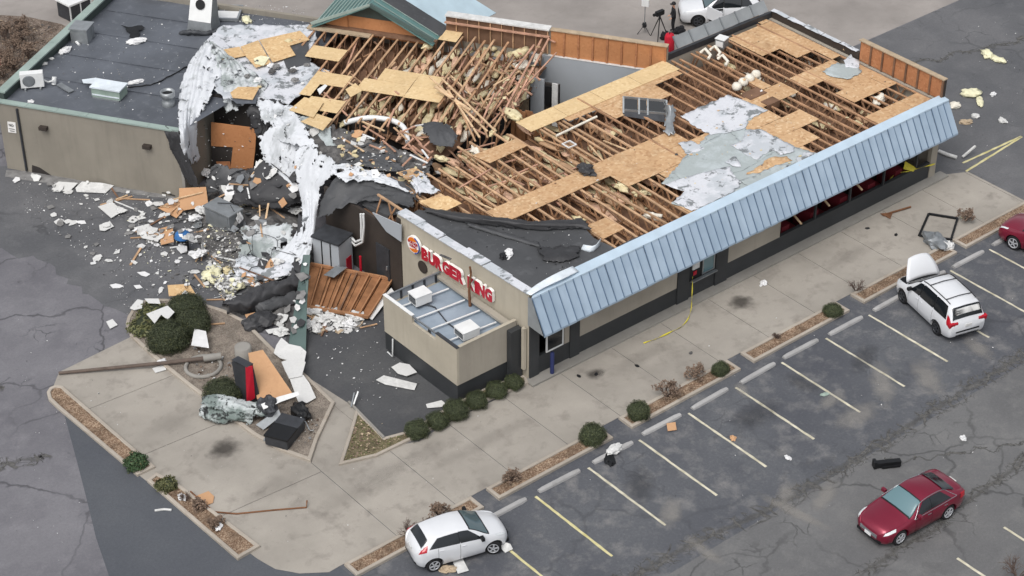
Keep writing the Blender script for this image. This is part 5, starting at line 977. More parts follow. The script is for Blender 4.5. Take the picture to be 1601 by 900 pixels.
WF = thing('fallen_wall_frame', 'fallen wooden wall frame lying face down on the drive', 'wall frame', tuple(at(540,455,0)))
a0, a1, b0, b1 = at(486,414,.55), at(614,438,.45), at(470,479,.25), at(576,497,.2)
for k in range(8):
    s = k/8; e = (k+.93)/8; L = [a0.lerp(a1,s), a0.lerp(a1,e), b0.lerp(b1,e), b0.lerp(b1,s)]; mb = MB(); mb.slab([p+Vector((0,0,-.06+random.uniform(-.02,.02))) for p in L], .03, 0, Vector((0,0,1))); part(WF, 'plank', mb, 'fence_wood')
for k in range(8): s = k/7; mb = MB(); mb.bar(a0.lerp(a1,s)+Vector((0,0,.05)), b0.lerp(b1,s)+Vector((0,0,.05)), .06, .12); part(WF, 'stud', mb, 'frame_wood' if k != 4 else 'lumber_dark')
for p, q in ((a0,a1),(b0,b1)): mb = MB(); mb.bar(p+Vector((0,0,.06)), q+Vector((0,0,.06)), .09, .14); part(WF, 'end_plate', mb, 'frame_wood')
board([(506,430),(525,416),(543,418),(522,434)], [.75,.8,.8,.7], 'galv_dull', 'grey metal plate lying on the fallen wall frame', 'plate')
board([(570,494),(612,450),(616,456),(582,500)], [.12,.3,.3,.1], 'white_metal', 'white strip along the right edge of the fallen wall frame', 'strip')
# --- boxes and boards in the pile
t = thing('grey_metal_box', 'dented grey metal box sitting in the rubble', 'box', tuple(at(352,352,.25)), R(12))
for nm, a, b, mt in (('casing',(-.45,-.8,0),(.45,.8,.95),'galv_dull'),('lid',(-.5,-.84,.951),(.48,.84,1.02),'galv'),('side_panel',(-.47,-.7,.1),(-.451,.7,.85),'galv_dull')): mb = MB(); mb.box(a, b); part(t, nm, mb, mt, local=True)
t = thing('blue_lidded_bin', 'black bin with a blue lid standing in the litter', 'bin', tuple(at(288,392,0)), R(10))
mb = MB(); mb.lathe((0,0,0), [(.3,0),(.36,.75),(.38,.76)], 4); part(t, 'tub', mb, 'black', local=True); mb = MB(); mb.lathe((0,0,0), [(.39,.77),(.34,.95),(.2,1.08),(.05,1.1)], 12); part(t, 'lid', mb, 'blue_plastic', local=True)
B = [([(280,294),(322,292),(326,322),(281,330)], [1.0,1.0,.35,.2], 'cardboard', 'square tan board leaning in the rubble next to the wing wall'),
 ([(247,325),(280,308),(286,330),(276,341)], [.1,.35,.3,.1], 'cardboard', 'triangular tan board beside the square one'),
 ([(248,358),(270,352),(272,378),(252,383)], [.1,.3,.3,.1], 'cardboard', 'rounded tan board left of the blue-lidded bin'),
 ([(262,446),(296,444),(306,460),(264,463)], .45, 'osb', 'tan board resting on the bush at the top of the triangular island'),
 ([(383,492),(405,487),(410,500),(388,504)], .3, 'cardboard', 'small tan board near the black log of membrane'),
 ([(209,356),(232,350),(251,366),(247,378),(222,372)], .12, 'board_white', 'white board left of the rounded tan board'),
 ([(153,323),(176,316),(192,330),(174,341)], .1, 'board_white', 'white board on the asphalt nearest the wing wall'),
 ([(155,352),(172,346),(178,354),(164,361),(156,360)], .08, 'board_white', 'small white board below the one near the wing wall'),
 ([(118,294),(128,284),(160,286),(178,290),(165,302),(120,300)], [.06,.25,.2,.08,.06,.06], 'plaster', 'bent grey-white sheet at the foot of the wing wall'),
 ([(82,290),(92,284),(122,286),(110,298),(84,300)], [.05,.2,.15,.05,.05], 'board_white', 'folded white sheet at the foot of the wing wall, left of the grey one'),
 ([(299,540),(304,514),(322,518),(327,544)], .5, 'paper_white', 'white rectangular board lying on the right side of the big bushes'),
 ([(229,491),(262,478),(273,488),(262,500),(252,492),(242,506)], .75, 'board_white', 'notched white board lying on top of the big bushes'),
 ([(226,467),(248,467),(251,475),(232,474)], .4, 'board_white', 'white strip at the top edge of the triangular island'),
 ([(203,482),(215,468),(224,470),(222,482),(210,485)], .22, 'board_white', 'white crumpled board on the rounded kerb of the triangular island'),
 ([(238,576),(258,569),(260,578),(243,583)], .06, 'board_white', 'white board under the long fallen pole'),
 ([(166,503),(176,499),(184,508),(172,514)], .05, 'board_white', 'small white board on the cracked asphalt left of the island'),
 ([(418,468),(438,450),(447,456),(430,472)], .35, 'board_white', 'white board on the black membrane log'),
 ([(415,516),(437,512),(440,518),(420,522)], .12, 'board_white', 'thin white board on the drive above the red box'),
 ([(612,574),(625,567),(640,570),(652,582),(636,588),(622,584)], .12, 'board_white', 'crumpled white sheet on the dark drive left of the annex'),
 ([(588,594),(600,587),(652,600),(648,610),(602,601)], .06, 'plaster', 'long pale board shaped like an arrow on the dark drive'),
 ([(666,632),(690,626),(696,630),(692,636),(668,638)], .06, 'board_white', 'short white board by the bushes below the annex'),
 ([(730,884),(743,880),(754,892),(735,898)], .05, 'board_white', 'unused'),
 ([(308,775),(326,768),(335,776),(333,786),(322,790)], .05, 'cardboard', 'tan plate on the concrete drive beside the lower planter'),
 ([(1042,662),(1056,660),(1058,672),(1044,674)], .05, 'cardboard', 'brown cardboard scrap against a wheel stop')]
for L, z, m_, l_ in B:
    if l_ != 'unused': board(L, z, m_, l_)
# splintered sticks, pipes and wires in the pile
rr = random.Random(99)
bpy.context.view_layer.update()
for k in range(64):
    q = rr.choice([(210,330,330,420),(300,320,480,450),(330,420,475,515),(340,260,470,330),(480,480,590,520),(180,300,300,330)]); a = rr.uniform(q[0],q[2]); b = rr.uniform(q[1],q[3]); an = rr.uniform(0,3.14); L_ = rr.uniform(.4,1.9); c, nh = hit(a, b); c += nh*.05; dv = Vector((math.cos(an), math.sin(an), rr.uniform(-.1,.1))); dv = (dv-nh*dv.dot(nh)*.85).normalized()*L_/2
    m_ = rr.choice(['lumber','lumber_light','lumber_dark','galv','trim_black','white_metal','lumber']); mb = MB()
    if m_ in ('galv','trim_black'): mb.tube([c-dv, c+Vector((rr.uniform(-.1,.1),rr.uniform(-.1,.1),.06)), c+dv], .022, 5)
    else: mb.bar(c-dv, c+dv, rr.uniform(.05,.10), .04)
    single('splintered_stick', mb, m_, 'broken %s sticking out of the rubble' % {'lumber':'tan stick','lumber_light':'pale stick','lumber_dark':'brown stick','galv':'grey pipe','trim_black':'black pipe','white_metal':'white strip'}[m_], 'stick', 'broken sticks and pipes in the rubble')
for k in range(7):
    a, b = rr.uniform(230,470), rr.uniform(330,470); P = [hit(a+rr.uniform(-30,30), b+rr.uniform(-18,18))[0]+Vector((0,0,.05+rr.uniform(0,.15))) for _ in range(5)]; mb = MB(); mb.tube([crom(P, i/20) for i in range(21)], .014, 5); single('loose_wire', mb, 'trim_black', 'black loose wire looping over the rubble', 'wire', 'loose wires over the rubble')
# loose sheets and slabs lying about the pile
rr = random.Random(77); SH = [[(300,330),(480,340),(480,440),(330,440)], [(330,270),(470,250),(470,330),(360,320)], [(380,430),(476,440),(470,520),(400,510)], [(180,320),(300,310),(320,400),(220,400)], [(470,195),(560,210),(660,270),(640,300),(520,270)], [(400,170),(450,165),(490,230),(430,250)], [(20,276),(150,290),(300,312),(330,460),(200,470),(60,340)], [(8,270),(100,280),(290,304),(290,316),(100,298),(10,284)]]
bpy.context.view_layer.update()
for k in range(400):
    g = (0,1,2,3,4,6,6,7,2,3,6,0)[k % 12]; q = SH[g]; a = rr.uniform(min(p[0] for p in q), max(p[0] for p in q)); b = rr.uniform(min(p[1] for p in q), max(p[1] for p in q))
    if not inpoly(a, b, q): continue
    s = rr.uniform(.10,.40)*(.8 if g in (3,6,7) else 1); c, nh = hit(a, b); lim_ = .12 if g in (3,6) else .55; n = (nh+Vector((rr.uniform(-lim_,lim_), rr.uniform(-lim_,lim_), rr.uniform(0,.4)))).normalized(); c = c+nh*(.03+s*lim_*.35); x = n.orthogonal().normalized(); x.rotate(Matrix.Rotation(rr.uniform(0,6.28), 3, n)); y = n.cross(x); kk = rr.randint(4,6)
    P = [c+(x*math.cos(i*6.283/kk)*rr.uniform(.6,1.2)+y*math.sin(i*6.283/kk)*rr.uniform(.4,.9))*s for i in range(kk)]; dz = min(p.z for p in P)
    if dz < .02: P = [p+Vector((0,0,.02-dz)) for p in P]
    m_ = rr.choice(['board_white','plaster','board_white','paper_white','rubble_grey'] if g in (3,6,7) else ['board_white','board_white','plaster','membrane_deep','galv_dull','cardboard','rubble_grey','rubble_grey','plaster','paper_white','membrane_deep']); mb = MB(); mb.slab(P, .018)
    where = ('lying on the rubble below the white drape','resting on the slumped dark membrane','beside the black membrane log','on the asphalt by the tan boards','among the torn sheets at the broken roof edge','on the bunched black membrane','scattered over the asphalt behind the island','along the foot of the wing wall')[g]
    single('loose_sheet', mb, m_, 'broken %s piece %s' % ({'board_white':'white board','plaster':'grey plaster','membrane_deep':'black membrane','galv_dull':'grey metal','cardboard':'tan board','rubble_grey':'grey rubble','foil_drape':'silver foil','paper_white':'white sheet','lumber':'wooden'}[m_], where), 'debris', 'broken pieces in and around the rubble')
rr = random.Random(21)
for (L, m_, l_) in (([(582,332),(627,352),(627,378),(604,362)], 'grey_wall', 'pale grey soffit panel hanging above the dark doorway'),): mb = MB(); mb.slab([atX(a, b, 4.0) for a, b in L], .05); single('soffit_panel', mb, m_, l_, 'panel')
drape('white_scrap_sheet', [[(398,252,2.2),(408,250,2.2),(418,258,2.1)],[(396,264,1.9),(408,266,1.9),(424,272,1.8)],[(404,278,1.7),(414,282,1.6),(424,286,1.6)]], 'board_white', 'rounded white sheet caught on the slumped dark membrane', seed=41, amp=.05, fold=1, nu=12, nv=12)
drape('dark_hanging', [[(466,330,1.9),(474,340,1.8),(478,350,1.8)],[(462,380,1.2),(470,384,1.2),(476,390,1.2)],[(456,420,.9),(466,424,.9),(474,430,.9)],[(440,446,.5),(456,448,.5),(470,450,.6)]], 'membrane_deep', 'dark flap hanging along the right edge of the white spread', seed=42, amp=.05, fold=1, nu=24, nv=10)
drape('membrane_log', [[(346,478,.1),(384,462,.12),(420,446,.2),(455,436,.3),(476,430,.3)],[(348,474,.6),(386,460,.75),(422,446,.8),(456,436,.85),(477,432,.8)],[(352,482,.65),(390,474,.75),(426,458,.8),(458,446,.85),(477,442,.8)],[(354,492,.1),(394,490,.1),(430,480,.1),(460,464,.1),(478,458,.1)]], 'membrane_deep', 'thick black ridge of rolled membrane on the drive', seed=21, amp=.13, fold=3, nu=24, nv=44)
drape('membrane_log', [[(392,474,.1),(410,468,.1),(436,462,.1),(462,452,.1)],[(396,478,.45),(414,474,.55),(440,466,.5),(464,458,.4)],[(400,494,.08),(420,494,.08),(446,486,.08),(470,474,.08)]], 'membrane_black', 'second black fold of membrane in front of the ridge', seed=22, amp=.10, fold=3, nu=16, nv=24)
crumple('black_bundle', at(405,508,.02), (.7,.5), 'membrane_deep', 'black crumpled bundle on the drive below the membrane log', 'bundle', None, 31, .7)
for i, (a, b, r_, m_) in enumerate(((391,312,.5,'insul_yellow'),(384,318,.35,'insul_yellow'),(405,322,.4,'osb'),(332,428,.45,'foam_cream'),(345,436,.4,'foam_cream'),(352,446,.5,'paper_white'),(366,452,.4,'foam_cream'),(336,440,.35,'foam_cream'),(372,440,.4,'paper_white'),(392,440,.4,'paper_white'),(356,424,.3,'insul_yellow'),(325,272,.35,'paper_white'),(345,262,.3,'paper_white'),(412,268,.5,'paper_white'),(316,330,.35,'plaster'),(304,342,.3,'paper_white'),(465,330,.3,'plaster'),(508,500,.35,'plaster'),(530,505,.4,'plaster'),(555,496,.35,'plaster'),(492,488,.4,'plaster'),(482,508,.3,'plaster'),(545,508,.3,'paper_white'),(495,515,.3,'plaster'),(518,488,.3,'plaster'),(440,520,.3,'plaster'),(398,470,.3,'plaster'),(362,470,.3,'paper_white'),(310,398,.35,'paper_white'),(430,500,.35,'rubble_grey'))):
    crumple('rubble_lump', at(a, b, .1 if b > 400 else .35), (r_, r_*.7), m_, 'broken %s lump in the rubble by the collapsed corner' % {'insul_yellow':'yellow insulation','osb':'tan board','foam_cream':'cream foam','paper_white':'white plaster','plaster':'grey plaster','rubble_grey':'grey rubble'}[m_], 'rubble', 'rubble lumps by the collapsed corner', 200+i, .55, rag=.8)
# --- litter that nobody could count
RUB = [(10,272),(300,306),(480,330),(480,480),(300,470),(200,500),(150,420),(30,330)]; NEAR = [(200,330),(330,320),(480,400),(480,460),(340,470),(230,430)]
litter('rubble_litter', [[(190,335),(300,328),(345,365),(368,410),(350,462),(240,440)], [(300,345),(375,360),(372,420),(330,420)], [(330,428),(372,440),(365,470),(345,466)]], 1150, .02, .17, ['plaster','rubble_grey','rubble_dark','rubble_dark','rubble_grey','paper_white','foam_cream','litter_mix'], 1, 'broken plaster and foam scattered over the ground by the collapsed corner', .02, cast=True)
litter('rubble_litter', [RUB], 1300, .015, .07, ['paper_white','plaster','rubble_grey','rubble_dark'], 2, 'fine pale litter scattered on the asphalt behind the rubble')
litter('rubble_litter', [[(470,480),(590,490),(640,520),(660,600),(600,660),(520,600),(480,560)]], 120, .015, .08, ['paper_white','plaster','rubble_grey'], 3, 'white crumbs scattered on the dark service drive')
litter('rubble_litter', [[(480,470),(580,490),(560,520),(480,520)]], 260, .06, .26, ['plaster','paper_white','plaster_tan','rubble_grey'], 4, 'broken plaster pieces below the fallen wall frame')
litter('paving_litter', [[(800,700),(1560,300),(1601,420),(1601,780),(1000,890)], [(100,600),(480,690),(820,640),(620,800),(420,860)], [(30,480),(180,560),(100,900),(10,900)], [(1500,40),(1601,20),(1601,300),(1510,230)]], 170, .012, .05, ['paper_white','plaster','rubble_dark'], 5, 'tiny scraps blown across the paving')
litter('rubble_litter', [[(300,175),(330,160),(450,168),(480,240),(470,330),(330,300)]], 150, .03, .16, ['paper_white','rubble_dark','plaster','membrane_deep','rubble_grey'], 6, 'scraps caught on the slumped membrane', .02, cast=True)
litter('roof_litter', [[(70,60),(230,20),(300,60),(260,190),(100,150)],[(340,8),(480,10),(480,38),(370,38)]], 420, .015, .07, ['plaster','rubble_grey','paper_white'], 7, 'fine pale litter on the dark roof', .02, ZR)
# insulation between the trusses
def batts(name, regions, n, z, seed, mats, label, bay=math.pi/2):
    rr = random.Random(seed); mb = MB(); polys = [[(p.x,p.y) for p in px(L, z)] for L in regions]
    for k in range(n):
        q = rr.choice(polys); xs = [a for a, b in q]; ys = [b for a, b in q]
        for _ in range(20):
            x, y = rr.uniform(min(xs),max(xs)), rr.uniform(min(ys),max(ys))
            if inpoly(x, y, q): break
        c = Vector((x,y,z+rr.uniform(0,.45))); bmm = bmesh.new(); bmesh.ops.create_icosphere(bmm, subdivisions=2, radius=1); off = Vector((k*1.3,k*.7,0)); a = bay+rr.uniform(-.25,.25); sx_, sy_, sz_ = rr.uniform(.3,.8), rr.uniform(.13,.24), rr.uniform(.06,.15)
        vs = []
        for v in bmm.verts:
            w_ = v.co*(1+.5*mnoise.noise(v.co*1.8+off)+.3*mnoise.noise(v.co*4+off)); vs.append(c+Vector((w_.x*sx_*math.cos(a)-w_.y*sy_*math.sin(a), w_.x*sx_*math.sin(a)+w_.y*sy_*math.cos(a), w_.z*sz_)))
        mb.add(vs, [[v.index for v in f.verts] for f in bmm.faces], rr.randrange(len(mats)), True); bmm.free()
    return single(name, mb, mats, label, None, None, 'stuff')
batts('insulation_batts', [[(500,190),(560,130),(680,80),(850,60),(860,110),(800,180),(700,230),(560,215)]], 190, 3.15, 1, ['insul_yellow','insul_yellow','insul_yellow','insul_white','insul_pink'], 'loose insulation lying between the rear trusses', TH)
batts('insulation_batts', [[(680,260),(830,200),(960,200),(1000,230),(820,330),(720,310)],[(900,300),(1000,270),(1050,300),(980,350),(930,340)]], 110, 3.15, 2, ['insul_yellow','insul_pink','insul_yellow','lumber'], 'insulation lying between the front trusses')
batts('insulation_batts', [[(1060,120),(1180,60),(1400,170),(1300,220)]], 26, 3.15, 3, ['insul_yellow','lumber','insul_white'], 'scattered insulation under the right hand trusses')
for i, (a, b, r_) in enumerate(((718,38,.42),(846,70,.38),(815,85,.45),(818,105,.4),(668,75,.4),(800,40,.0),(745,240,.4),(690,250,.3),(960,210,.25),(1375,158,.4),(972,295,.34),(1000,305,.3),(1020,340,.34),(905,345,.28),(770,210,.28))):
    if r_: crumple('insulation_batt', at(a, b, 3.9), (r_*1.1, r_*.55), 'insul_yellow' if i % 3 else 'insul_white', 'puffed pale insulation batt caught among the open trusses', 'insulation', 'insulation batts caught in the trusses', 300+i, .8, rag=.7)
# --- broken lumber where the two roofs meet
rr = random.Random(21)
def stick(a, za, b, zb, w_, h_, mat, label, grp='broken boards where the two roofs meet', nm='broken_board'):
    mb = MB(); mb.bar(at(a[0],a[1],za), at(b[0],b[1],zb), w_, h_); return single(nm, mb, mat, label, 'board', grp)
for i, (a, za, b, zb, w_) in enumerate((((672,120),4.7,((762,205)),4.1,.09),((690,122),4.8,(775,205),4.1,.09),((680,135),4.6,(735,172),4.4,.16),((700,140),4.6,(750,215),4.0,.09),((850,55),4.6,(780,190),3.9,.10),((858,60),4.7,(800,170),3.7,.09),((838,52),4.6,(868,66),4.5,.10),((835,70),4.5,(760,170),4.0,.1),((870,82),4.3,(760,200),3.6,.07),((825,110),4.2,(845,125),3.9,.08),((805,130),4.2,(832,148),3.8,.08),((790,150),4.1,(805,172),3.7,.08))):
    stick(a, za, b, zb, w_, .05, 'lumber_light' if i < 4 else 'lumber_pink', ['pale broken board slanting across the rear trusses, longest of the crossed pair','pale broken board slanting across the rear trusses, right one of the crossed pair','wide short board on the crossed pair','thin pale board slanting below the crossed pair'][i] if i < 4 else 'pinkish broken truss member hanging into the roofless room')
for k in range(46):
    a = (rr.uniform(700,825), rr.uniform(100,205)); an = rr.choice((R(-52),R(-60),R(38),R(30),R(-20),R(70)))+rr.uniform(-.2,.2); L = rr.uniform(18,60); b = (a[0]+L*math.cos(an), a[1]+L*math.sin(an))
    if b[0] > 835 or (b[0] > 800 and b[1] > 180): continue
    stick(a, rr.uniform(3.3,4.3), b, rr.uniform(3.3,4.3), .085, .042, rr.choice(['lumber_pink','lumber','lumber_light','lumber_dark']), 'tangled broken roof member where the two roofs meet')
for k in range(46):
    a = (rr.uniform(500,820), rr.uniform(62,190)); an = rr.choice((R(-60),R(-52),R(-66),R(36),R(28),R(-30)))+rr.uniform(-.22,.22); L = rr.uniform(18,62); b = (a[0]+L*math.cos(an), a[1]+L*math.sin(an)); p, q = at(*a, 4.1), at(*b, 4.1)
    if max(to_uv(p)[0], to_uv(q)[0]) > 28 or min(to_uv(p)[1], to_uv(q)[1]) < 8: continue
    stick(a, rr.uniform(3.5,4.25), b, rr.uniform(3.5,4.3), .085, .042, rr.choice(['lumber_light','lumber','lumber_pink','lumber_dark','lumber_brown']), 'loose broken member lying among the rear trusses', 'loose members among the rear trusses')
for k in range(22):
    a = (rr.uniform(520,690), rr.uniform(196,245)); an = rr.choice((R(-58),R(36),R(-10),R(20)))+rr.uniform(-.3,.3); L = rr.uniform(15,40); b = (a[0]+L*math.cos(an), a[1]+L*math.sin(an))
    stick(a, rr.uniform(3.9,4.3), b, rr.uniform(3.9,4.35), .085, .042, rr.choice(['lumber_light','lumber','lumber_pink','white_metal']), 'splintered board along the broken truss ends', 'splintered boards along the broken truss ends')
for k in range(44):
    a = (rr.uniform(680,960), rr.uniform(215,330)); an = R(36)+rr.uniform(-.28,.28) if rr.random() < .7 else R(-24)+rr.uniform(-.2,.2); L = rr.uniform(25,70); b = (a[0]+L*math.cos(an), a[1]+L*math.sin(an))
    p, q = at(*a, 4.1), at(*b, 4.1)
    if min(p.y,q.y) < 7 or p.x < 6 or (b[1] > 338 and b[0] < 900): continue
    stick(a, rr.uniform(3.6,4.2), b, rr.uniform(3.6,4.24), .08, .042, rr.choice(['lumber_light','lumber','lumber_pink','lumber_dark']), 'loose broken member lying over the left half of the front trusses', 'loose members on the front trusses')
for k in range(9):
    a = (640+rr.uniform(0,40), 215+rr.uniform(0,35)); b = (a[0]+rr.choice((18,-14)), a[1]+rr.choice((14,-16)))
    stick(a, rr.uniform(3.9,4.5), b, rr.uniform(3.9,4.5), .09, .05, 'lumber_pink', 'pinkish splintered member in the bundle beside the dark flap', 'bundle of splintered members')
litter('roof_litter', [[(520,200),(560,205),(640,240),(690,270),(640,290),(540,260)]], 170, .04, .26, ['paper_white','plaster','lumber','membrane_black','insul_yellow','rubble_grey','membrane_black'], 8, 'splinters and torn scraps along the broken roof edge', .02, cast=True)
litter('roof_litter', [[(690,110),(850,70),(840,150),(780,210),(700,210)]], 140, .05, .2, ['lumber','lumber_pink','insul_yellow','lumber_dark'], 9, 'splinters in the tangle between the two roofs', .02, cast=True)
litter('roof_litter', [[(700,250),(1000,180),(1300,60),(1440,150),(1250,260),(860,340)]], 260, .02, .12, ['lumber_light','paper_white','insul_yellow','rubble_dark','osb'], 10, 'small splinters over the front roof', .01, cast=True)
litter('roof_litter', [[(660,335),(900,360),(960,385),(840,440)]], 60, .012, .06, ['paper_white','plaster','black'], 11, 'crumbs on the black rubber roof', .02, 4.28)
# --- window frame flipped onto the roof
FR = thing('flipped_window_frame', 'mangled grey-white frame with two dark openings lying on the front trusses', 'window frame', tuple(at(1008,175,4.25)))
T = lambda a, b: (at(974,150,5.0).lerp(at(1042,156,5.0), a)).lerp(at(974,176,4.3).lerp(at(1042,182,4.3), a), b)
for (s, e) in ((0,.36),(.36,.56),(.56,1)):
    for (x0_, y0_, x1_, y1_) in ((s,0,e,.12),(s,.75,e,.9)): mb = MB(); mb.bar(T((x0_),(y0_+y1_)/2), T(x1_,(y0_+y1_)/2), .05, .1); part(FR, 'rail', mb, 'galv')
    mb = MB(); mb.bar(T(s+.01,0), T(s+.01,1), .08, .08); part(FR, 'mullion', mb, 'galv'); mb = MB(); mb.slab([T(s+.03,.1),T(e-.02,.1),T(e-.02,.8),T(s+.03,.8)], .01); part(FR, 'pane', mb, 'glass_dark')
mb = MB(); mb.bar(T(1,0), T(1,1), .08, .08); part(FR, 'mullion', mb, 'galv'); mb = MB(); mb.slab([T(0,.86),T(.96,.86),T(.96,1.35),T(0,1.2)], .03); part(FR, 'sill_panel', mb, 'steel_dark')
drape('twisted_end', [[(1036,160,4.9),(1046,164,5.0),(1056,170,4.8)],[(1040,176,4.6),(1048,180,4.7),(1056,186,4.5)],[(1036,196,4.4),(1046,198,4.5),(1054,200,4.4)],[(1034,208,4.3),(1044,213,4.3),(1056,212,4.3)]], 'galv', None, seed=5, amp=.08, fold=2, nu=16, nv=10, parent=FR)
crumple('black_scraps', at(915,268,4.25), (.5,.35), 'membrane_deep', 'black crumpled scrap on the front decking', 'scrap', None, 61, .6); 
o = thing('white_square_frame', 'small pale square frame lying on the front trusses', 'frame', tuple(at(890,226,4.28))); 
for a, b in (((-.25,-.25,0),(.25,-.2,.05)),((-.25,.2,0),(.25,.25,.05)),((-.25,-.198,0),(-.2,.198,.05)),((.2,-.198,0),(.25,.198,.05))): mb = MB(); mb.box(a, b); part(o, 'side', mb, 'white_metal', local=True)
mb = MB(); mb.tube([at(870,212,4.3),at(933,182,4.3)], .06, 8); single('roof_conduit', mb, 'insul_white', 'pale conduit crossing the front trusses', 'conduit')
for k, (a, b) in enumerate(((1095,82),(1110,78),(1122,92))): mb = MB(); mb.tube([at(a,b,4.3),at(a+8,b-6,4.5),at(a+16,b+4,4.4),at(a+12,b+10,4.3)], .08, 7); single('flexible_duct', mb, 'insul_white', 'pale curled duct by the back parapet, %s from the left' % ords[k], 'duct', 'curled ducts by the back parapet')
clutter('roof_motor', tuple(at(1128,72,4.22)), (.5,.5,.45), 'galv_dull', 'small grey motor box with white lid near the back parapet', 'motor', .3, 'white_metal')
# --- wrecked menu board on the island
MS = thing('wrecked_menu_board', 'toppled black and red drive-through menu board on the island', 'menu board', tuple(at(380,628,.1)))
P0 = [at(362,565,1.9),at(384,572,1.95),at(397,630,.2),at(372,622,.15)]
mb = MB(); mb.slab(P0, .3, 0, (UU*.6-VV*.8).normalized()); part(MS, 'cabinet', mb, 'steel_dark'); mb = MB(); mb.slab([at(384,574,2.0),at(395,572,2.0),at(399,622,.5),at(386,630,.4)], .04); part(MS, 'red_face', mb, 'sign_red')
mb = MB(); mb.slab([at(362,562,2.05),at(372,556,2.05),at(396,568,2.0),at(386,574,2.0)], .03); part(MS, 'top_cover', mb, 'steel_dark')
board([(388,552),(411,547),(458,616),(425,632),(404,628),(398,612)], [1.5,1.5,.5,.3,.35,.6], 'cardboard', 'tan plywood sheet leaning on the toppled menu board', 'board', t=.03)
for i, (L, z) in enumerate((([(432,540),(440,528),(452,538),(470,542),(479,550),(476,566),(452,564),(438,560),(428,552)], [.3,.34,.4,.4,.36,.3,.3,.3,.28]), ([(440,566),(458,560),(478,566),(472,588),(452,592),(446,580)], .5), ([(452,590),(474,586),(484,600),(494,622),(480,630),(466,628)], [.46,.46,.36,.2,.2,.3]))): board(L, z, 'board_white', 'white torn board behind the leaning plywood, %s of three from the top' % ords[i], 'board', 'white boards behind the leaning plywood')
drape('crumpled_foil', [[(312,634,.5),(316,626,.6),(322,622,.5)],[(330,640,.7),(336,626,.8),(342,620,.6)],[(356,648,.6),(360,632,.8),(366,626,.5)],[(384,650,.5),(390,640,.7),(394,630,.5)],[(408,654,.4),(414,642,.6),(420,634,.5)],[(424,650,.3),(430,642,.4),(436,640,.3)]], 'crumpled_metal', 'long crumpled silver sheet beside the toppled menu board', seed=25, amp=.12, fold=3, nu=40, nv=16)
drape('crumpled_foil', [[(310,652,.1),(312,640,.4),(318,628,.5)],[(330,662,.1),(334,652,.4),(340,640,.6)],[(360,662,.1),(364,654,.4),(370,644,.6)],[(392,664,.1),(396,656,.3),(402,646,.5)]], 'crumpled_metal', 'lower fold of crumpled silver sheet on the drive', seed=26, amp=.12, fold=2, nu=30, nv=14)
board([(408,632),(436,620),(466,612),(468,618),(440,628),(412,640)], [.9,.95,.9,.85,.85,.8], 'white_metal', 'thin white strip across the wrecked menu board', 'strip'); board([(400,664),(436,640),(440,650),(412,672)], [.2,.6,.5,.15], 'galv', 'grey bent metal panel beside the black box', 'panel')
t = thing('black_equipment_box', 'black plastic equipment box lying in the island mulch', 'box', tuple(at(446,682,.16)), R(28))
for nm, a, b, mt in (('case',(-.75,-.5,0),(.75,.5,.42),'steel_dark'),('lid',(-.78,-.53,.421),(.1,.53,.5),'trim_black'),('lid',(.12,-.53,.421),(.78,.53,.49),'steel_dark'),('hinge',(-.72,.531,.1),(.7,.6,.2),'galv')): mb = MB(); mb.box(a, b); part(t, nm, mb, mt, local=True)
crumple('black_scraps', at(470,650,.15), (.5,.35), 'trim_black', 'black crushed plastic beside the equipment box', 'scrap', None, 63, 1.0); crumple('black_scraps', at(418,645,.3), (.5,.4), 'steel_dark', 'dark crushed metal under the plywood sheet', 'scrap', None, 64, 1.2)
mb = MB(); mb.tube([at(470,652,.5),at(478,660,.4),at(484,672,.3)], .03, 6); single('wire_bundle', mb, 'galv', 'silver wires hanging from the equipment box', 'wire')
mb = MB(); mb.lathe(at(381,556,.1), [(.38,0),(.36,.5),(.3,.52)], 12); single('concrete_stump', mb, 'cement', 'short concrete footing beside the leaning plywood', 'footing')
PO = thing('fallen_pole', 'long fallen brown pole lying over the concrete drive into the island', 'pole', tuple(at(210,570,0))); mb = MB(); mb.tube([at(92,583,.12),at(258,567,.25),at(345,557,.35)], [.07,.085,.1], 10); part(PO, 'shaft', mb, 'pole_brown'); mb = MB(); mb.tube([at(318,560,.35),at(346,556,.38)], .16, 10); part(PO, 'base_sleeve', mb, 'cement')
mb = MB(); c = at(318,574,.1); mb.tube([c+Vector((.75*math.cos(a),.75*math.sin(a),.05)) for a in [i*6.283/20 for i in range(21)]], .09, 6); single('ring_edging', mb, 'cement', 'concrete ring edging around the fallen pole base', 'edging')
# --- odds and ends on the paving
mb = MB(); P = [at(*p) for p in ((1452,334,.08),(1497,341,.1),(1487,374,.06),(1437,368,.06))]
fr = thing('bent_door_frame', 'bent empty black door frame lying on the concrete drive', 'frame', tuple(at(1467,355,0)))
for i in range(4): mb = MB(); mb.bar(P[i], P[(i+1)%4], .1, .08); part(fr, 'frame_side', mb, 'trim_black')
crumple('crushed_metal', at(1462,382,.02), (.7,.45), 'galv_dull', 'crushed grey metal heap below the bent door frame', 'scrap', None, 65, .7); crumple('crushed_metal', at(1480,388,.02), (.35,.3), 'plaster', 'pale crushed scrap beside the planter end near the minivan', 'scrap', None, 66, .7)
stick((1380,336), .1, (1424,323), .1, .07, .06, 'rust', 'brown broken stick on the drive near the restaurant right end', None); board([(1376,334),(1396,332),(1392,342)], .06, 'rust', 'brown triangular scrap at the end of the broken stick', 'scrap')
stick((1505,245), .15, (1525,228), .5, .1, .08, 'plaster', 'pale broken pipe at the far right corner of the restaurant', None); 
mb = MB(); mb.tube([at(1468,236,.1),at(1480,241,.12),at(1496,246,.1)], .1, 7); single('bent_post', mb, 'plaster', 'pale bent post lying at the far right corner of the restaurant', 'post')
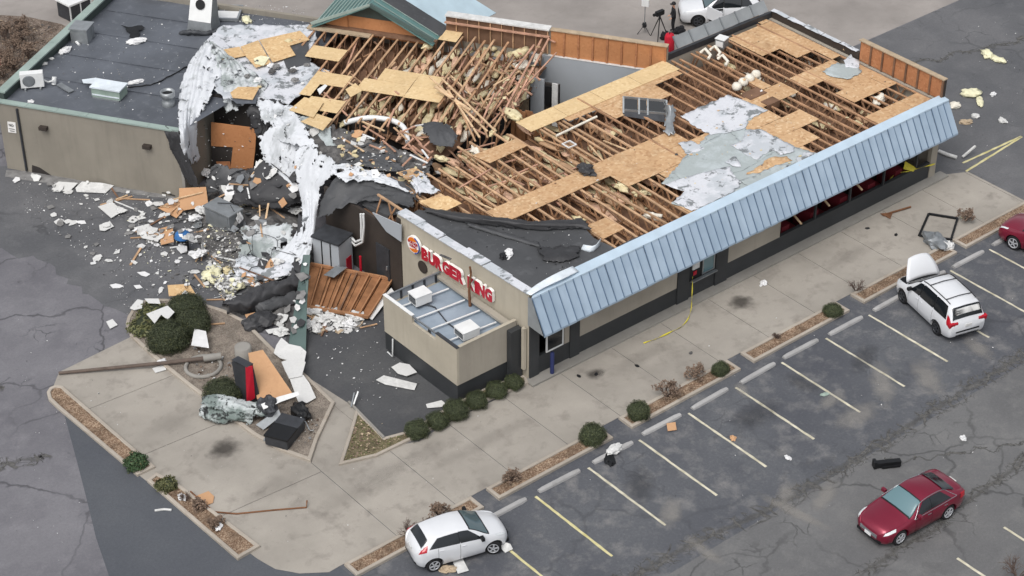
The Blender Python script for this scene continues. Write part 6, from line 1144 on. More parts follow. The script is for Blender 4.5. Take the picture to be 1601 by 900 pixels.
for i, (a, b, r_, m_) in enumerate(((1543,86,(.5,.3),'foam_cream'),(1560,94,(.45,.25),'foam_cream'),(1516,148,(.5,.35),'foam_cream'),(1532,160,(.5,.18),'foam_cream'),(1553,148,(.2,.15),'paper_white'),(1493,166,(.35,.25),'insul_white'),(1567,190,(.25,.2),'plaster'),(1525,182,(.2,.2),'plaster'),(1510,192,(.35,.2),'plaster_tan'))):
    crumple('insulation_scrap', at(a, b, .01), r_, m_, ['left pale foam lump of the far pair on the side road','right pale foam lump of the far pair on the side road','large pale foam lump on the side road near the parapet','long pale foam strip next to the large foam lump','small white lump right of the foam strip','pale lump at the foot of the right end wall','small grey lump nearest the right picture edge','small grey lump at the end of the broken pipe','tan lump right of the awning end'][i], 'foam', None, 400+i, .5)
crumple('black_bumper', at(953,719,.01), (.42,.2), 'trim_black', 'black crushed car part on a wheel stop', 'car part', None, 71, .45); crumple('grey_plastic', at(960,704,.1), (.4,.22), 'plaster', 'grey plastic scrap lying on the wheel stop with the black part', 'scrap', None, 72, .5)
t = thing('black_car_bumper', 'black car part lying alone on the drive aisle above the red sedan', 'car part', tuple(at(1388,728,0)), R(150))
for nm, a, b in (('shell',(-.5,-.1,.02),(.5,.12,.26)),('cap',(.501,-.14,.0),(.62,.14,.34)),('rail',(-.45,.121,.04),(.3,.2,.12))): mb = MB(); mb.box(a, b); part(t, nm, mb, 'trim_black', local=True)
crumple('orange_scrap', at(1146,686,.01), (.16,.12), 'cardboard', 'small orange-brown scrap on a bay line', 'scrap', None, 73, .6); crumple('green_scrap', at(1289,617,.01), (.2,.1), 'green_unit', 'green scrap on a bay line', 'scrap', None, 74, .4); crumple('white_scrap', at(1232,716,.01), (.16,.1), 'paper_white', 'white scrap on the parking bays left of the aisle seam', 'scrap', None, 75, .5); crumple('white_scrap', at(1506,686,.01), (.16,.12), 'paper_white', 'white scrap on the aisle above the red sedan', 'scrap', None, 76, .6)
for i, (a, b, m_) in enumerate(((932,585,'black'),(905,588,'black'),(1190,446,'paper_white'),(996,572,'black'),(1356,357,'black'),(1401,367,'black'),(1505,340,'foam_cream'),(1080,552,'rubble_dark'))): crumple('ground_scrap', at(a, b, .024), (.11,.07), m_, 'small scrap on the concrete drive', 'scrap', 'small scraps on the concrete drive', 80+i, .4)
mb = MB(); mb.tube([at(298,768,.15),at(318,786,.16),at(335,800,.08),at(370,803,.05),at(430,797,.05),at(479,793,.05),at(480,782,.25)], .035, 6); single('bent_rod', mb, 'rust', 'thin bent brown rod lying on the drive by the lower planter', 'rod')
mb = MB(); mb.tube([at(242,798,.04),at(256,796,.05),at(268,797,.04)], .05, 6); single('thin_trim', mb, 'plaster', 'short pale strip on the smooth dark asphalt', 'strip')
stick((545,628), .06, (600,684), .14, .1, .1, 'cement', 'loose grey kerb strip along the dark service drive', None); stick((553,632), .12, (560,612), .4, .06, .05, 'white_metal', 'thin white stick propped by the loose kerb strip', None); stick((549,636), .1, (554,614), .3, .05, .05, 'galv', 'thin grey stick beside the white one', None)
# caution tape
def tape(pts, label):
    P = [crom([at(*p) for p in pts], i/29) for i in range(30)]; mb = MB(); G = []
    for i, p in enumerate(P): n = Vector((math.cos(i*.7),math.sin(i*.7),.8+.4*math.sin(i)))*.026; G.append([p-n, p+n])
    mb.grid(G); return solidify(single('caution_tape', mb, 'tape', label, 'tape'), .004)
tape([(1083,432,1.4),(1082,462,.75),(1079,490,.15),(1068,508,.08),(1046,520,.08),(1024,530,.08),(1006,536,.06)], 'yellow caution tape trailing from the serving window onto the drive')
tape([(1462,256,.9),(1440,262,1.0),(1418,268,1.0),(1400,272,.9),(1385,288,.9),(1366,296,.9)], 'yellow caution tape strung across the broken front windows'); board([(1415,252),(1432,262),(1428,268),(1412,264)], [1.4,1.0,1.0,1.2], 'tape', 'yellow plastic sheet hanging in the broken front window', 'sheet')
crumple('wrapped_bundle', at(1194,443,.03), (.18,.15), 'paper_white', 'white paper clump on the drive right of the oil stain', 'scrap', None, 90, .5)
stick((812,486), 2.4, (826,470), 2.3, .05, .05, 'white_metal', 'white stub pipe on the end wall corner', None)
stick((688,398), 4.45, (705,405), 4.45, .1, .05, 'rubble_dark', 'dark scrap strip on the sign wall parapet', None)
# ================================================================ VEHICLES
def herm(K, s, col):
    n = len(K); i = 0
    while i < n-2 and s > K[i+1][0]: i += 1
    x0, x1 = K[i][0], K[i+1][0]; y0, y1 = K[i][col], K[i+1][col]; h = x1-x0; t = (s-x0)/h
    def sl(j):
        if j <= 0 or j >= n-1: jj = min(max(j,0), n-2); return (K[jj+1][col]-K[jj][col])/(K[jj+1][0]-K[jj][0])
        a = (K[j][col]-K[j-1][col])/(K[j][0]-K[j-1][0]); b = (K[j+1][col]-K[j][col])/(K[j+1][0]-K[j][0])
        return 0 if a*b <= 0 else 2*a*b/(a+b)
    m0, m1 = sl(i)*h, sl(i+1)*h
    return (2*t**3-3*t*t+1)*y0+(t**3-2*t*t+t)*m0+(-2*t**3+3*t*t)*y1+(t**3-t*t)*m1
class Car:
    def __init__(s, K, L): s.K = K; s.L = L
    def ring(s, q):
        zs, zb, zt, wb, wt = [herm(s.K, q, c) for c in range(1,6)]; m = (zb+zt-.06)/2
        return [(wb-.12,zs),(wb-.035,zs+.09),(wb-.005,zs+(zb-zs)*.45),(wb,zs+(zb-zs)*.75),(wb-.035,zb),(wt+(wb-wt)*.48-.01,zb+(zt-zb)*.52),(wt+.015,zt-.065),(wt-.07,zt-.012),(0,zt+.012)]
    def pt(s, q, r_, side=1, off=0.0):
        R_ = s.ring(min(max(q,0),s.L)); i = min(int(r_), 7); f = r_-i; y = R_[i][0]*(1-f)+R_[i+1][0]*f; z = R_[i][1]*(1-f)+R_[i+1][1]*f
        p = Vector((s.L/2-q, y*side, z))
        if off:
            e = .03; pa = s.pt(q+e, r_, side); pb = s.pt(q-e, r_, side); ra = s.pt(q, min(r_+.15,8), side); rb = s.pt(q, max(r_-.15,0), side); n = (pa-pb).cross(ra-rb)
            n = n.normalized() if n.length > 1e-9 else Vector((0,0,1))
            if n.y*side < 0 and r_ < 6: n = -n
            if n.z < 0 and r_ >= 6: n = -n
            p += n*off
        return p
    def patch(s, a0, a1, b0, b1, r0, r1, side=1, off=.008, nx=10, ny=5):    # a0..a1 along the bottom edge, b0..b1 along the top edge
        G = []
        for j in range(ny+1):
            f = j/ny; r_ = r0+(r1-r0)*f; G.append([s.pt((a0+(b0-a0)*f)*(1-i/nx)+(a1+(b1-a1)*f)*i/nx, r_, side, off) for i in range(nx+1)])
        mb = MB(); mb.grid(G); return mb
    def over(s, q0, q1, k0, k1, r0=6.15, off=.012, nx=16, ny=12):              # sheet across the car between both rails
        G = []
        st = s.L/110; qs = [q0]+[k*st for k in range(int(q0/st)+1, int(q1/st)+1) if q0+.004 < k*st < q1-.004]+[q1]
        for q in qs:
            f = (q-q0)/(q1-q0); kk = k0+(k1-k0)*f; ro = max(8-(8-r0)*kk, 5.2); rs = [ro]+([6.0] if ro < 6 else [])+[7.0, 8.0]
            while len(rs) < 4: rs.insert(1, (ro+7)/2)
            G.append([s.pt(q, r_, -1, off) for r_ in rs]+[s.pt(q, r_, 1, off) for r_ in rs[-2::-1]])
        mb = MB(); mb.grid(G); return mb
    def body(s, n=110):
        mb = MB(); G = []
        for i in range(n+1):
            R_ = s.ring(s.L*i/n); x = s.L/2-s.L*i/n; h = [Vector((x,y,z)) for y, z in R_]; G.append(h+[Vector((x,-y,z)) for y, z in R_[-2::-1]])
        nc = len(G[0]); vs = [p for r_ in G for p in r_]; fs = [(i*nc+j,i*nc+(j+1)%nc,(i+1)*nc+(j+1)%nc,(i+1)*nc+j) for i in range(n) for j in range(nc)]
        mb.add(vs, [f[::-1] for f in fs], 0, True); mb.f.append(list(range(nc))[::1]); mb.m.append(0); mb.sm.append(False); mb.f.append([n*nc+j for j in range(nc)][::-1]); mb.m.append(0); mb.sm.append(False)
        return mb
def spoke_wheel(r_, wdt, dark=False):
    ty = MB(); ty.lathe((0,0,0), [(r_*.66,-wdt/2),(r_*.9,-wdt/2),(r_,-wdt/2+.03),(r_,wdt/2-.03),(r_*.9,wdt/2),(r_*.66,wdt/2),(r_*.62,wdt/2-.06)], 28, 0, 'y', False)
    rm = MB(); rm.lathe((0,0,0), [(r_*.70,wdt/2+.002),(r_*.67,wdt/2+.012),(r_*.60,wdt/2+.004),(r_*.60,wdt/2-.04)], 24, 0, 'y', False)
    for k in range(5):
        a = k*2*math.pi/5; dv = Vector((math.cos(a),0,math.sin(a))); rm.bar(dv*.02+Vector((0,wdt/2,0)), dv*r_*.64+Vector((0,wdt/2-.005,0)), r_*.17, .03, 0, (0,1,0))
    hub = MB(); hub.lathe((0,0,0), [(r_*.62,wdt/2-.05),(r_*.62,wdt/2-.045)], 20, 0, 'y')
    return ty.mesh('tyre','tyre'), rm.mesh('rim','steel_dark' if dark else 'wheel_rim'), hub.mesh('brake_disc','trim_black')
def build_car(name, label, K, L, W, wr, ax, paint_, wins, shield, rear, head, tail, loc, rz, opts={}):
    kx = opts.get('kx', 1); sc4 = lambda a, n: tuple(v*kx if i < n else v for i, v in enumerate(a))
    K = [(q[0]*kx,)+tuple(q[1:]) for q in K]; L *= kx; ax = tuple(a*kx for a in ax); wins = [sc4(a, 4) for a in wins]; shield = sc4(shield, 2); rear = sc4(rear, 2); head = sc4(head, 4); tail = sc4(tail, 4)
    opts = dict(opts); [opts.__setitem__(q, tuple(v*kx for v in opts[q])) for q in ('handles','seams','rails','chromeline') if q in opts]
    C_ = Car(K, L); t = thing(name, label, 'car', loc, rz)
    me = C_.body().mesh('body', paint_); bo = bpy.data.objects.new('body', me); COL.objects.link(bo)
    cu = MB()
    for q in ax:
        for sd_ in (1,-1): cu.lathe((L/2-q, sd_*(W/2-.14), wr+.01), [(wr+.065,-.17),(wr+.065,.3)], 28, 0, 'y')
    co = bpy.data.objects.new('cutter', cu.mesh('cutter', 'black')); COL.objects.link(co)
    mo = bo.modifiers.new('arches','BOOLEAN'); mo.object = co; mo.operation = 'DIFFERENCE'; mo.solver = 'EXACT'
    nm = bpy.data.meshes.new_from_object(bo.evaluated_get(bpy.context.evaluated_depsgraph_get())); bo.modifiers.clear()
    if len(nm.polygons) > 400: bo.data = nm; nm.materials.clear(); nm.materials.append(MAT[paint_]); nm.polygons.foreach_set('material_index', [0]*len(nm.polygons))
    bpy.data.objects.remove(co); bo.parent = t; bo.data.polygons.foreach_set('use_smooth', [True]*len(bo.data.polygons)); bo.data.set_sharp_from_angle(angle=R(38))
    P = lambda nm_, mb_, mt_, par=None: part(par or t, nm_, mb_, mt_, local=True)
    w_ = MB()
    for q in ax: w_.lathe((L/2-q, 0, wr+.01), [(wr+.05,-(W/2-.29)),(wr+.05,W/2-.29)], 20, 0, 'y')
    w_.box((-L/2+.5,-W/2+.2,.16),(L/2-.4,W/2-.2,.5)); P('underbody', w_, 'trim_black')
    tm, rm, hm = opts.get('wheelmesh') or spoke_wheel(wr, .21, opts.get('darkrim'))
    for i, q in enumerate(ax):
        for sd_ in (1,-1):
            o = bpy.data.objects.new('wheel', tm); COL.objects.link(o); o.parent = t; o.location = (L/2-q, sd_*(W/2-.13), wr); o.rotation_euler = (0, random.uniform(0,1), (0 if sd_ > 0 else math.pi)+(opts.get('steer',0) if i == 0 else 0))
            for nn, mm in (('rim',rm),('brake_disc',hm)): r_ = bpy.data.objects.new(nn, mm); COL.objects.link(r_); r_.parent = o
    for sd_ in (1,-1):
        P('window_band', C_.patch(wins[0][0]+.05, wins[-1][1]-.05, wins[0][2]+.05, wins[-1][3]-.05, 4.3, 5.85, sd_, .005, 24), 'trim_black')
        for a in wins: P('side_window', C_.patch(*a, side=sd_, off=.011), 'glass_dark')
        P('headlight', C_.patch(*head, side=sd_, off=.012), opts.get('hl','lamp_clear')); P('taillight', C_.patch(*tail, side=sd_, off=.012), 'lamp_red')
        mx = wins[0][0]+.12; p = C_.pt(mx, 4.4, sd_); mb = MB(); mb.obox(p+Vector((0,sd_*.13,.05)), (.06,0,0), (0,.1,0), (0,0,.07)); P('mirror', mb, opts.get('mirror', paint_))
        for q in opts.get('handles', ()): p = C_.pt(q, 3.55, sd_, .012); mb = MB(); mb.obox(p, (.09,0,0), (0,.012,0), (0,0,.014)); P('door_handle', mb, opts.get('handle_mat', paint_))
        for q in opts.get('seams', ()): 
            mb = MB(); G = [[C_.pt(q-.006, r_/4, sd_, .004), C_.pt(q+.006, r_/4, sd_, .004)] for r_ in range(3, 17)]; mb.grid(G); P('door_seam', mb, 'trim_black')
        mb = C_.patch(ax[0]+.5, ax[1]-.5, ax[0]+.5, ax[1]-.5, .15, .9, sd_, .006); P('sill', mb, 'trim_black' if not opts.get('plainsill') else paint_)
        if opts.get('rails'):
            q0, q1 = opts['rails']; G = [C_.pt(q0+(q1-q0)*i/10, 6.9, sd_, .04) for i in range(11)]; mb = MB(); mb.tube(G, .02, 6); P('roof_rail', mb, 'trim_black')
        if opts.get('chromeline'):
            q0, q1 = opts['chromeline']; mb = MB(); mb.tube([C_.pt(q0+(q1-q0)*i/16, 6.2, sd_, .01) if 2 < i < 14 else C_.pt(q0+(q1-q0)*i/16, 4.2+2*min(1,min(i,16-i)/3), sd_, .01) for i in range(17)], .012, 5); mb.tube([C_.pt(q0+(q1-q0)*i/16, 4.1, sd_, .012) for i in range(17)], .012, 5); P('window_trim', mb, 'chrome')
    P('windscreen_surround', C_.over(shield[0]-.03,shield[1]+.03,1.06,1.04,6.1,.006), 'trim_black'); P('windscreen', C_.over(shield[0]+.03,shield[1]-.02,.94,.92,6.2,.014), opts.get('screen','glass_screen')); P('rear_window', C_.over(*rear, 6.15, opts.get('rear_off',.014)), 'glass_dark')
    f = L/2; mb = MB(); mb.obox((f-.015,0,.5), (.03,0,0), (0,W*.24,0), (0,0,.075)); P('grille', mb, opts.get('grille','trim_black')); mb = MB(); mb.obox((f-.06,0,.30), (.05,0,0), (0,W*.33,0), (0,0,.06)); P('lower_grille', mb, 'trim_black')
    if opts.get('fplate'): mb = MB(); mb.obox((f+.03,0,.42), (.008,0,0), (0,.16,0), (0,0,.06)); P('licence_plate', mb, 'paper_white')
    mb = MB(); mb.obox((-f-.005,0,.86*opts.get('plz',1)), (.02,0,0), (0,.17,0), (0,0,.065)); P('licence_plate', mb, 'plaster'); mb = MB(); mb.obox((-f+.03,0,.42), (.03,0,0), (0,W*.3,0), (0,0,.04)); P('rear_bumper_strip', mb, 'trim_black')
    return t, C_
def place(fw, rw, W, side):                               # contact points of the front and rear wheel on the seen side
    fw, rw = Vector(fw), Vector(rw); d_ = (fw-rw).normalized(); left = Vector((-d_.y, d_.x)); c = (fw+rw)/2-left*side*(W/2-.06); return d_, c
SED = [(0,.33,.50,.58,.46,.32),(.07,.25,.60,.70,.64,.5),(.3,.2,.71,.82,.84,.64),(.9,.19,.79,.92,.915,.72),(1.42,.19,.87,1.0,.92,.75),(2.25,.19,.92,1.41,.92,.60),(2.75,.19,.93,1.47,.92,.585),(3.4,.19,.96,1.42,.92,.56),(3.85,.2,.99,1.27,.915,.57),(4.25,.21,1.0,1.12,.90,.62),(4.6,.27,.97,1.05,.84,.62),(4.78,.33,.90,.97,.72,.54),(4.86,.40,.78,.84,.54,.4)]
_a, _b = at(1403,853,0), at(1483,810,0); d_, c = place((_a.x,_a.y), (_b.x,_b.y), 1.84, 1); ang = math.atan2(d_.y, d_.x); c2 = c-d_*(4.86/2-.93-2.8/2)*1.0
build_car('parked_car', 'red sedan with silver alloy wheels standing on the drive aisle', SED, 4.86, 1.84, .335, (.93,3.73), 'paint_red', [(1.72,2.66,2.3,2.68,4.25,5.95),(2.68,3.8,2.70,3.35,4.25,5.95)], (1.46,2.2,1.0,.97), (3.5,4.16,.95,1.0), (.12,.62,.22,.7,4.05,5.3), (4.3,4.74,4.35,4.74,3.0,4.2), (c.x-d_.x*.1, c.y-d_.y*.1, .008), ang, {'handles':(2.5,3.45),'handle_mat':'chrome','seams':(1.75,2.66,3.55),'chromeline':(1.66,4.1),'kx':.905,'fplate':1,'rear_off':.035,'grille':'chrome','screen':'glass_pale','plainsill':1,'mirror':'paint_red'})
MVN = [(0,.34,.60,.68,.5,.4),(.1,.26,.70,.80,.72,.58),(.35,.22,.80,.91,.90,.72),(.8,.2,.90,1.02,.97,.80),(1.12,.2,.96,1.11,.98,.83),(2.05,.2,1.02,1.68,.985,.74),(2.6,.2,1.03,1.77,.985,.72),(3.8,.2,1.05,1.77,.985,.71),(4.5,.22,1.06,1.71,.98,.70),(4.72,.26,1.06,1.6,.965,.70),(4.97,.33,1.05,1.16,.93,.76),(5.08,.42,.88,.95,.84,.68)]
d_, c = place((21.09,-.16), (20.3,-3.0), 1.9, 1); ang = math.atan2(d_.y, d_.x)
mv, MC = build_car('parked_car', 'white minivan with its bonnet open and a broken rear window', MVN, 5.08, 1.97, .34, (.98,4.0), 'paint_white', [(1.5,2.32,2.1,2.36,4.2,5.95),(2.38,3.5,2.42,3.48,4.2,5.95),(3.58,4.62,3.54,4.4,4.2,5.95)], (1.16,2.02,1.0,.98), (4.64,4.94,.98,1.0), (.14,.62,.24,.7,4.05,5.3), (4.78,5.03,4.6,4.92,3.4,4.9), (c.x-d_.x*.03, c.y-d_.y*.03, .008), ang, {'handles':(2.25,2.6),'seams':(1.5,2.36,3.55),'kx':.87,'rails':(2.2,4.4),'screen':'glass_dark','plz':1.0,'mirror':'trim_black','darkrim':1})
part(mv, 'engine_bay', MC.over(.28*.87,1.08*.87,.9,.95,5.6,.012), 'trim_black', local=True)
hinge = MC.pt(1.06*.87, 8)+Vector((0,0,.05)); G = []
for i in range(9):
    f = i/8; row = []
    for j in range(9):
        y = (j/4-1)*(.86-.34*f**1.7); l_ = 1.0*f; a = R(62)-.12*f*f; row.append(hinge+Vector((l_*math.cos(a), y, l_*math.sin(a)+.06*(1-(j/4-1)**2)-.05*abs(j/4-1)**3)))
    G.append(row)
mb = MB(); mb.grid(G); solidify(part(mv, 'open_bonnet', mb, 'paint_white', 'white bonnet propped wide open', local=True), .03)
for q in (2.7*.87, 4.05*.87): mb = MB(); mb.tube([MC.pt(q, 6.9, 1, .05), MC.pt(q, 8, 1, .06), MC.pt(q, 6.9, -1, .05)], .02, 6); part(mv, 'roof_crossbar', mb, 'trim_black', local=True)
part(mv, 'window_bag', MC.over(4.72*.87,4.86*.87,.16,.24,6.15,.03), 'plaster', local=True)
for sd_ in (1,-1): mb = MB(); mb.obox((-2.44*.87,sd_*.74,1.0), (.07,0,.02), (0,.21,.0), (-.02,0,.10)); part(mv, 'taillight', mb, 'lamp_red', local=True)
mb = MB(); mb.obox((-2.50*.87,0,.60), (.05,0,0), (0,.6,0), (0,0,.035)); part(mv, 'bumper_strip', mb, 'trim_black', local=True)
HAT = [(0,.32,.50,.58,.36,.26),(.08,.25,.62,.72,.56,.44),(.28,.2,.76,.87,.73,.58),(.65,.18,.86,.99,.81,.66),(.86,.18,.90,1.05,.83,.69),(1.66,.18,.96,1.45,.84,.57),(2.1,.18,.99,1.50,.84,.56),(2.85,.18,1.05,1.46,.84,.54),(3.25,.2,1.08,1.38,.83,.53),(3.55,.27,1.05,1.14,.78,.56),(3.7,.33,.94,.99,.66,.5),(3.78,.40,.80,.84,.50,.38)]
_a, _b = at(773,866,0), at(681,893,0); d_, c = place((_a.x,_a.y), (_b.x,_b.y), 1.68, -1); ang = math.atan2(d_.y, d_.x)
build_car('parked_car', 'white hatchback stranded askew against the planter and wheel stop', HAT, 3.78, 1.68, .31, (.72,3.12), 'paint_white', [(1.1,2.06,1.7,2.1,4.15,5.95),(2.08,3.3,2.12,2.9,4.15,5.9)], (.9,1.62,1.0,.97), (3.26,3.54,.95,.98), (.14,.6,.26,.66,4.05,5.2), (3.4,3.68,3.3,3.55,3.8,5.2), (c.x, c.y, .008), ang, {'handles':(1.95,2.8),'seams':(2.08,2.95),'screen':'glass_screen','plainsill':1,'mirror':'trim_black','steer':-.35})
mb = MB(); P = [at(786,846,.3),at(798,850,.28),at(802,858,.1),at(790,864,.05),at(782,856,.15)]; mb.slab(P, .05); single('torn_bumper_corner', mb, 'plaster', 'torn grey bumper corner by the hatchback front wheel', 'car part')
board([(707,876),(723,873),(733,892),(716,897)], .06, 'plaster', 'pale square board beside the hatchback rear wheel', 'board'); crumple('brown_scraps', at(699,891,.01), (.32,.2), 'plaster_tan', 'brown torn scrap in front of the hatchback rear wheel', 'scrap', None, 95, .5)
SUV = [(0,.38,.66,.78,.62,.48),(.08,.28,.76,.90,.80,.64),(.35,.24,.90,1.02,.89,.70),(1.0,.22,.98,1.10,.925,.76),(1.25,.22,1.02,1.16,.93,.78),(1.95,.22,1.06,1.60,.93,.64),(2.4,.22,1.07,1.68,.93,.63),(3.6,.22,1.1,1.66,.93,.62),(4.2,.26,1.12,1.52,.91,.64),(4.48,.34,1.06,1.16,.87,.7),(4.6,.42,.9,.96,.78,.6)]
sp = [(1.5,2.3,1.98,2.34,4.2,5.95),(2.36,3.3,2.38,3.28,4.2,5.95),(3.36,3.98,3.34,3.7,4.3,5.9)]
fwp = Vector((32.6,24.7)); ang = R(143); d_ = Vector((math.cos(ang), math.sin(ang))); left = Vector((-d_.y, d_.x)); c = fwp-d_*(4.6/2-.95)-left*(1.85/2-.06)
sv, SCa = build_car('parked_car', 'white sport utility car with its door open behind the restaurant', SUV, 4.6, 1.85, .36, (.95,3.64), 'paint_white', sp, (1.28,1.92,1.0,.97), (4.2,4.44,.95,1.0), (.12,.55,.2,.62,4.1,5.4), (4.25,4.55,4.2,4.5,3.4,4.6), (c.x, c.y, .008), ang, {'handles':(2.2,3.2),'seams':(1.5,2.35,3.3),'rails':(2.1,4.0),'darkrim':1})
mb = MB(); h_ = SCa.pt(1.5, 3, 1); mb.obox(h_+Vector((-.28,.45,.12)), (-.36,.42,0), (.02,.02,0), (0,0,.36)); part(sv, 'open_door', mb, 'paint_white', 'front door standing open', local=True)
part(sv, 'door_opening', SCa.patch(1.55,2.3,1.55,2.3,1.2,4.1,1,.014), 'trim_black', local=True)
d_ = Vector((-.12,1)).normalized(); ang = math.atan2(d_.y, d_.x); left = Vector((-d_.y, d_.x)); c = Vector((28.2,-.69))-d_*(4.6/2-.95)-left*(1.85/2-.06)
build_car('parked_car', 'dark red car half out of frame at the right edge', SUV, 4.6, 1.85, .36, (.95,3.64), 'paint_red_dark', sp, (1.28,1.92,1.0,.97), (4.2,4.44,.95,1.0), (.12,.55,.2,.62,4.1,5.4), (4.25,4.55,4.2,4.5,3.4,4.6), (c.x, c.y, .008), ang, {'handles':(2.2,3.2),'seams':(1.5,2.35,3.3)})
# ================================================================ PLANTS
def bush_mesh(name, seed, nleaf, ls, flat=.85, core=True, leafmat='box_leaf', lump=.15):
    rr = random.Random(seed); mb = MB(); off = Vector((seed*1.9, seed*.6, 0))
    sq = 3.2 if leafmat == 'box_leaf' else 2.0
    def rad(dv): return (1+lump*mnoise.noise(dv*2.1+off)+lump*.7*mnoise.noise(dv*5+off))/(abs(dv.x)**sq+abs(dv.y)**sq+abs(dv.z)**sq)**(1/sq)*(.9 if sq > 2 else 1)
    bmm = bmesh.new(); bmesh.ops.create_icosphere(bmm, subdivisions=3, radius=1)
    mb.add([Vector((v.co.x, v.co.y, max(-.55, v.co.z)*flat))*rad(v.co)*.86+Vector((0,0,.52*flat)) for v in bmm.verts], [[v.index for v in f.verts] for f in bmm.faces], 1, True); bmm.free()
    for k in range(nleaf):
        z = rr.uniform(-.5,1); a = rr.uniform(0,6.283); q = math.sqrt(1-z*z); dv = Vector((q*math.cos(a), q*math.sin(a), z)); r_ = rad(dv)*rr.uniform(.88,1.03)
        c = Vector((dv.x*r_, dv.y*r_, dv.z*flat*r_+.52*flat)); n = (dv+Vector([rr.uniform(-.9,.9) for _ in range(3)])).normalized(); x = n.orthogonal().normalized(); x.rotate(Matrix.Rotation(rr.uniform(0,6.28), 3, n)); y = n.cross(x); s = ls*rr.uniform(.6,1.3)
        mb.add([c-x*s, c-y*s*.55, c+x*s, c+y*s*.55], [(0,1,2,3)], 2 if rr.random() < .05 else 0)
    return mb.mesh(name, [leafmat, 'leaf_core', 'olive_leaf'])
BM = {'box': [bush_mesh('clipped', i, 5200, .038) for i in (1,2,3)], 'yew': [bush_mesh('big', i, 6500, .034, .8, leafmat='yew_leaf') for i in (4,5)], 'jun': [bush_mesh('loose', 6, 2200, .085, .7, leafmat='juniper_leaf', lump=.35)], 'olive': [bush_mesh('thin', 7, 900, .12, .6, leafmat='olive_leaf', lump=.4)]}
def bush(kind, px_, py_, r_, label, rz=None, z=.08, h=1.0, grp='clipped shrubs'):
    i = random.randrange(len(BM[kind])); p = at(px_, py_, z); t = thing('shrub', label, 'shrub', (p.x,p.y,z), random.uniform(0,6.28), grp)
    o = bpy.data.objects.new('foliage', BM[kind][i]); COL.objects.link(o); o.parent = t; o.scale = (r_, r_*random.uniform(.92,1.05), r_*h)
    mb = MB(); mb.tube([(0,0,-.04),(0,0,r_*.4)], [.05,.03], 6); part(t, 'stem', mb, 'bark', local=True); return t
bush('box',926,688,.56,'big square-clipped bush at the end of the planter right of the hatchback'); bush('box',998,650,.50,'clipped bush at the left end of the bare-shrub planter'); bush('box',1126,583,.40,'clipped bush at the right end of the bare-shrub planter'); bush('box',1302,490,.46,'low clipped bush at the planter end nearest the minivan',h=.75)
bush('jun',213,728,.46,'bright green shrub at the end of the round-ended planter'); bush('olive',260,762,.42,'loose green shrub at the top of the lower left planter')
bush('yew',264,540,.92,'nearest and roundest of the big dark bushes on the island',h=1.0); bush('yew',303,514,.82,'big dark bush on the right of the island group',h=.95); bush('yew',292,488,.85,'big dark bush at the back of the island group',h=.75); bush('olive',232,512,.8,'loose pale green juniper beside the big dark bushes',h=.5); bush('olive',240,492,.7,'flat juniper behind the round dark bush under the notched board',h=.5); bush('yew',349,624,.85,'round dark bush in front of the toppled menu board',h=.85)
for i, (a, b, r_) in enumerate(((652,678,.5),(684,664,.48),(713,648,.55),(745,632,.5),(776,616,.48),(803,603,.42))): bush('box',a,b,r_,'dark shrub in the curved row below the annex, %s from the left' % ords[i], h=.9)
def twiggy(px_, py_, r_, label, seed, leaves=True, mat='twig'):
    rr = random.Random(seed); p = at(px_, py_, .08); t = thing('bare_shrub', label, 'shrub', (p.x,p.y,.08), 0, 'bare winter shrubs'); mb = MB(); lf = MB()
    def grow(a, dv, L, w_, d):
        b = a+dv*L; mb.tube([a, a.lerp(b,.5)+Vector([rr.uniform(-.03,.03) for _ in range(3)]), b], [w_, w_*.8, w_*.55], 4, 0, False)
        if d < 3:
            for _ in range(3 if d < 2 else 2): grow(a.lerp(b, rr.uniform(.45,1)), (dv+Vector([rr.uniform(-.8,.8) for _ in range(3)])+Vector((0,0,.1))).normalized(), L*.62, w_*.55, d+1)
        elif leaves:
            for _ in range(3): c = b+Vector([rr.uniform(-.06,.06) for _ in range(3)]); x = Vector([rr.uniform(-1,1) for _ in range(3)]).normalized()*.05; y = x.orthogonal().normalized()*.03; lf.add([c-x,c-y,c+x,c+y], [(0,1,2,3)], 0)
    for k in range(9): a = rr.uniform(0,6.28); grow(Vector((0,0,-.03)), Vector((math.cos(a)*.6, math.sin(a)*.6, 1)).normalized(), r_*.55, .022, 0)
    part(t, 'branches', mb, mat, local=True)
    if lf.v: part(t, 'dry_leaves', lf, 'brown_leaf', local=True)
twiggy(1042,620,.75,'dark bare shrub next to the clipped bush in the bare-shrub planter',1); twiggy(1085,590,.65,'reddish bare shrub in the middle of the bare-shrub planter',2); twiggy(690,812,.7,'bare shrub behind the hatchback roof',3); twiggy(640,838,.7,'bare shrub behind the hatchback tailgate',4,False); twiggy(660,826,.5,'low bare shrub between the two behind the hatchback',5,False); twiggy(800,752,.5,'dark bare shrub at the left end of the planter right of the hatchback',6); twiggy(290,782,.4,'low dead shrub beside the white scrap in the lower left planter',7,False); twiggy(312,795,.4,'reddish dead shrub in the middle of the lower left planter',8); twiggy(338,822,.4,'dead shrub near the bottom of the lower left planter',9); twiggy(1510,345,.6,'bare shrub in the planter at the right edge',10); twiggy(1215,530,.35,'tiny bare shrub in the planter left of the minivan',11,False); twiggy(1338,455,.7,'upright dry stalks at the left end of the minivan planter',12,False); twiggy(1590,905,1.1,'bare shrub at the bottom right corner',13,False)
for i, (a, b) in enumerate(((8,60),(20,80),(28,48),(12,100),(36,62),(5,120),(22,108),(44,90))): twiggy(a, b, .9, 'dry leafy shrub in the bed at the top left, %s of eight' % ords[i], 30+i)
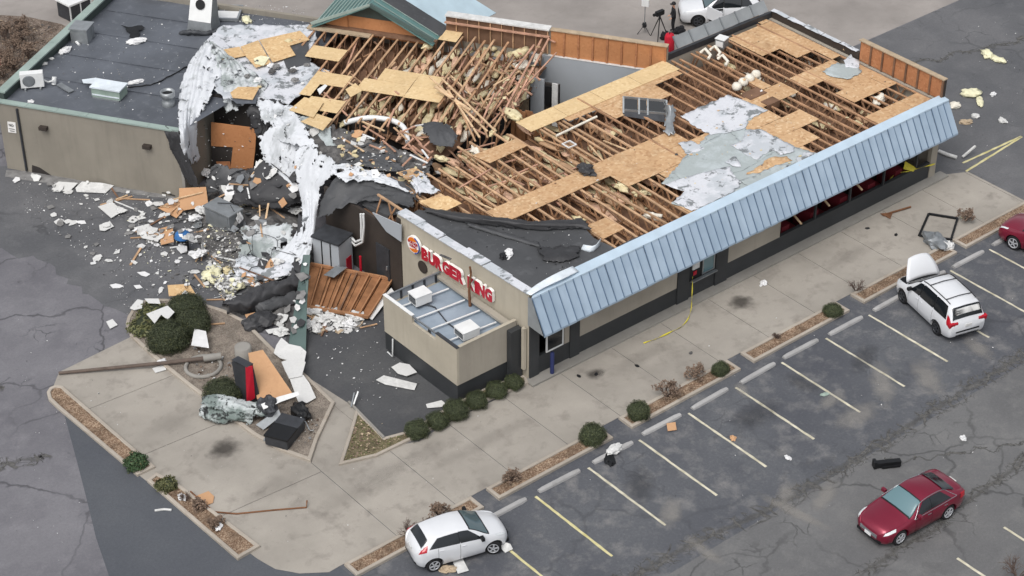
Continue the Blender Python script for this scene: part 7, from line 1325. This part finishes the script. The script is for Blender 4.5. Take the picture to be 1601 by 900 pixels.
litter('leaf_litter', [[(0,30),(90,42),(60,110),(5,160),(-40,150)]], 700, .03, .12, ['brown_leaf','bark','plaster_tan','rubble_dark'], 41, 'dead leaves and twigs on the bed at the top left', .04)
litter('leaf_litter', [[(300,540),(350,560),(470,650),(505,660),(480,700),(440,690),(380,640),(310,600)]], 260, .03, .14, ['brown_leaf','plaster','rubble_grey','bark'], 42, 'scraps and leaves in the mulch of the triangular island', .13)
litter('leaf_litter', [[(560,650),(600,690),(680,665),(560,720),(538,722)]], 300, .03, .09, ['olive_leaf','brown_leaf','plaster_tan'], 43, 'dry grass and leaves in the curved bed', .10)
for i, (a, b) in enumerate(((285,778),(342,824),(252,566))): crumple('planter_scrap', at(a, b, .12), (.22,.14), 'paper_white', ['white scrap in the upper half of the lower left planter','white scrap near the bottom of the lower left planter','white scrap on the kerb by the fallen pole'][i], 'scrap', None, 50+i, .5)
# ================================================================ PEOPLE AND THEIR GEAR BEHIND THE RESTAURANT
def skin_body(name, joints, edges, mats, parent):
    me = bpy.data.meshes.new(name); ks = list(joints); me.from_pydata([joints[k][0] for k in ks], [(ks.index(a), ks.index(b)) for a, b in edges], []); o = bpy.data.objects.new(name, me); COL.objects.link(o)
    m = o.modifiers.new('skin','SKIN'); m.use_smooth_shade = True
    for i, k in enumerate(ks): me.skin_vertices[0].data[i].radius = joints[k][1]; me.skin_vertices[0].data[i].use_root = (i == 0)
    s = o.modifiers.new('sub','SUBSURF'); s.levels = 1; s.render_levels = 1
    nm = bpy.data.meshes.new_from_object(o.evaluated_get(bpy.context.evaluated_depsgraph_get())); o.modifiers.clear(); o.data = nm
    nm.materials.clear()
    for x in mats: nm.materials.append(MAT[x])
    o.parent = parent; return o
pp = at(1052,50,0); pe = thing('person', 'person in dark clothes and cap standing by the white car behind the restaurant', 'person', (pp.x,pp.y,.012), R(150))
J = {'pel':((0,0,.95),(.17,.12)),'waist':((0,0,1.1),(.16,.11)),'chest':((0,0,1.32),(.2,.13)),'neck':((.01,0,1.5),(.06,.06)),'h0':((.03,0,1.6),(.08,.075)),'h1':((.04,0,1.7),(.1,.08)),'h2':((.03,0,1.79),(.07,.06)),
     'ls':((0,.2,1.43),(.075,.075)),'le':((.02,.27,1.14),(.055,.055)),'lw':((.16,.2,.95),(.04,.04)),'rs':((0,-.2,1.43),(.075,.075)),'re':((.02,-.27,1.14),(.055,.055)),'rw':((.14,-.2,.95),(.04,.04)),
     'lh':((0,.1,.86),(.1,.1)),'lk':((.03,.12,.48),(.07,.07)),'la':((-.01,.13,.09),(.05,.05)),'lf':((.15,.14,.05),(.045,.04)),'rh':((0,-.1,.86),(.1,.1)),'rk':((.03,-.12,.48),(.07,.07)),'ra':((-.01,-.13,.09),(.05,.05)),'rf':((.15,-.14,.05),(.045,.04))}
Eg = [('pel','waist'),('waist','chest'),('chest','neck'),('neck','h0'),('h0','h1'),('h1','h2'),('chest','ls'),('ls','le'),('le','lw'),('chest','rs'),('rs','re'),('re','rw'),('pel','lh'),('lh','lk'),('lk','la'),('la','lf'),('pel','rh'),('rh','rk'),('rk','ra'),('ra','rf')]
bo = skin_body('body', J, Eg, ['black_cloth','skin'], pe)
for p in bo.data.polygons: p.material_index = 1 if 1.5 < p.center.z < 1.72 else 0
mb = MB(); mb.lathe((.03,0,1.70), [(.125,0),(.125,.05),(.09,.12),(.03,.14)], 14); mb.obox((.17,0,1.715), (.06,0,0), (0,.08,0), (0,0,.008)); part(pe, 'cap', mb, 'black', local=True)
for sd_ in (1,-1):
    hb = MB(); w_ = Vector((.16 if sd_ > 0 else .14, .2*sd_, .95)); hb.obox(w_+Vector((.05,0,-.02)), (.045,0,-.02), (0,.035*sd_,0), (.01,0,.018))
    for k in range(4): b = w_+Vector((.09,(-.027+.018*k)*sd_,-.03)); L = (.06,.07,.066,.05)[k]; hb.tube([b, b+Vector((L*.6,0,-.015)), b+Vector((L*.8,0,-.045))], [.009,.009,.007], 5)
    b = w_+Vector((.04,-.035*sd_,-.01)); hb.tube([b, b+Vector((.03,-.02*sd_,-.01)), b+Vector((.06,-.02*sd_,-.03))], [.01,.01,.008], 5); part(pe, 'hand', hb, 'skin', local=True)
fb = MB(); fb.lathe((.14,0,1.62), [(.012,-.03),(.016,0),(.006,.03)], 6); 
for y in (-.035,.035): fb.obox((.135,y,1.66), (.008,0,0), (0,.013,0), (0,0,.007))
fb.obox((.135,0,1.585), (.006,0,0), (0,.025,0), (0,0,.006)); part(pe, 'face', fb, 'skin', local=True)
tp = at(1030,60,0); tr = thing('camera_tripod', 'black video camera on a tall tripod behind the restaurant', 'tripod', (tp.x,tp.y,.012))
for k in range(3): a = R(100+120*k); mb = MB(); mb.tube([(0,0,1.35),(.55*math.cos(a),.55*math.sin(a),0)], [.035,.025], 6); part(tr, 'leg', mb, 'trim_black', local=True)
mb = MB(); mb.box((-.28,-.1,1.42),(.25,.1,1.68)); part(tr, 'camera', mb, 'black', local=True); mb = MB(); mb.lathe((-.28,0,1.55), [(.08,0),(.09,-.18)], 12, 0, 'x'); part(tr, 'lens', mb, 'trim_black', local=True); mb = MB(); mb.tube([(0,0,1.3),(0,0,1.42)], .06, 8); part(tr, 'head', mb, 'steel_dark', local=True)
lp = at(1007,52,0); ls = thing('light_stand', 'slim light stand with a pale square lamp behind the restaurant', 'light stand', (lp.x,lp.y,.012))
for k in range(3): a = R(40+120*k); mb = MB(); mb.tube([(0,0,.5),(.42*math.cos(a),.42*math.sin(a),0)], .018, 6); part(ls, 'leg', mb, 'trim_black', local=True)
mb = MB(); mb.tube([(0,0,.3),(0,0,1.7)], .022, 6); part(ls, 'pole', mb, 'galv_dull', local=True); mb = MB(); mb.obox((0,0,1.85), UU*.06, VV*.2, (0,0,.2)); part(ls, 'lamp_panel', mb, 'white_metal', local=True); crumple('sandbag', (0,0,.42), (.16,.12), 'black', parent=ls, seed=8, flat=1.2); ls.children[-1].location = Vector(ls.location)
rp = at(1046,78,0); t = thing('red_equipment_bag', 'upright red equipment bag behind the brown parapet', 'bag', (rp.x,rp.y,.012), R(30))
mb = MB(); mb.lathe((0,0,0), [(.24,0),(.28,.05),(.27,.8),(.22,.95),(.08,1.0)], 14); part(t, 'bag_body', mb, 'red_cloth', local=True); mb = MB(); mb.tube([(-.1,0,.98),(0,0,1.12),(.1,0,.98)], .02, 6); part(t, 'handle', mb, 'black_cloth', local=True)
crumple('camera_bag', at(1040,60,.012), (.3,.25), 'black_cloth', 'black bag on the ground beside the tripod', 'bag', None, 97, 1.0); crumple('camera_bag', at(1062,52,.012), (.22,.3), 'black_cloth', 'small black bag between the person and the white car', 'bag', None, 98, 1.2)
